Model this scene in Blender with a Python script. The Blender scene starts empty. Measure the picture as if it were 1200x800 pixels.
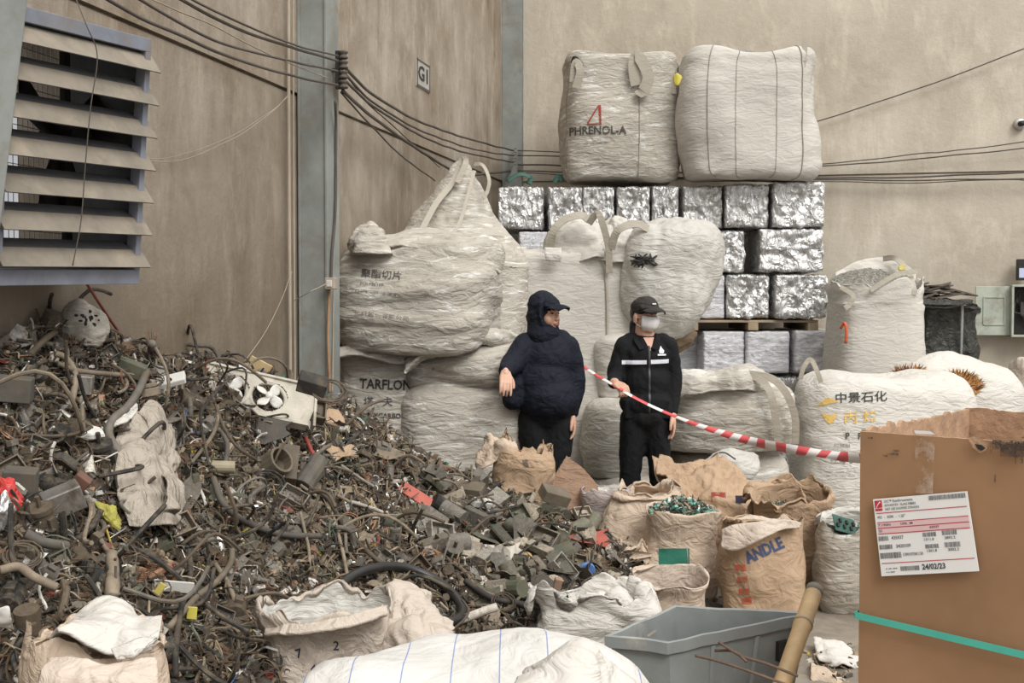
import bpy, bmesh, math, random
import numpy as np
from mathutils import Vector, Matrix, noise, Euler
from mathutils.bvhtree import BVHTree

# ------------------------------------------------------------------ camera, sky, light, exposure
SC = bpy.context.scene
COL = SC.collection
F = 1400.0
CAM_H = 1.65
PITCH = math.atan(50.0 / F)
cam_d = bpy.data.cameras.new('camera')
cam_d.sensor_width = 36.0
cam_d.lens = 36.0 * F / 1200.0
cam_d.clip_end = 200
cam = bpy.data.objects.new('camera', cam_d)
COL.objects.link(cam)
cam.location = (0, 0, CAM_H)
cam.rotation_euler = (math.pi / 2 - PITCH, 0, 0)
SC.camera = cam

SC.view_settings.view_transform = 'Standard'
SC.view_settings.look = 'None'
SC.view_settings.exposure = 0.06
SC.view_settings.gamma = 1.0
SC.view_settings.use_curve_mapping = False

world = bpy.data.worlds.new('world')
SC.world = world
world.use_nodes = True
wn = world.node_tree
wn.nodes.clear()
wo = wn.nodes.new('ShaderNodeOutputWorld')
wb = wn.nodes.new('ShaderNodeBackground')
wtc = wn.nodes.new('ShaderNodeTexCoord')
wdot = wn.nodes.new('ShaderNodeVectorMath'); wdot.operation = 'DOT_PRODUCT'
wdot.inputs[1].default_value = Vector((0.15, -0.20, 0.95)).normalized()
wrp = wn.nodes.new('ShaderNodeValToRGB')
wrp.color_ramp.elements[0].position = 0.52; wrp.color_ramp.elements[0].color = (0.26, 0.262, 0.27, 1)
wrp.color_ramp.elements[1].position = 1.0; wrp.color_ramp.elements[1].color = (1.0, 0.99, 0.96, 1)
wmr = wn.nodes.new('ShaderNodeMapRange')
wmr.inputs['From Min'].default_value = -1
wn.links.new(wtc.outputs['Generated'], wdot.inputs[0])
wn.links.new(wdot.outputs['Value'], wmr.inputs['Value'])
wn.links.new(wmr.outputs['Result'], wrp.inputs['Fac'])
wn.links.new(wrp.outputs['Color'], wb.inputs['Color'])
wb.inputs['Strength'].default_value = 1.75
wn.links.new(wb.outputs[0], wo.inputs['Surface'])

sun_d = bpy.data.lights.new('daylight', 'SUN')
sun_d.energy = 2.3
sun_d.angle = math.radians(28)
sun_d.color = (1.0, 0.985, 0.95)
sun = bpy.data.objects.new('daylight', sun_d)
COL.objects.link(sun)
sun.location = (4, -4, 9)
sun.rotation_euler = Vector((-0.34, 0.60, -0.72)).to_track_quat('-Z', 'Y').to_euler()

# ------------------------------------------------------------------ helpers
random.seed(7)
R = random.Random(11)
PI = math.pi
CP, SP = math.cos(PITCH), math.sin(PITCH)

def P(px, py, Y):
    """world point that stands at depth Y on the sight line of a photo pixel"""
    u = (px - 600.0) / F; v = (400.0 - py) / F
    d = Vector((u, CP + v * SP, -SP + v * CP))
    return Vector((0, 0, CAM_H)) + d * (Y / d.y)

def floorY(py):
    return CAM_H * F / (py - 350.0)

WA = math.radians(12.5)
CORNER = Vector((-0.09, 12.5, 0))
WL = Vector((math.sin(WA), math.cos(WA), 0))      # along the left wall, away from the camera
WB = Vector((math.cos(WA), -math.sin(WA), 0))     # along the back wall, to the right
NL = WB.copy()                                    # inner normal of the left wall
NB = -WL                                          # inner normal of the back wall

def onplane(px, py, p0, n):
    o = Vector((0, 0, CAM_H)); d = P(px, py, 5.0) - o
    t = (p0 - o).dot(n) / d.dot(n)
    return o + d * t
def wallL(px, py, off=0.0): return onplane(px, py, CORNER + NL * off, NL)
def wallB(px, py, off=0.0): return onplane(px, py, CORNER + NB * off, NB)

WLOC = {}
def tag(o, label=None, cat=None, group=None, kind=None):
    if label: o['label'] = label
    if cat: o['category'] = cat
    if group: o['group'] = group
    if kind: o['kind'] = kind
    return o

def thing(name, loc, label, cat, group=None, rotz=0.0):
    o = bpy.data.objects.new(name, None)
    o.empty_display_size = 0.1
    COL.objects.link(o)
    o.location = loc; o.rotation_euler = (0, 0, rotz)
    WLOC[o.name] = Vector(loc)
    return tag(o, label, cat, group)

def mk(name, V, Fc, mats, parent=None, smooth=True, mi=None, local=False):
    """link ONE mesh object; V in world coordinates unless local"""
    me = bpy.data.meshes.new(name)
    if isinstance(V, np.ndarray): V = V.tolist()
    V = [tuple(v) for v in V]
    if not isinstance(mats, (list, tuple)): mats = [mats]
    org = Vector((0, 0, 0))
    if not local:
        if parent is not None:
            org = WLOC[parent.name]
        else:
            a = np.array(V); org = Vector(((a[:, 0].min() + a[:, 0].max()) / 2, (a[:, 1].min() + a[:, 1].max()) / 2, a[:, 2].min()))
        V = [(v[0] - org.x, v[1] - org.y, v[2] - org.z) for v in V]
    me.from_pydata(V, [], Fc)
    for m in mats: me.materials.append(m)
    if mi is not None: me.polygons.foreach_set('material_index', mi)
    if smooth: me.polygons.foreach_set('use_smooth', [True] * len(me.polygons))
    me.update()
    o = bpy.data.objects.new(name, me)
    COL.objects.link(o)
    if parent is not None:
        o.parent = parent
        WLOC[o.name] = org.copy()
    elif not local:
        o.location = org
        WLOC[o.name] = org.copy()
    else:
        WLOC[o.name] = Vector((0, 0, 0))
    return o

class MB:
    """collects shapes in world coordinates; build() links them as one mesh"""
    def __init__(s): s.V = []; s.F = []; s.mi = []
    def add(s, V, Fc, m=0):
        b = len(s.V); s.V += [tuple(v) for v in V]; s.F += [tuple(i + b for i in f) for f in Fc]; s.mi += [m] * len(Fc)
        return s
    def box(s, c, size, mat=None, m=0):
        x, y, z = size[0] / 2, size[1] / 2, size[2] / 2
        c = Vector(c); M = mat if mat is not None else Matrix.Identity(3)
        vs = [c + M @ Vector(p) for p in [(-x, -y, -z), (x, -y, -z), (x, y, -z), (-x, y, -z), (-x, -y, z), (x, -y, z), (x, y, z), (-x, y, z)]]
        return s.add(vs, [(0, 3, 2, 1), (4, 5, 6, 7), (0, 1, 5, 4), (1, 2, 6, 5), (2, 3, 7, 6), (3, 0, 4, 7)], m)
    def tube(s, pts, r, seg=8, m=0, cap=True):
        V, Fc = tube_geo(pts, r, seg, cap); return s.add(V, Fc, m)
    def build(s, name, mats, parent=None, smooth=False, bevel=0.0, local=False):
        o = mk(name, s.V, s.F, mats, parent, smooth, s.mi, local)
        if bevel:
            b = o.modifiers.new('bevel', 'BEVEL'); b.width = bevel; b.segments = 2; b.limit_method = 'ANGLE'
        return o

def catmull(pts, n):
    pts = [Vector(p) for p in pts]
    if len(pts) < 3:
        return [pts[0].lerp(pts[-1], i / (n - 1)) for i in range(n)]
    out = []
    m = len(pts) - 1
    for i in range(n):
        t = i / (n - 1) * m; k = min(int(t), m - 1); u = t - k
        p1, p2 = pts[k], pts[k + 1]
        p0 = pts[k - 1] if k > 0 else p1 * 2 - p2
        p3 = pts[k + 2] if k + 2 <= m else p2 * 2 - p1
        out.append(0.5 * ((2 * p1) + (p2 - p0) * u + (2 * p0 - 5 * p1 + 4 * p2 - p3) * u * u + (3 * p1 - p0 - 3 * p2 + p3) * u ** 3))
    return out

def tube_geo(pts, r, seg=8, cap=True, flat=1.0):
    pts = [Vector(p) for p in pts]; n = len(pts)
    rs = r if isinstance(r, (list, tuple)) else [r] * n
    V = []; Fc = []
    up = None
    for i, p in enumerate(pts):
        t = (pts[min(i + 1, n - 1)] - pts[max(i - 1, 0)])
        if t.length < 1e-9: t = Vector((0, 0, 1))
        t.normalize()
        if up is None:
            up = t.orthogonal().normalized()
        up = (up - t * up.dot(t))
        if up.length < 1e-6: up = t.orthogonal()
        up.normalize(); sd = t.cross(up)
        for k in range(seg):
            a = 2 * PI * k / seg
            V.append(p + (up * math.cos(a) + sd * math.sin(a) * flat) * rs[i])
    for i in range(n - 1):
        for k in range(seg):
            k2 = (k + 1) % seg
            Fc.append((i * seg + k, i * seg + k2, (i + 1) * seg + k2, (i + 1) * seg + k))
    if cap:
        Fc.append(tuple(range(seg - 1, -1, -1))); Fc.append(tuple((n - 1) * seg + k for k in range(seg)))
    return V, Fc

def ribbon_geo(pts, nrm, width, th=0.004, n=None):
    """flat band through pts; nrm one vector or one per point"""
    if n: 
        if isinstance(nrm, list): nrm = catmull(nrm, n)
        pts = catmull(pts, n)
    pts = [Vector(p) for p in pts]; V = []; Fc = []; m = len(pts)
    for i, p in enumerate(pts):
        t = (pts[min(i + 1, m - 1)] - pts[max(i - 1, 0)]).normalized()
        nn = Vector(nrm[i] if isinstance(nrm, list) else nrm).normalized()
        sd = t.cross(nn)
        if sd.length < 1e-5: sd = Vector((1, 0, 0))
        sd.normalize(); nn = sd.cross(t)
        w = width[i] if isinstance(width, (list, tuple)) else width
        for a, b in ((-1, -1), (1, -1), (1, 1), (-1, 1)):
            V.append(p + sd * a * w / 2 + nn * b * th / 2)
    for i in range(m - 1):
        for k in range(4):
            k2 = (k + 1) % 4
            Fc.append((i * 4 + k, i * 4 + k2, (i + 1) * 4 + k2, (i + 1) * 4 + k))
    Fc.append((3, 2, 1, 0)); Fc.append(tuple((m - 1) * 4 + k for k in range(4)))
    return V, Fc

def billow(v, oct=3, lac=2.1):
    a = 1.0; s = 0.0; t = 0.0
    for _ in range(oct):
        q = noise.noise(v); s += a * (math.sqrt(q * q + .004) - .03); t += a
        v = v * lac + Vector((3.7, 1.3, 8.1)); a *= 0.5
    return s / t * 2 - 0.5

def grid_normals(G, wrap):
    du = np.roll(G, -1, 1) - np.roll(G, 1, 1)
    if not wrap:
        du[:, 0] = G[:, 1] - G[:, 0]; du[:, -1] = G[:, -1] - G[:, -2]
    dv = np.empty_like(G)
    dv[1:-1] = G[2:] - G[:-2]; dv[0] = G[1] - G[0]; dv[-1] = G[-1] - G[-2]
    n = np.cross(du, dv)
    l = np.linalg.norm(n, axis=2, keepdims=True); l[l < 1e-9] = 1
    return n / l

def crinkle(G, N, seed, big=(0.03, 2.0), fold=(0.012, 3.0, 10.0), fine=(0.004, 14.0), sgn=None, horiz=True):
    """big dents, anisotropic folds, fine creases along N; returns displaced grid"""
    so = Vector((seed * 13.7, seed * 7.1, seed * 3.3))
    out = G.copy()
    for i in range(G.shape[0]):
        s = 1.0 if sgn is None else sgn[i]
        for j in range(G.shape[1]):
            p = Vector(G[i, j])
            d = big[0] * noise.noise(p * big[1] + so) * 1.6
            w = noise.noise_vector(p * 2.3 + so) * 0.12
            q = p + w
            if horiz: q2 = Vector((q.x * fold[1], q.y * fold[1], q.z * fold[2]))
            else: q2 = Vector((q.x * fold[2], q.y * fold[2], q.z * fold[1]))
            d += fold[0] * (billow(q2 + so, 2) * 1.1 + .55 * noise.noise(q2 * .55 - so))
            d += fine[0] * billow(p * fine[1] + so, 2) * 1.6
            out[i, j] += N[i, j] * d * s
    return out

def grid_faces(nr, m, wrap):
    Fc = []
    for i in range(nr - 1):
        for j in range(m if wrap else m - 1):
            j2 = (j + 1) % m
            Fc.append((i * m + j, i * m + j2, (i + 1) * m + j2, (i + 1) * m + j))
    return Fc

def loft(name, rings, nr, m, mats, parent=None, rim=None, seed=1, rot=None, org=(0, 0, 0),
         big=(0.03, 2.0), fold=(0.012, 3.0, 10.0), fine=(0.004, 14.0), horiz=True, rimwave=0.0, phase=0.0, mifunc=None, lift=0.0):
    """rings: (z, rx, ry, n, ox, oy). rim: index of ring (float) at which the wall turns inside."""
    ctl = [Vector((r[0], r[1], r[2])) for r in rings]
    aux = [Vector((r[3] if len(r) > 3 else 2.6, r[4] if len(r) > 4 else 0, r[5] if len(r) > 5 else 0)) for r in rings]
    A = catmull(ctl, nr); B = catmull(aux, nr)
    G = np.zeros((nr, m, 3))
    K = len(rings) - 1
    sg = []
    for i in range(nr):
        z, rx, ry = A[i]; n, ox, oy = B[i]
        rx = max(rx, 0.003); ry = max(ry, 0.003); n = max(n, 1.6)
        ti = i / (nr - 1) * K
        sg.append(1.0 if rim is None or ti <= rim else -1.0)
        wv = 0.0
        if rim is not None:
            wv = math.exp(-((ti - rim) / 0.9) ** 2)
        for j in range(m):
            a = 2 * PI * j / m + phase
            c, s = math.cos(a), math.sin(a)
            e = 2.0 / n
            x = rx * math.copysign(abs(c) ** e, c); y = ry * math.copysign(abs(s) ** e, s)
            zz = z
            if rimwave and rim is not None:
                zz += rimwave * wv * (noise.noise(Vector((c * 1.7 + seed, s * 1.7, seed * 2.1))) * 1.6 + 0.45 * noise.noise(Vector((c * 5 + seed, s * 5, seed))))
                k = 1 + 0.25 * wv * rimwave / max(rx, .05) * noise.noise(Vector((c * 2.5, s * 2.5 + seed, 3.3)))
                x *= k; y *= k
            if lift:
                tp = max(0.0, min(1.0, (i / nr - .55) / .25)); zz += lift * tp * (abs(x) / rings[3][1] * abs(y) / rings[3][2]) ** 1.3
            G[i, j] = (x + ox, y + oy, zz)
    N = grid_normals(G, True)
    # make the normals point outward on the outer wall
    mid = nr // 4
    cen = G[mid].mean(axis=0)
    if ((G[mid] - cen) * N[mid]).sum() < 0: N = -N
    G = crinkle(G, N, seed, big, fold, fine, sg)
    org = Vector(org)
    M = rot.to_3x3() if rot is not None else Matrix.Identity(3)
    W = G.reshape(-1, 3) @ np.array(M).T + np.array(org)
    Gw = W.reshape(nr, m, 3)
    Nw = (N.reshape(-1, 3) @ np.array(M).T).reshape(nr, m, 3)
    Fc = grid_faces(nr, m, True)
    V = W.tolist()
    b = len(V)
    V.append(Gw[0].mean(axis=0).tolist()); V.append(Gw[-1].mean(axis=0).tolist())
    for j in range(m):
        j2 = (j + 1) % m
        Fc.append((b, j2, j)); Fc.append((b + 1, (nr - 1) * m + j, (nr - 1) * m + j2))
    mi = None
    if mifunc: mi = [mifunc(min(f) // m / (nr - 1) * K) if k < (nr - 1) * m else (mifunc(K) if k % 2 else 0) for k, f in enumerate(Fc)]
    o = mk(name, V, Fc, mats, parent, True, mi)
    bvh = BVHTree.FromPolygons([Vector(v) for v in V], Fc)
    return dict(o=o, G=Gw, N=Nw, bvh=bvh, nr=nr, m=m)

def sheet(name, rows, nu, nv, mats, parent=None, th=0.006, seed=1, big=(0.02, 3.0), fold=(0.012, 4.0, 8.0), fine=(0.005, 15.0), horiz=True):
    """rows: list of rows of world control points -> crumpled sheet with thickness"""
    cr = [catmull(r, nu) for r in rows]
    G = np.zeros((nv, nu, 3))
    for j in range(nu):
        col = catmull([cr[k][j] for k in range(len(cr))], nv)
        for i in range(nv): G[i, j] = col[i]
    N = grid_normals(G, False)
    G = crinkle(G, N, seed, big, fold, fine, None, horiz)
    N = grid_normals(G, False)
    A = (G + N * th / 2).reshape(-1, 3); B = (G - N * th / 2).reshape(-1, 3)
    n = nu * nv
    Fc = grid_faces(nv, nu, False)
    F2 = [tuple(reversed([i + n for i in f])) for f in Fc]
    rimi = [j for j in range(nu)] + [i * nu + nu - 1 for i in range(1, nv)] + [(nv - 1) * nu + j for j in range(nu - 2, -1, -1)] + [i * nu for i in range(nv - 2, 0, -1)]
    R_ = []
    for k in range(len(rimi)):
        a, b = rimi[k], rimi[(k + 1) % len(rimi)]
        R_.append((b, a, a + n, b + n))
    V = np.vstack([A, B])
    o = mk(name, V, Fc + F2 + R_, mats, parent, True)
    bvh = BVHTree.FromPolygons([Vector(v) for v in A], Fc)
    return dict(o=o, G=G, N=N, bvh=bvh)

_tc = {}
def text_geo(s, size=1.0, font=None, bold=0.0, maxedge=0.12):
    key = (s, bold)
    if key not in _tc:
        cu = bpy.data.curves.new('txt', 'FONT'); cu.body = s; cu.size = 1.0; cu.align_x = 'CENTER'; cu.align_y = 'CENTER'
        cu.offset = bold; cu.resolution_u = 2
        o = bpy.data.objects.new('txt', cu); COL.objects.link(o)
        dg = bpy.context.evaluated_depsgraph_get(); dg.update()
        me = bpy.data.meshes.new_from_object(o.evaluated_get(dg))
        bpy.data.objects.remove(o); bpy.data.curves.remove(cu)
        bm = bmesh.new(); bm.from_mesh(me)
        bmesh.ops.triangulate(bm, faces=bm.faces)
        for _ in range(4):
            es = [e for e in bm.edges if e.calc_length() > maxedge]
            if not es: break
            bmesh.ops.subdivide_edges(bm, edges=es, cuts=1)
            bmesh.ops.triangulate(bm, faces=bm.faces)
        V = [v.co.copy() for v in bm.verts]; bm.verts.index_update()
        Fc = [tuple(v.index for v in f.verts) for f in bm.faces]
        bm.free(); bpy.data.meshes.remove(me)
        _tc[key] = (V, Fc)
    V, Fc = _tc[key]
    return [v * size for v in V], Fc

def rect_geo(w, h, nx=10, ny=6, cx=0, cy=0):
    V = [Vector((cx + w * (i / nx - .5), cy + h * (j / ny - .5), 0)) for j in range(ny + 1) for i in range(nx + 1)]
    return V, grid_faces(ny + 1, nx + 1, False)

def poly_geo(pts):
    V = [Vector((p[0], p[1], 0)) for p in pts]
    bm = bmesh.new(); vs = [bm.verts.new(v) for v in V]; bm.faces.new(vs)
    bmesh.ops.triangulate(bm, faces=bm.faces)
    for _ in range(3):
        es = [e for e in bm.edges if e.calc_length() > 0.06]
        if not es: break
        bmesh.ops.subdivide_edges(bm, edges=es, cuts=1); bmesh.ops.triangulate(bm, faces=bm.faces)
    bm.verts.index_update()
    out = [v.co.copy() for v in bm.verts], [tuple(v.index for v in f.verts) for f in bm.faces]
    bm.free(); return out

def stamp(mb, geo, bvh, org, xd, nd, m=0, off=0.004, rot=0.0, sx=1.0, sy=1.0):
    """lay flat print onto a surface: origin org, x axis xd, facing nd"""
    V, Fc = geo
    nd = Vector(nd).normalized(); xd = Vector(xd); xd = (xd - nd * xd.dot(nd)).normalized(); yd = nd.cross(xd)
    if yd.z < 0 and abs(rot) < 1e-6: yd = -yd
    c, s = math.cos(rot), math.sin(rot); xd, yd = xd * c + yd * s, yd * c - xd * s
    W = []; ok = []
    for v in V:
        p = Vector(org) + xd * v.x * sx + yd * v.y * sy
        h = bvh.ray_cast(p + nd * 1.2, -nd, 2.6) if bvh is not None else (p, None, None, None)
        if h[0] is None: W.append(p); ok.append(False)
        else: W.append(h[0] + nd * off); ok.append(True)
    Fk = [f for f in Fc if all(ok[i] for i in f)]
    mb.add(W, Fk, m)
    return mb
# ------------------------------------------------------------------ materials
def nodes_of(name):
    m = bpy.data.materials.new(name); m.use_nodes = True
    nt = m.node_tree; nt.nodes.clear()
    out = nt.nodes.new('ShaderNodeOutputMaterial'); b = nt.nodes.new('ShaderNodeBsdfPrincipled')
    nt.links.new(b.outputs[0], out.inputs['Surface'])
    return m, nt, b, out
def N_(nt, t, **k):
    n = nt.nodes.new(t)
    for a, v in k.items(): setattr(n, a, v)
    return n
def coords(nt, sc=(1, 1, 1), kind='Object'):
    tc = N_(nt, 'ShaderNodeTexCoord'); mp = N_(nt, 'ShaderNodeMapping'); mp.inputs['Scale'].default_value = sc
    nt.links.new(tc.outputs[kind], mp.inputs['Vector']); return mp.outputs[0]
def noisen(nt, vec, scale, detail=5, rough=0.6, dist=0.0):
    n = N_(nt, 'ShaderNodeTexNoise'); n.inputs['Scale'].default_value = scale; n.inputs['Detail'].default_value = detail
    n.inputs['Roughness'].default_value = rough; n.inputs['Distortion'].default_value = dist
    nt.links.new(vec, n.inputs['Vector']); return n.outputs['Fac']
def ramp(nt, fac, stops):
    r = N_(nt, 'ShaderNodeValToRGB'); e = r.color_ramp.elements
    while len(e) < len(stops): e.new(0.5)
    for k, (p, c) in enumerate(stops):
        e[k].position = p; e[k].color = (c, c, c, 1) if isinstance(c, (int, float)) else (*c, 1)
    nt.links.new(fac, r.inputs[0]); return r.outputs[0]
def mixc(nt, fac, a, b, mode='MIX'):
    x = N_(nt, 'ShaderNodeMix', data_type='RGBA', blend_type=mode)
    for s, v in ((x.inputs[0], fac), (x.inputs[6], a), (x.inputs[7], b)):
        if isinstance(v, (int, float)): s.default_value = v
        elif isinstance(v, tuple): s.default_value = (*v, 1)
        else: nt.links.new(v, s)
    return x.outputs[2]
def bump(nt, h, strength=0.5, dist=0.02, prev=None):
    b = N_(nt, 'ShaderNodeBump'); b.inputs['Strength'].default_value = strength; b.inputs['Distance'].default_value = dist
    nt.links.new(h, b.inputs['Height'])
    if prev is not None: nt.links.new(prev, b.inputs['Normal'])
    return b.outputs[0]

def fabric(name, base, dirt, amount=0.5, rough=0.75, folds=(3, 3, 9), wr=0.5, weave=True, spots=0.0, spotcol=(0.1, 0.07, 0.05), stripe=None, trans=0.0, dscale=2.5, crease=0.0):
    m, nt, b, out = nodes_of(name)
    v = coords(nt)
    n1 = noisen(nt, v, dscale, 7, 0.65, 0.4)
    n2 = noisen(nt, coords(nt, (1, 1, 3.5)), dscale * 3.2, 6, 0.7, 0.6)
    mul = N_(nt, 'ShaderNodeMath', operation='ADD'); nt.links.new(n1, mul.inputs[0]); nt.links.new(n2, mul.inputs[1])
    lo = 1.25 - amount * 0.55
    f = ramp(nt, mul.outputs[0], [(max(0.0, (lo - 0.22) / 2), 0.0), (min(1.0, (lo + 0.22) / 2), 1.0)])
    fm = N_(nt, 'ShaderNodeMath', operation='MULTIPLY'); nt.links.new(f, fm.inputs[0]); fm.inputs[1].default_value = 0.85
    c = mixc(nt, fm.outputs[0], base, dirt)
    if crease > 0:
        cn = noisen(nt, coords(nt, (1, 1, 6.5)), 2.6, 8, 0.72, 1.1)
        c = mixc(nt, ramp(nt, cn, [(0.50, 0.0), (0.66, crease)]), c, tuple(x * 0.62 for x in dirt))
        cl = noisen(nt, coords(nt, (1.3, 1.3, 8)), 3.1, 6, 0.7, 0.8)
        c = mixc(nt, ramp(nt, cl, [(0.54, 0.0), (0.66, crease)]), c, tuple(min(.82, x * 1.15) for x in base))
    if spots > 0:
        sp = ramp(nt, noisen(nt, v, 9, 8, 0.75, 0.8), [(0.68 - spots * 0.2, 0.0), (0.76 - spots * 0.2, 1.0)])
        c = mixc(nt, sp, c, spotcol)
    nt.links.new(c, b.inputs['Base Color'])
    b.inputs['Roughness'].default_value = rough
    b.inputs['Specular IOR Level'].default_value = 0.3
    w = noisen(nt, coords(nt, folds), 2.4, 4, 0.55, 1.2)
    bn = bump(nt, w, wr, 0.05)
    w2 = noisen(nt, v, 26, 4, 0.6, 0.8)
    bn = bump(nt, w2, wr * 0.5, 0.008, bn)
    nt.links.new(bn, b.inputs['Normal'])
    if trans: b.inputs['Transmission Weight'].default_value = 0.0
    return m

def plain(name, col, rough=0.6, metal=0.0, vary=0.25, bmp=0.25, scale=12, dust=0.0, dustcol=(0.24, 0.21, 0.17), rnd=False):
    m, nt, b, out = nodes_of(name)
    v = coords(nt)
    n = noisen(nt, v, scale, 5, 0.6, 0.2)
    dk = tuple(c * (1 - vary) for c in col); lt = tuple(min(1, c * (1 + vary)) for c in col)
    c = ramp(nt, n, [(0.3, dk), (0.7, lt)])
    if rnd:
        oi = N_(nt, 'ShaderNodeObjectInfo'); mr = N_(nt, 'ShaderNodeMapRange'); mr.inputs['To Min'].default_value = 0.6; mr.inputs['To Max'].default_value = 1.4
        nt.links.new(oi.outputs['Random'], mr.inputs['Value'])
        hs = N_(nt, 'ShaderNodeHueSaturation'); nt.links.new(mr.outputs[0], hs.inputs['Value']); nt.links.new(c, hs.inputs['Color']); c = hs.outputs[0]
    if dust:
        d = ramp(nt, noisen(nt, v, scale * 0.6, 7, 0.7, 0.5), [(0.62 - dust * 0.35, 0.0), (0.80 - dust * 0.35, 1.0)])
        c = mixc(nt, d, c, dustcol)
    nt.links.new(c, b.inputs['Base Color'])
    b.inputs['Roughness'].default_value = rough; b.inputs['Metallic'].default_value = metal
    if bmp: nt.links.new(bump(nt, noisen(nt, v, scale * 2.5, 4, 0.6), bmp, 0.01), b.inputs['Normal'])
    return m

def printm(name, col, fade=0.35, scale=30):
    m, nt, b, out = nodes_of(name)
    b.inputs['Base Color'].default_value = (*col, 1); b.inputs['Roughness'].default_value = 0.8
    tr = N_(nt, 'ShaderNodeBsdfTransparent'); mx = N_(nt, 'ShaderNodeMixShader')
    f = ramp(nt, noisen(nt, coords(nt), scale, 5, 0.7), [(fade - 0.1, 0.0), (fade + 0.15, 1.0)])
    nt.links.new(f, mx.inputs[0]); nt.links.new(tr.outputs[0], mx.inputs[1]); nt.links.new(b.outputs[0], mx.inputs[2])
    nt.links.new(mx.outputs[0], out.inputs['Surface'])
    return m

def concrete(name, top, low, streak, sc=1.0, band=None):
    m, nt, b, out = nodes_of(name)
    v = coords(nt)
    big = noisen(nt, v, 0.9 * sc, 8, 0.62, 0.3)
    c = ramp(nt, big, [(0.32, low), (0.66, top)])
    msk = ramp(nt, noisen(nt, v, 0.7 * sc, 4, 0.6, 0.5), [(0.38, 0.15), (0.62, 1.0)])
    st = noisen(nt, coords(nt, (3.2, 3.2, 0.42)), 1.3 * sc, 9, 0.72, 0.5)
    f1 = N_(nt, 'ShaderNodeMath', operation='MULTIPLY'); nt.links.new(ramp(nt, st, [(0.44, 0.0), (0.70, 0.75)]), f1.inputs[0]); nt.links.new(msk, f1.inputs[1])
    c = mixc(nt, f1.outputs[0], c, streak)
    st2 = noisen(nt, coords(nt, (2.4, 2.4, 0.9)), 2.1 * sc, 10, 0.75, 0.4)
    lt = tuple(min(1, x * 1.3) for x in top)
    c = mixc(nt, ramp(nt, st2, [(0.50, 0.0), (0.74, 0.6)]), c, lt)
    st3 = noisen(nt, v, 3.1 * sc, 8, 0.7, 0.6)
    c = mixc(nt, ramp(nt, st3, [(0.54, 0.0), (0.72, 0.45)]), c, tuple(x * 0.8 for x in low))
    # dark specks and scabs
    sp = ramp(nt, noisen(nt, v, 14, 6, 0.75, 0.5), [(0.70, 0.0), (0.80, 0.8)])
    c = mixc(nt, sp, c, tuple(x * 0.4 for x in low))
    # colour darkens downwards: shadow band painted on the back wall, browner on the left
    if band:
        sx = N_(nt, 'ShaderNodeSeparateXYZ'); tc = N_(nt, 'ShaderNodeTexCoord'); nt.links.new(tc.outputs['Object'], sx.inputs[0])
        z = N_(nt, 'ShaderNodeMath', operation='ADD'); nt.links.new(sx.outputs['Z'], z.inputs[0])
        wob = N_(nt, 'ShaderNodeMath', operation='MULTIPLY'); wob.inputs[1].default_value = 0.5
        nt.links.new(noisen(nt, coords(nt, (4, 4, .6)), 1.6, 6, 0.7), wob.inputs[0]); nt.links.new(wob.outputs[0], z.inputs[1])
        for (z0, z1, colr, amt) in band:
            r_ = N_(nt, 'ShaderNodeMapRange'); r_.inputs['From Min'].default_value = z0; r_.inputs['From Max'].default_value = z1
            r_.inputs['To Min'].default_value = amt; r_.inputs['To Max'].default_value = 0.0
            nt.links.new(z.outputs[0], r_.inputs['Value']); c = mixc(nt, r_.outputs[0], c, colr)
    nt.links.new(c, b.inputs['Base Color'])
    b.inputs['Roughness'].default_value = 0.88; b.inputs['Specular IOR Level'].default_value = 0.25
    bn = bump(nt, noisen(nt, v, 6, 8, 0.7), 0.35, 0.03)
    bn = bump(nt, noisen(nt, v, 45, 5, 0.7), 0.25, 0.006, bn)
    nt.links.new(bn, b.inputs['Normal'])
    return m

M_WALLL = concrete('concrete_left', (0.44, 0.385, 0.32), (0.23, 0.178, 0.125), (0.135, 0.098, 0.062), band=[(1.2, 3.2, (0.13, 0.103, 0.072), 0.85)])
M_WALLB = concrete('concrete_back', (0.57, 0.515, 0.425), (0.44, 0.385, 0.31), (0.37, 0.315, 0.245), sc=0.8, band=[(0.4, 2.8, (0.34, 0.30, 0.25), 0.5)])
M_FLOOR = concrete('concrete_floor', (0.30, 0.26, 0.21), (0.17, 0.145, 0.115), (0.12, 0.10, 0.08))
M_STEEL = plain('painted_steel', (0.24, 0.255, 0.24), 0.55, 0.0, 0.18, 0.2, 5, 0.35, (0.20, 0.175, 0.14))
M_STEELB = plain('blue_grey_paint', (0.21, 0.225, 0.27), 0.5, 0.1, 0.2, 0.1, 9, 0.3, (0.22, 0.19, 0.16))
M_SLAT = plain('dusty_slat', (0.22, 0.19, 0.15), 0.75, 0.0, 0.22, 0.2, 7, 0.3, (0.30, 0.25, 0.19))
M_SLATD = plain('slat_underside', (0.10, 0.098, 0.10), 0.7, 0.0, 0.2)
M_DARK = plain('dark_metal', (0.03, 0.028, 0.026), 0.6, 0.3, 0.3)
M_WIRE = plain('galvanised_wire', (0.45, 0.43, 0.40), 0.45, 0.7, 0.1, 0)
M_CABLE = plain('dusty_cable', (0.085, 0.07, 0.058), 0.7, 0.0, 0.3, 0, 4)
M_CABLEL = plain('pale_cable', (0.36, 0.30, 0.23), 0.7, 0.0, 0.2, 0, 4)
M_REDC = plain('red_cable', (0.22, 0.06, 0.045), 0.6, 0.0, 0.2, 0, 4)
M_BLACK = plain('black_rubber', (0.022, 0.021, 0.02), 0.42, 0.0, 0.3, 0.15, 10)
M_WHITEPL = plain('white_plastic', (0.62, 0.60, 0.56), 0.5, 0.0, 0.1, 0.1, 10, 0.25)
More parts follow.
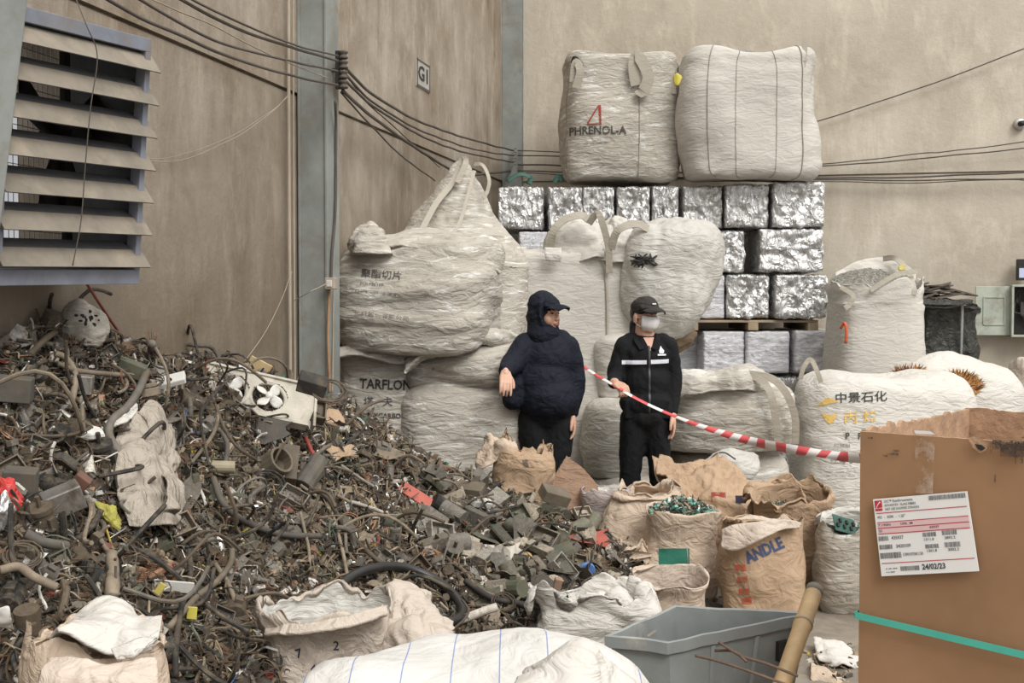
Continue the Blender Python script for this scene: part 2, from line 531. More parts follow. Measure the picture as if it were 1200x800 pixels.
M_GREENGREY = plain('green_grey_enamel', (0.40, 0.43, 0.36), 0.5, 0.1, 0.15, 0.15, 6, 0.35, (0.26, 0.23, 0.18))
M_BAG = fabric('woven_bag', (0.74, 0.72, 0.68), (0.42, 0.385, 0.33), 0.45, crease=.6)
M_BAGD = fabric('woven_bag_dirty', (0.74, 0.72, 0.685), (0.40, 0.36, 0.30), 0.42, spots=0.12, crease=.75)
M_BAGW = fabric('woven_bag_white', (0.76, 0.75, 0.72), (0.56, 0.53, 0.48), 0.3)
M_BAGG = fabric('woven_bag_clean', (0.68, 0.66, 0.62), (0.50, 0.47, 0.42), 0.4, wr=0.3, crease=.25)
M_FILM = fabric('translucent_film', (0.72, 0.715, 0.69), (0.46, 0.44, 0.40), 0.4, rough=0.35)
M_STRAP = fabric('webbing', (0.62, 0.59, 0.53), (0.36, 0.32, 0.26), 0.6, wr=0.2)
M_SEAM = plain('seam_thread', (0.27, 0.235, 0.19), 0.85, 0, 0.3, 0)
M_KRAFT = fabric('kraft_paper', (0.60, 0.44, 0.305), (0.39, 0.27, 0.175), 0.5, 0.8, (3, 3, 4), 0.6, spots=0.12, dscale=7)
M_KRAFTIN = fabric('kraft_lining', (0.80, 0.745, 0.68), (0.54, 0.44, 0.36), 0.5, 0.7, (4, 4, 5), 0.5, dscale=8)
M_KRAFTP = fabric('pale_sack_paper', (0.77, 0.70, 0.62), (0.50, 0.38, 0.28), 0.55, 0.75, (4, 4, 5), 0.6, spots=0.15, spotcol=(0.24, 0.15, 0.10), dscale=7)
M_PINKW = fabric('stained_white_sack', (0.78, 0.75, 0.705), (0.46, 0.385, 0.315), 0.5, 0.7, (4, 4, 4), 0.6, spots=0.35, spotcol=(0.17, 0.10, 0.07), dscale=8)
M_FOILW = fabric('muddy_white_sack', (0.70, 0.68, 0.635), (0.33, 0.275, 0.215), 0.6, 0.6, (6, 6, 2), 0.8, spots=0.3, spotcol=(0.12, 0.075, 0.05), dscale=6)
M_PRINTK = printm('faded_black_print', (0.07, 0.065, 0.06), 0.34)
M_PRINTK2 = printm('black_print', (0.035, 0.035, 0.035), 0.12)
M_PRINTG = printm('grey_print', (0.13, 0.12, 0.11), 0.44)
M_PRINTR = printm('red_print', (0.50, 0.10, 0.05), 0.40)
M_PRINTBR = printm('maroon_print', (0.30, 0.04, 0.03), 0.36)
M_PRINTB = printm('blue_print', (0.055, 0.08, 0.17), 0.30)
M_PRINTN = printm('navy_print', (0.03, 0.03, 0.06), 0.28)
M_PRINTY = printm('ochre_print', (0.72, 0.48, 0.13), 0.30)
M_PRINTGR = printm('green_print', (0.02, 0.15, 0.10), 0.18)
M_CARD = plain('cardboard', (0.30, 0.168, 0.086), 0.85, 0.0, 0.16, 0.15, 2.5)
M_WOOD = plain('weathered_wood', (0.32, 0.245, 0.165), 0.8, 0, 0.3, 0.4, 8)
M_BAMBOO = plain('bamboo', (0.50, 0.345, 0.175), 0.5, 0, 0.22, 0.2, 6)
M_TUB = plain('grey_plastic', (0.25, 0.265, 0.26), 0.5, 0, 0.15, 0.15, 6, 0.2, (0.42, 0.40, 0.35))

# crumpled foil
M_FOIL, nt, b, out = nodes_of('crumpled_foil')
v = coords(nt)
c = ramp(nt, noisen(nt, v, 5, 6, 0.7, 0.5), [(0.30, (0.34, 0.33, 0.32)), (0.5, (0.74, 0.735, 0.73))])
nt.links.new(c, b.inputs['Base Color'])
b.inputs['Metallic'].default_value = 0.75
rr = ramp(nt, noisen(nt, v, 4, 3, 0.6), [(0.35, 0.24), (0.65, 0.48)]); nt.links.new(rr, b.inputs['Roughness'])
nz = noisen(nt, coords(nt, (1, 1, .4)), 6, 3, 0.6, 2.2)
bn = bump(nt, nz, .9, 0.05)
nt.links.new(bn, b.inputs['Normal'])

M_SKIN, nt, b, out = nodes_of('skin')
c = ramp(nt, noisen(nt, coords(nt), 14, 4, 0.5), [(0.3, (0.50, 0.29, 0.20)), (0.7, (0.60, 0.37, 0.27))])
nt.links.new(c, b.inputs['Base Color']); b.inputs['Roughness'].default_value = 0.5
b.inputs['Subsurface Weight'].default_value = 0.08; b.inputs['Subsurface Radius'].default_value = (0.02, 0.008, 0.004)
M_NAVY = fabric('navy_cloth', (0.0045, 0.0055, 0.012), (0.007, 0.009, 0.018), 0.4, 0.8, (4, 4, 6), 0.5)
M_BLK = fabric('black_cloth', (0.004, 0.004, 0.005), (0.006, 0.006, 0.007), 0.4, 0.85, (4, 4, 3), 0.4)
M_CAPG = fabric('charcoal_cap_cloth', (0.045, 0.038, 0.034), (0.03, 0.026, 0.024), 0.4, 0.75)
M_MASK = plain('mask_white', (0.78, 0.78, 0.79), 0.7, 0, 0.03, 0.1)
M_HAIR = plain('dark_hair', (0.012, 0.009, 0.008), 0.45, 0, 0.3, 0.4, 40)
M_LIP = plain('lips', (0.42, 0.12, 0.10), 0.4, 0, 0.1, 0)
M_REFL = plain('reflective_band', (0.74, 0.76, 0.84), 0.4, 0, 0.04, 0)
M_EYE = plain('eye_dark', (0.015, 0.01, 0.01), 0.2, 0, 0.1, 0)
# ------------------------------------------------------------------ room shell
def struct(o): o['kind'] = 'structure'; return o
def RW(axis_x, axis_y=None):
    x = Vector(axis_x).normalized(); z = Vector((0, 0, 1)); y = z.cross(x)
    return Matrix((x, y, z)).transposed()
SEAMZ = 2.86
def wall_box(mb, base, along, nrm, s0, s1, z0, z1, t0=0.0, t1=0.22):
    """slab between s0..s1 along, t0 (inner face offset) .. -t1 behind"""
    c = base + along * (s0 + s1) / 2 + nrm * (t0 - t1) / 2 + Vector((0, 0, (z0 + z1) / 2))
    mb.box(c, (abs(s1 - s0), t0 + t1, z1 - z0), RW(along))
# the fan opening in the left wall, in wall coordinates
hs0, hs1, hz0, hz1 = -8.36, -7.86, 1.80, 2.70
mb = MB()
S0 = -13.2
wall_box(mb, CORNER, WL, NL, S0, hs0, 0, SEAMZ - .008)
wall_box(mb, CORNER, WL, NL, hs1, 0, 0, SEAMZ - .008)
wall_box(mb, CORNER, WL, NL, hs0, hs1, 0, hz0)
wall_box(mb, CORNER, WL, NL, hs0, hs1, hz1, SEAMZ - .008)
wall_box(mb, CORNER, WL, NL, S0, 0, SEAMZ + .008, 7.0, 0.012)
wall_box(mb, CORNER, WL, NL, S0, 0, SEAMZ - .01, SEAMZ + .01, -0.02, 0.22)
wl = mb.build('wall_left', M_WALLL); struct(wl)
mb = MB()
wall_box(mb, CORNER, WB, NB, -0.25, 9.5, 0, SEAMZ - .008)
wall_box(mb, CORNER, WB, NB, -0.25, 9.5, SEAMZ + .008, 7.0, 0.012)
wall_box(mb, CORNER, WB, NB, -0.25, 9.5, SEAMZ - .01, SEAMZ + .01, -0.02, 0.22)
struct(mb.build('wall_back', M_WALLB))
# raised vertical pour lines on the walls keep the cast look
mb = MB(); mb.box((1.0, 4.5, -0.05), (16, 19, 0.1))
struct(mb.build('floor', M_FLOOR))

# steel columns: an H section on the left wall and one in the corner
def hcol(c, along, nrm, w, d, h):
    mb = MB(); M = RW(along)
    c = Vector(c)
    mb.box(c + nrm * (d - .008) + Vector((0, 0, h / 2)), (w, .016, h), M)
    mb.box(c + nrm * .008 + Vector((0, 0, h / 2)), (w, .016, h), M)
    mb.box(c - along * (w / 2 - .02) + nrm * d / 2 + Vector((0, 0, h / 2)), (.012, d - .03, h), M)
    return mb
a = wallL(347, 300); s_ = (a - CORNER).dot(WL)
cp = CORNER + WL * (s_ + .10) + NL * 0.013
mb = hcol(cp, WL, NL, .20, .185, 6.9); mb.V = mb.V
struct(mb.build('trim_1', M_STEEL, bevel=0.003))
cc = CORNER + WB * 0.115 + NB * 0.013
mb = hcol(cc, WB, NB, .205, .10, 6.9)
struct(mb.build('trim_2', M_STEEL, bevel=0.003))
# leaning post at the left edge of the view
mb = MB()
p0, p1 = P(2, -60, 4.0), P(-46, 330, 3.85)
M = RW((0.25, 1, 0))
lean = (p0 - p1).normalized(); x_ = Vector((0.92, -0.39, 0)); y_ = lean.cross(x_).normalized(); x_ = y_.cross(lean)
mb.box((p0 + p1) / 2, (0.16, 0.12, (p0 - p1).length), Matrix((x_, y_, lean)).transposed())
struct(mb.build('trim_3', M_STEEL, bevel=0.006))

# ------------------------------------------------------------------ louvred exhaust fan
TR = P(172, 46, 4.6)
dirr = Vector((math.sin(math.radians(24)), math.cos(math.radians(24)), 0.02)).normalized()
upv = Vector((0.08, -0.063, 1.0)); upv = (upv - dirr * upv.dot(dirr)).normalized()
nf = dirr.cross(upv).normalized()
if nf.x < 0: nf = -nf
FW, FH = 0.70, 0.935
def fp(a, dn, out=0.0): return TR - dirr * a - upv * dn + nf * out
FM = Matrix((dirr, nf, upv)).transposed()
fan = thing('exhaust_fan', tuple(fp(FW / 2, FH, 0)), 'louvred wall exhaust fan in a blue grey frame high on the left wall', 'fan')
mb = MB()
mb.box(fp(FW / 2, .025), (FW, .05, .05), FM); mb.box(fp(FW / 2, FH - .028), (FW, .05, .056), FM)
mb.box(fp(.014, FH / 2), (.028, .05, FH - .1), FM); mb.box(fp(FW - .014, FH / 2), (.028, .05, FH - .1), FM)
mb.box(fp(FW / 2, .075, -.01), (FW - .06, .03, .012), FM)
mb.build('fan_frame', M_STEELB, fan, bevel=0.002)
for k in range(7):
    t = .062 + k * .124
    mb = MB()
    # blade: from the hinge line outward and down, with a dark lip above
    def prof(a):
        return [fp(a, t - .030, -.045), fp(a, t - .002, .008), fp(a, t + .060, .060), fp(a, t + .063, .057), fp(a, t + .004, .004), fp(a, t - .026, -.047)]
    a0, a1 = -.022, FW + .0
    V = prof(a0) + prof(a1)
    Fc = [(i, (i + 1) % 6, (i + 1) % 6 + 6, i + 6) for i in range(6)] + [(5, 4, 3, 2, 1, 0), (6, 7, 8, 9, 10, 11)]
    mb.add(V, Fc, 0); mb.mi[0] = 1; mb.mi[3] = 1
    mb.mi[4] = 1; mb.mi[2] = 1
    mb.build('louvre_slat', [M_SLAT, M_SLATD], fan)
# housing back to the wall
mb = MB()
def back(p): # foot of p on the wall plane
    n = (p - CORNER).dot(NL); return p - NL * (n - 0.01)
cs = [fp(.03, .05, -.02), fp(FW - .03, .05, -.02), fp(FW - .03, FH - .05, -.02), fp(.03, FH - .05, -.02)]
bs = [CORNER + WL * hs1 + Vector((0, 0, hz1)) + NL * .005, CORNER + WL * hs0 + Vector((0, 0, hz1)) + NL * .005, CORNER + WL * hs0 + Vector((0, 0, hz0)) + NL * .005, CORNER + WL * hs1 + Vector((0, 0, hz0)) + NL * .005]
o_ = MB(); o_.add(cs + bs, [(0, 1, 5, 4), (1, 2, 6, 5), (2, 3, 7, 6), (3, 0, 4, 7)])
ho = o_.build('fan_housing', M_DARK, fan); md = ho.modifiers.new('s', 'SOLIDIFY'); md.thickness = .006
# wire guard over the opening, blades and motor in front of it
gc = CORNER + WL * (hs0 + hs1) / 2 + Vector((0, 0, (hz0 + hz1) / 2)) + NL * .02
mb = MB()
for i in range(17):
    o1 = (i / 16 - .5) * .50
    mb.tube([gc + WL * o1 - Vector((0, 0, .44)), gc + WL * o1 + Vector((0, 0, .44))], .0016, 5)
for i in range(19):
    o1 = (i / 18 - .5) * .88
    mb.tube([gc + WL * -.25 + Vector((0, 0, o1)), gc + WL * .25 + Vector((0, 0, o1))], .0016, 5)
mb.build('wire_guard', M_WIRE, fan)
hub = gc + NL * .12
for k in range(3):
    a = k * 2 * PI / 3 + .5
    r1 = WL * math.cos(a) + Vector((0, 0, math.sin(a))); r2 = WL * -math.sin(a) + Vector((0, 0, math.cos(a)))
    rows = []
    for rr, w in ((.05, .06), (.16, .13), (.30, .17)):
        rows.append([hub + r1 * rr + r2 * (q * w) + NL * (q * w * .35) for q in (-.6, 0, .6)])
    sheet('fan_blade', rows, 5, 7, M_DARK, fan, .004, 3, (0, 1), (0, 1, 1), (0, 1))
mb = MB(); mb.tube([hub - NL * .05, hub + NL * .09], .07, 16)
mb.box(hub + NL * .02 + Vector((0, 0, 0)), (.04, .02, .9), RW(WL)); mb.build('motor', M_DARK, fan)
wr = [fp(.40, -.1, .01), fp(.41, .02, .09), fp(.36, .12, .10), fp(.38, .3, .10), fp(.39, .5, .098), fp(.40, .7, .1), fp(.43, .86, .1)]
V, Fc = tube_geo(catmull(wr, 40), .0022, 5)
tag(mk('hanging_wire', V, Fc, M_CABLE), 'thin dark wire hanging down across the slats of the exhaust fan', 'wire')

# ------------------------------------------------------------------ cables on the walls
def cable(name, pts, r, mat, label, cat='cable', group=None, n=48, wob=0.004):
    c = catmull(pts, n)
    c = [p + Vector((noise.noise(p * 2.1), noise.noise(p * 2.3 + Vector((5, 0, 0))), noise.noise(p * 2.7 + Vector((0, 9, 0))))) * wob * 2 for p in c]
    V, Fc = tube_geo(c, r, 6)
    return tag(mk(name, V, Fc, mat), label, cat, group)
W3 = lambda *q: [wallL(x, y, o) for x, y, o in q]
B3 = lambda *q: [wallB(x, y, o) for x, y, o in q]
cable('power_cable', W3((120, -4, .3), (180, 27, .3), (260, 62, .28), (330, 86, .27), (396, 100, .26)), .008, M_CABLE, 'dark cable crossing the left wall, lowest of those reaching the column bracket')
cable('power_cable', W3((160, -4, .3), (230, 37, .3), (300, 62, .28), (396, 84, .26)), .007, M_CABLE, 'dark cable crossing the left wall just above the lowest one')
cable('power_cable', W3((205, -4, .28), (280, 34, .28), (340, 55, .27), (396, 72, .26)), .008, M_CABLE, 'thick dark cable crossing the left wall near the top of the photo')
cable('power_cable', W3((218, -4, .3), (290, 30, .3), (350, 54, .28), (396, 66, .26)), .006, M_CABLE, 'topmost dark cable running down to the column bracket')
cable('telephone_wire', W3((165, -6, .2), (250, 30, .2), (320, 66, .24), (385, 92, .26)), .0035, M_CABLEL, 'thin pale wire among the dark cables left of the column')
cable('power_cable', W3((400, 75, .26), (440, 113, .2), (500, 146, .16), (560, 166, .14), (602, 176, .14)), .010, M_CABLE, 'upper dark cable sagging from the column bracket towards the corner')
cable('power_cable', W3((400, 82, .26), (440, 122, .2), (500, 156, .16), (560, 176, .14), (602, 182, .14)), .008, M_CABLE, 'second dark cable sagging from the column towards the corner')
cable('power_cable', W3((402, 92, .26), (445, 130, .2), (510, 167, .16), (560, 182, .14), (602, 190, .14)), .009, M_CABLE, 'third dark cable sagging from the column towards the corner')
cable('power_cable', W3((402, 106, .26), (440, 140, .18), (490, 175, .14), (525, 197, .12), (545, 205, .1), (602, 200, .1)), .011, M_CABLE, 'lowest thick cable dropping from the column behind the peaked bag')
cable('telephone_wire', W3((400, 108, .24), (430, 142, .16), (470, 182, .13), (510, 212, .12)), .006, M_CABLE, 'thin dark wire slanting down from the column to the piled bags')
cable('telephone_wire', W3((402, 82, .26), (430, 120, .2), (470, 156, .15), (515, 196, .12)), .004, M_CABLE, 'faint thin wire beside the sagging cables left of the corner')
for q, r, lb in (
    (((607, 176, .14), (665, 178, .12), (800, 184, .1), (944, 193, .1), (1075, 180, .1), (1108, 178, .1), (1215, 164, .1)), .0055, 'upper of the two thin cables rising to the right on the back wall'),
    (((607, 182, .14), (665, 183, .12), (800, 190, .1), (944, 195, .1), (1075, 186, .1), (1215, 172, .1)), .0065, 'lower of the two thin cables rising to the right on the back wall'),
    (((607, 193, .14), (665, 194, .12), (800, 202, .1), (944, 208, .1), (1075, 207, .1), (1215, 201, .1)), .0085, 'thick upper cable of the level bundle along the back wall'),
    (((607, 200, .14), (665, 202, .12), (800, 208, .1), (944, 210, .1), (1075, 211, .1), (1215, 209, .1)), .007, 'middle cable of the level bundle along the back wall'),
    (((607, 202, .12), (665, 205, .12), (800, 210, .1), (944, 212, .1), (1075, 214, .1), (1180, 210, .1), (1215, 214, .1)), .005, 'lowest thin cable of the level bundle along the back wall')):
    cable('power_cable', B3(*q), r, M_CABLE, lb, n=60)
cable('tie_wire', B3((955, 143, .08), (1020, 122, .08), (1110, 92, .08), (1215, 51, .08)), .006, M_CABLE, 'thin wire slanting up to the right on the bare back wall', 'wire')
cable('telephone_wire', W3((168, 187, .03), (215, 187, .03), (270, 164, .04), (310, 137, .05), (337, 112, .06)), .0022, M_CABLEL, 'lower strand of the thin wire drooping between fan and column')
cable('telephone_wire', W3((168, 184, .03), (205, 183, .03), (262, 164, .04), (318, 129, .05), (338, 110, .06)), .0018, M_CABLEL, 'upper strand of the thin wire drooping between fan and column')
cable('red_wire', W3((100, 330, .12), (116, 355, .1), (140, 388, .08), (166, 422, .06)), .006, M_REDC, 'dark red cord slanting down the left wall to the scrap heap', 'cord')
cable('telephone_wire', W3((286, 424, .03), (310, 390, .03), (330, 350, .04), (342, 318, .05)), .0022, M_CABLEL, 'thin pale wire rising from the heap to the conduit')
for x, lb in ((338, 'pale vertical conduit pipe on the wall beside the grey column'), (343.5, 'thin conduit hugging the edge of the grey column')):
    cable('conduit_pipe', W3((x, -20, .04), (x + .5, 200, .04), (x + 2, 395, .04), (x + 2, 460, .04)), .011 if x == 338 else .006, M_CABLEL, lb, 'pipe', wob=0.001)
cable('cable_run', W3((393, 118, .24), (394, 160, .21), (393, 250, .21), (389, 300, .21), (388, 326, .21)), .009, M_CABLE, 'dark cable running down the wall beside the grey column to the switch box')
cable('cable_run', W3((386, 338, .21), (385, 400, .21), (386, 460, .21)), .009, plain('rusty_cable', (0.33, 0.19, 0.10), .7, 0, .2, 0), 'rust coloured cable dropping from the switch box')
cable('cable_run', W3((392, 338, .21), (391, 360, .21), (391, 396, .21), (389, 460, .21)), .004, M_CABLEL, 'thin yellowish cable dropping from the switch box')
cable('telephone_wire', W3((345, 352, .06), (365, 340, .22), (384, 331, .23)), .0025, M_CABLEL, 'thin wire crossing the grey column to the switch box')
# switch box
b0 = wallL(388, 332, .23)
sw = thing('switch_box', tuple(b0), 'small pale switch box on the wall beside the grey column', 'switch')
mb = MB(); mb.box(b0, (.06, .06, .07), RW(WL)); mb.build('box_body', M_CABLEL, sw, bevel=.006)
mb = MB(); mb.box(b0 - WL * .032, (.006, .035, .04), RW(WL)); mb.build('rocker', M_WHITEPL, sw, bevel=.002)
# insulator racks
def rack(px, py, fn, off, lb, n, sc=1.0):
    c = fn(px, py, off)
    t = thing('insulator_rack', tuple(c), lb, 'insulator')
    mb = MB(); mb.box(c, (.015, .04, .17 * n / 3 * sc), RW(WL)); mb.box(c - NL * off / 2, (.02, off, .02), RW(WL)); mb.build('bracket', M_DARK, t)
    for k in range(n):
        z = (k - (n - 1) / 2) * .058 * sc
        q = c + Vector((0, 0, z)) + NL * .03
        pts = [q + Vector((0, 0, s * .024 * sc)) for s in (-1, -.7, -.3, 0, .3, .7, 1)]
        V, Fc = tube_geo(pts, [.022 * sc, .03 * sc, .022 * sc, .017 * sc, .022 * sc, .03 * sc, .022 * sc], 12)
        mk('insulator_spool', V, Fc, M_CABLE, t)
rack(397, 82, wallL, .24, 'dark spool insulator rack on the grey column', 4)
rack(601, 184, wallL, .12, 'spool insulator rack on the corner column', 3, 1.1)
# G1 sign
c = wallL(495.5, 88.5, .015); w = (wallL(503, 88) - wallL(488, 88)).length
hgt = 32 / F * c.y
sg = thing('wall_sign', tuple(c - Vector((0, 0, hgt / 2))), 'small grey plate reading G1 high on the left wall', 'sign')
mb = MB(); mb.box(c, (w, .012, hgt), RW(WL)); mb.build('sign_plate', plain('sign_grey', (0.40, 0.38, 0.34), .6, 0, .1, 0), sg)
mb = MB()
for a, b_, sx, sz in ((0, hgt / 2 - .01, w, .012), (0, -hgt / 2 + .01, w, .012), (-w / 2 + .012, 0, .016, hgt), (w / 2 - .012, 0, .016, hgt)):
    mb.box(c + WL * a + NL * .008 + Vector((0, 0, b_)), (sx, .003, sz), RW(WL))
mb.build('sign_border', plain('sign_dark', (0.09, 0.085, 0.09), .6, 0, .1, 0), sg)
mb = MB(); stamp(mb, text_geo('G1', 1.0, bold=.02), None, c + NL * .010, WL, NL, off=0, sx=hgt * .60 * w / hgt * 1.15, sy=hgt * .72)
mb.build('sign_text', M_PRINTK2, sg)
# cctv stub on the back wall
c = wallB(1194, 146, .0)
t = thing('wall_lamp_socket', tuple(c), 'small round grey fitting on the back wall near the right edge', 'fitting')
mb = MB(); mb.tube([c, c + NB * .05, c + NB * .06], [.055, .055, .045], 16); mb.build('socket_ring', M_WIRE, t, True)
mb = MB(); mb.tube([c + NB * .055, c + NB * .10 + WB * .02], .026, 12); mb.build('socket_core', M_DARK, t, True)
# electrical cabinet with its door folded back
c0 = wallB(1181, 393, .01); c1 = wallB(1181, 335, .01); chh = c1.z - c0.z
cw = .62
ctr = c0 + WB * cw / 2 + Vector((0, 0, chh / 2))
cab = thing('electrical_cabinet', tuple(c0 + WB * cw / 2), 'open green grey electrical cabinet on the back wall at the right edge', 'cabinet')
mb = MB(); M = RW(WB)
for a, b_, sx, sz in ((0, chh / 2, cw, .02), (0, -chh / 2, cw, .02), (-cw / 2 + .01, 0, .02, chh), (cw / 2 - .01, 0, .02, chh)):
    mb.box(ctr + WB * a + Vector((0, 0, b_)) + NB * .09, (sx, .18, sz), M)
mb.box(ctr + NB * .006, (cw, .012, chh), M, 1)
mb.build('cabinet_body', [M_GREENGREY, M_DARK], cab, bevel=.003)
mb = MB()
for k in range(26):
    a = ctr + WB * R.uniform(-cw * .42, cw * .42) + NB * .06 + Vector((0, 0, R.uniform(-chh * .4, chh * .4)))
    pts = [a + Vector((R.uniform(-.09, .09), R.uniform(-.05, .02), R.uniform(-.1, .1))) for _ in range(4)]
    mb.tube(catmull(pts, 12), .005, 5)
for k in range(4):
    mb.box(ctr + WB * (-.18 + k * .1) + NB * .05 + Vector((0, 0, .02)), (.07, .07, .13), M)
mb.build('wiring', plain('cabinet_wiring', (0.06, 0.055, 0.05), .6, 0, .4, 0), cab)
dw = (wallB(1181, 360) - wallB(1140, 360)).length
dc = ctr - WB * (cw / 2 + dw / 2) + NB * .11
dM = RW((WB * 1.0 + NB * -.10).normalized())
mb = MB(); mb.box(dc, (dw, .018, chh * .98), dM); door = mb.build('cabinet_door', M_GREENGREY, cab, bevel=.003)
dn = dM @ Vector((0, -1, 0)); dx = dM @ Vector((1, 0, 0))
mb = MB()
for a, b_, sx, sz in ((0, .13, dw * .6, .01), (0, -.13, dw * .6, .01), (-dw * .3, 0, .01, .26), (dw * .3, 0, .01, .26)):
    mb.box(dc + dx * (a + .01) + dn * .012 + Vector((0, 0, b_)), (sx, .01, sz), dM)
mb.build('door_panel_rib', M_GREENGREY, door)
mb = MB(); mb.box(dc - dx * (dw / 2 - .03) + dn * .016, (.03, .018, .035), dM); mb.build('door_latch', M_DARK, door)
c = wallB(1198, 316, .1)
t = thing('junction_box', tuple(c), 'small blue and white box on the wall above the open cabinet', 'box')
mb = MB(); mb.box(c, (.10, .08, .20), M); mb.build('box_case', M_DARK, t, bevel=.004)
mb = MB(); mb.box(c + NB * .042 - Vector((0, 0, .03)), (.07, .004, .09), M); mb.build('box_label', plain('blue_white', (0.50, 0.56, 0.74), .4, 0, .1, 0), t)
for k in range(3):
    a = ctr + WB * (-.18 + k * .11) + Vector((0, 0, chh / 2 + .015)) + NB * .09
    pts = [a + Vector((R.uniform(-.07, .07), R.uniform(-.04, .04), R.uniform(0, .09))) for _ in range(5)]
    V, Fc = tube_geo(catmull(pts, 24), .008, 6)
    tag(mk('cable_tangle', V, Fc, M_CABLE), 'dark loose tangle of cable lying on top of the open cabinet', 'cable', 'cable scraps on the cabinet')
# ------------------------------------------------------------------ big bags
UPZ = Vector((0, 0, 1)); XX = Vector((1, 0, 0)); FRONT = Vector((0, -1, 0))
def seam(parent, L, col, i0, i1, r=0.005, mat=None, name='seam', step=1):
    j = int(col * L['m']) % L['m']
    pts = [Vector(L['G'][i, j]) + Vector(L['N'][i, j]) * .003 for i in range(int(i0 * L['nr']), int(i1 * L['nr']), step)]
    V, Fc = tube_geo(pts, r * (.7 if mat is None else 1), 6); return mk(name, V, Fc, mat or M_SEAM, parent)
def strap(parent, pts, nrm, width=.06, name='lifting_strap', mat=None, n=24):
    V, Fc = ribbon_geo(pts, nrm, width * .8, .006, n); return mk(name, V, Fc, mat or M_STRAP, parent, False)
def bigbag(name, px, Y, ztop, zbot, rx, ry, label, mat=None, seed=1, n=4.0, bulge=.05, rotz=0.0, group=None, nr=64, m=110,
           big=(.035, 1.9), fold=(.014, 2.2, 8.0), fine=(.0022, 13.0), top=None, lean=0.0, rot=None, lift=0.0):
    x = P(px, 350, Y).x
    H = ztop - zbot
    t = thing(name, (x, Y, zbot), label, 'bag', group)
    top = top or [(.94, .90), (1.0, .70), (1.01, .35), (1.0, .02)]
    rings = [(0, rx * .80, ry * .80, 3.0), (.015 * H, rx * .93, ry * .93, n), (.12 * H, rx * 1.0, ry, n), (.35 * H, rx * (1 + bulge), ry * (1 + bulge), n),
             (.62 * H, rx * (1 + bulge * .8), ry * (1 + bulge), n), (.84 * H, rx * .99, ry * .99, n)]
    rings += [(a * H, rx * k, ry * k, n * .9) for a, k in top]
    rings = [(r[0], r[1], r[2], r[3], lean * r[0], 0) for r in rings]
    mt = Matrix.Rotation(rotz, 4, 'Z')
    L = loft('bag_body', rings, nr, m, mat or M_BAG, t, None, seed, mt if rot is None else rot, (x, Y, zbot), big, fold, fine, lift=lift)
    L['t'] = t
    return L
def surf(L, px, py):
    o = Vector((0, 0, CAM_H)); d = (P(px, py, 5) - o).normalized(); h = L['bvh'].ray_cast(o, d, 20)
    return h[0] if h[0] is not None else P(px, py, L['o'].parent.location.y)
def text_on(L, lines, mat, name='printed_text'):
    """lines: (string, px, py, height_px, rot, sx)"""
    mb = MB()
    for s, px, py, hp, rot, sx in lines:
        p = surf(L, px, py)
        sc = hp / F * p.y; mb = MB()
        view = (Vector((0, 0, CAM_H)) - p); view.z = 0
        nd = view.normalized()
        stamp(mb, text_geo(s, bold=.022 if s.isascii() else .008), L['bvh'], p, XX, nd, off=.006, sx=sc * sx, sy=sc, rot=rot)
        if mb.V: mb.build(name, mat, L['o'].parent or L['o'])
# A: printed bag on top of the bales, left
A = bigbag('bulk_bag', 726, 11.35, 3.93, 2.74, .535, .45, 'big woven bag with faded printed name, upper left on top of the foil bales', M_BAGD, 3, 5.0, .03,
           fold=(.016, 2, 4), lift=.20, top=[(.92, .98), (.945, .85), (.91, .4), (.90, .02)])
tA = A['t']
for c0 in (.655, .655 + .145): pass
def px_col(L, px, i=None):
    """column index (fraction) on the camera side whose point projects nearest px at mid height"""
    i = L['nr'] // 2 if i is None else int(i * L['nr'])
    best = None
    for j in range(L['m']):
        g = L['G'][i, j]
        if L['N'][i, j][1] > 0.2: continue
        d = abs(600 + F * g[0] / g[1] - px)
        if best is None or d < best[0]: best = (d, j)
    return best[1] / L['m']
seam(tA, A, px_col(A, 667), .06, .80, .006); seam(tA, A, px_col(A, 750), .06, .80, .006); seam(tA, A, px_col(A, 741), .06, .5, .004)
q = lambda x, y, Y: P(x, y, Y)
strap(tA, [q(672, 96, 10.86), q(674, 76, 10.84), q(677, 74, 10.83), q(680, 84, 10.82), q(675, 103, 10.84)], FRONT, .09)
strap(tA, [q(670, 74, 10.9), q(673, 67, 10.88), q(680, 72, 10.88), q(683, 78, 10.9)], FRONT, .03, mat=M_DARK)
strap(tA, [q(746, 100, 10.85), q(743, 80, 10.84), q(745, 67, 10.84), q(750, 68, 10.82), q(760, 90, 10.82), q(753, 107, 10.83), q(749, 104, 10.85)], FRONT, .13)
strap(tA, [q(776, 85, 11.2), q(785, 76, 11.1), q(788, 86, 11.0), q(790, 110, 10.95)], FRONT, .05)
text_on(A, [('PHRENOL-A', 700, 153, 13, 0, .95)], M_PRINTK)
text_on(A, [('-- -- --- ---', 700, 167, 7, .04, 1.1), ('- ----- -------', 695, 193, 6, 0, 1.0)], M_PRINTG)
mb = MB(); p = surf(A, 701, 136)
for pts in ([(-.10, -.06), (.0, .10), (.012, .10), (-.085, -.06)], [(.0, .10), (.025, .10), (.028, -.075), (.012, -.075)], [(-.1, -.065), (.03, -.065), (.03, -.078), (-.1, -.078)]):
    stamp(mb, poly_geo(pts), A['bvh'], p, XX, FRONT, off=.006)
mb.build('printed_logo', M_PRINTBR, tA)
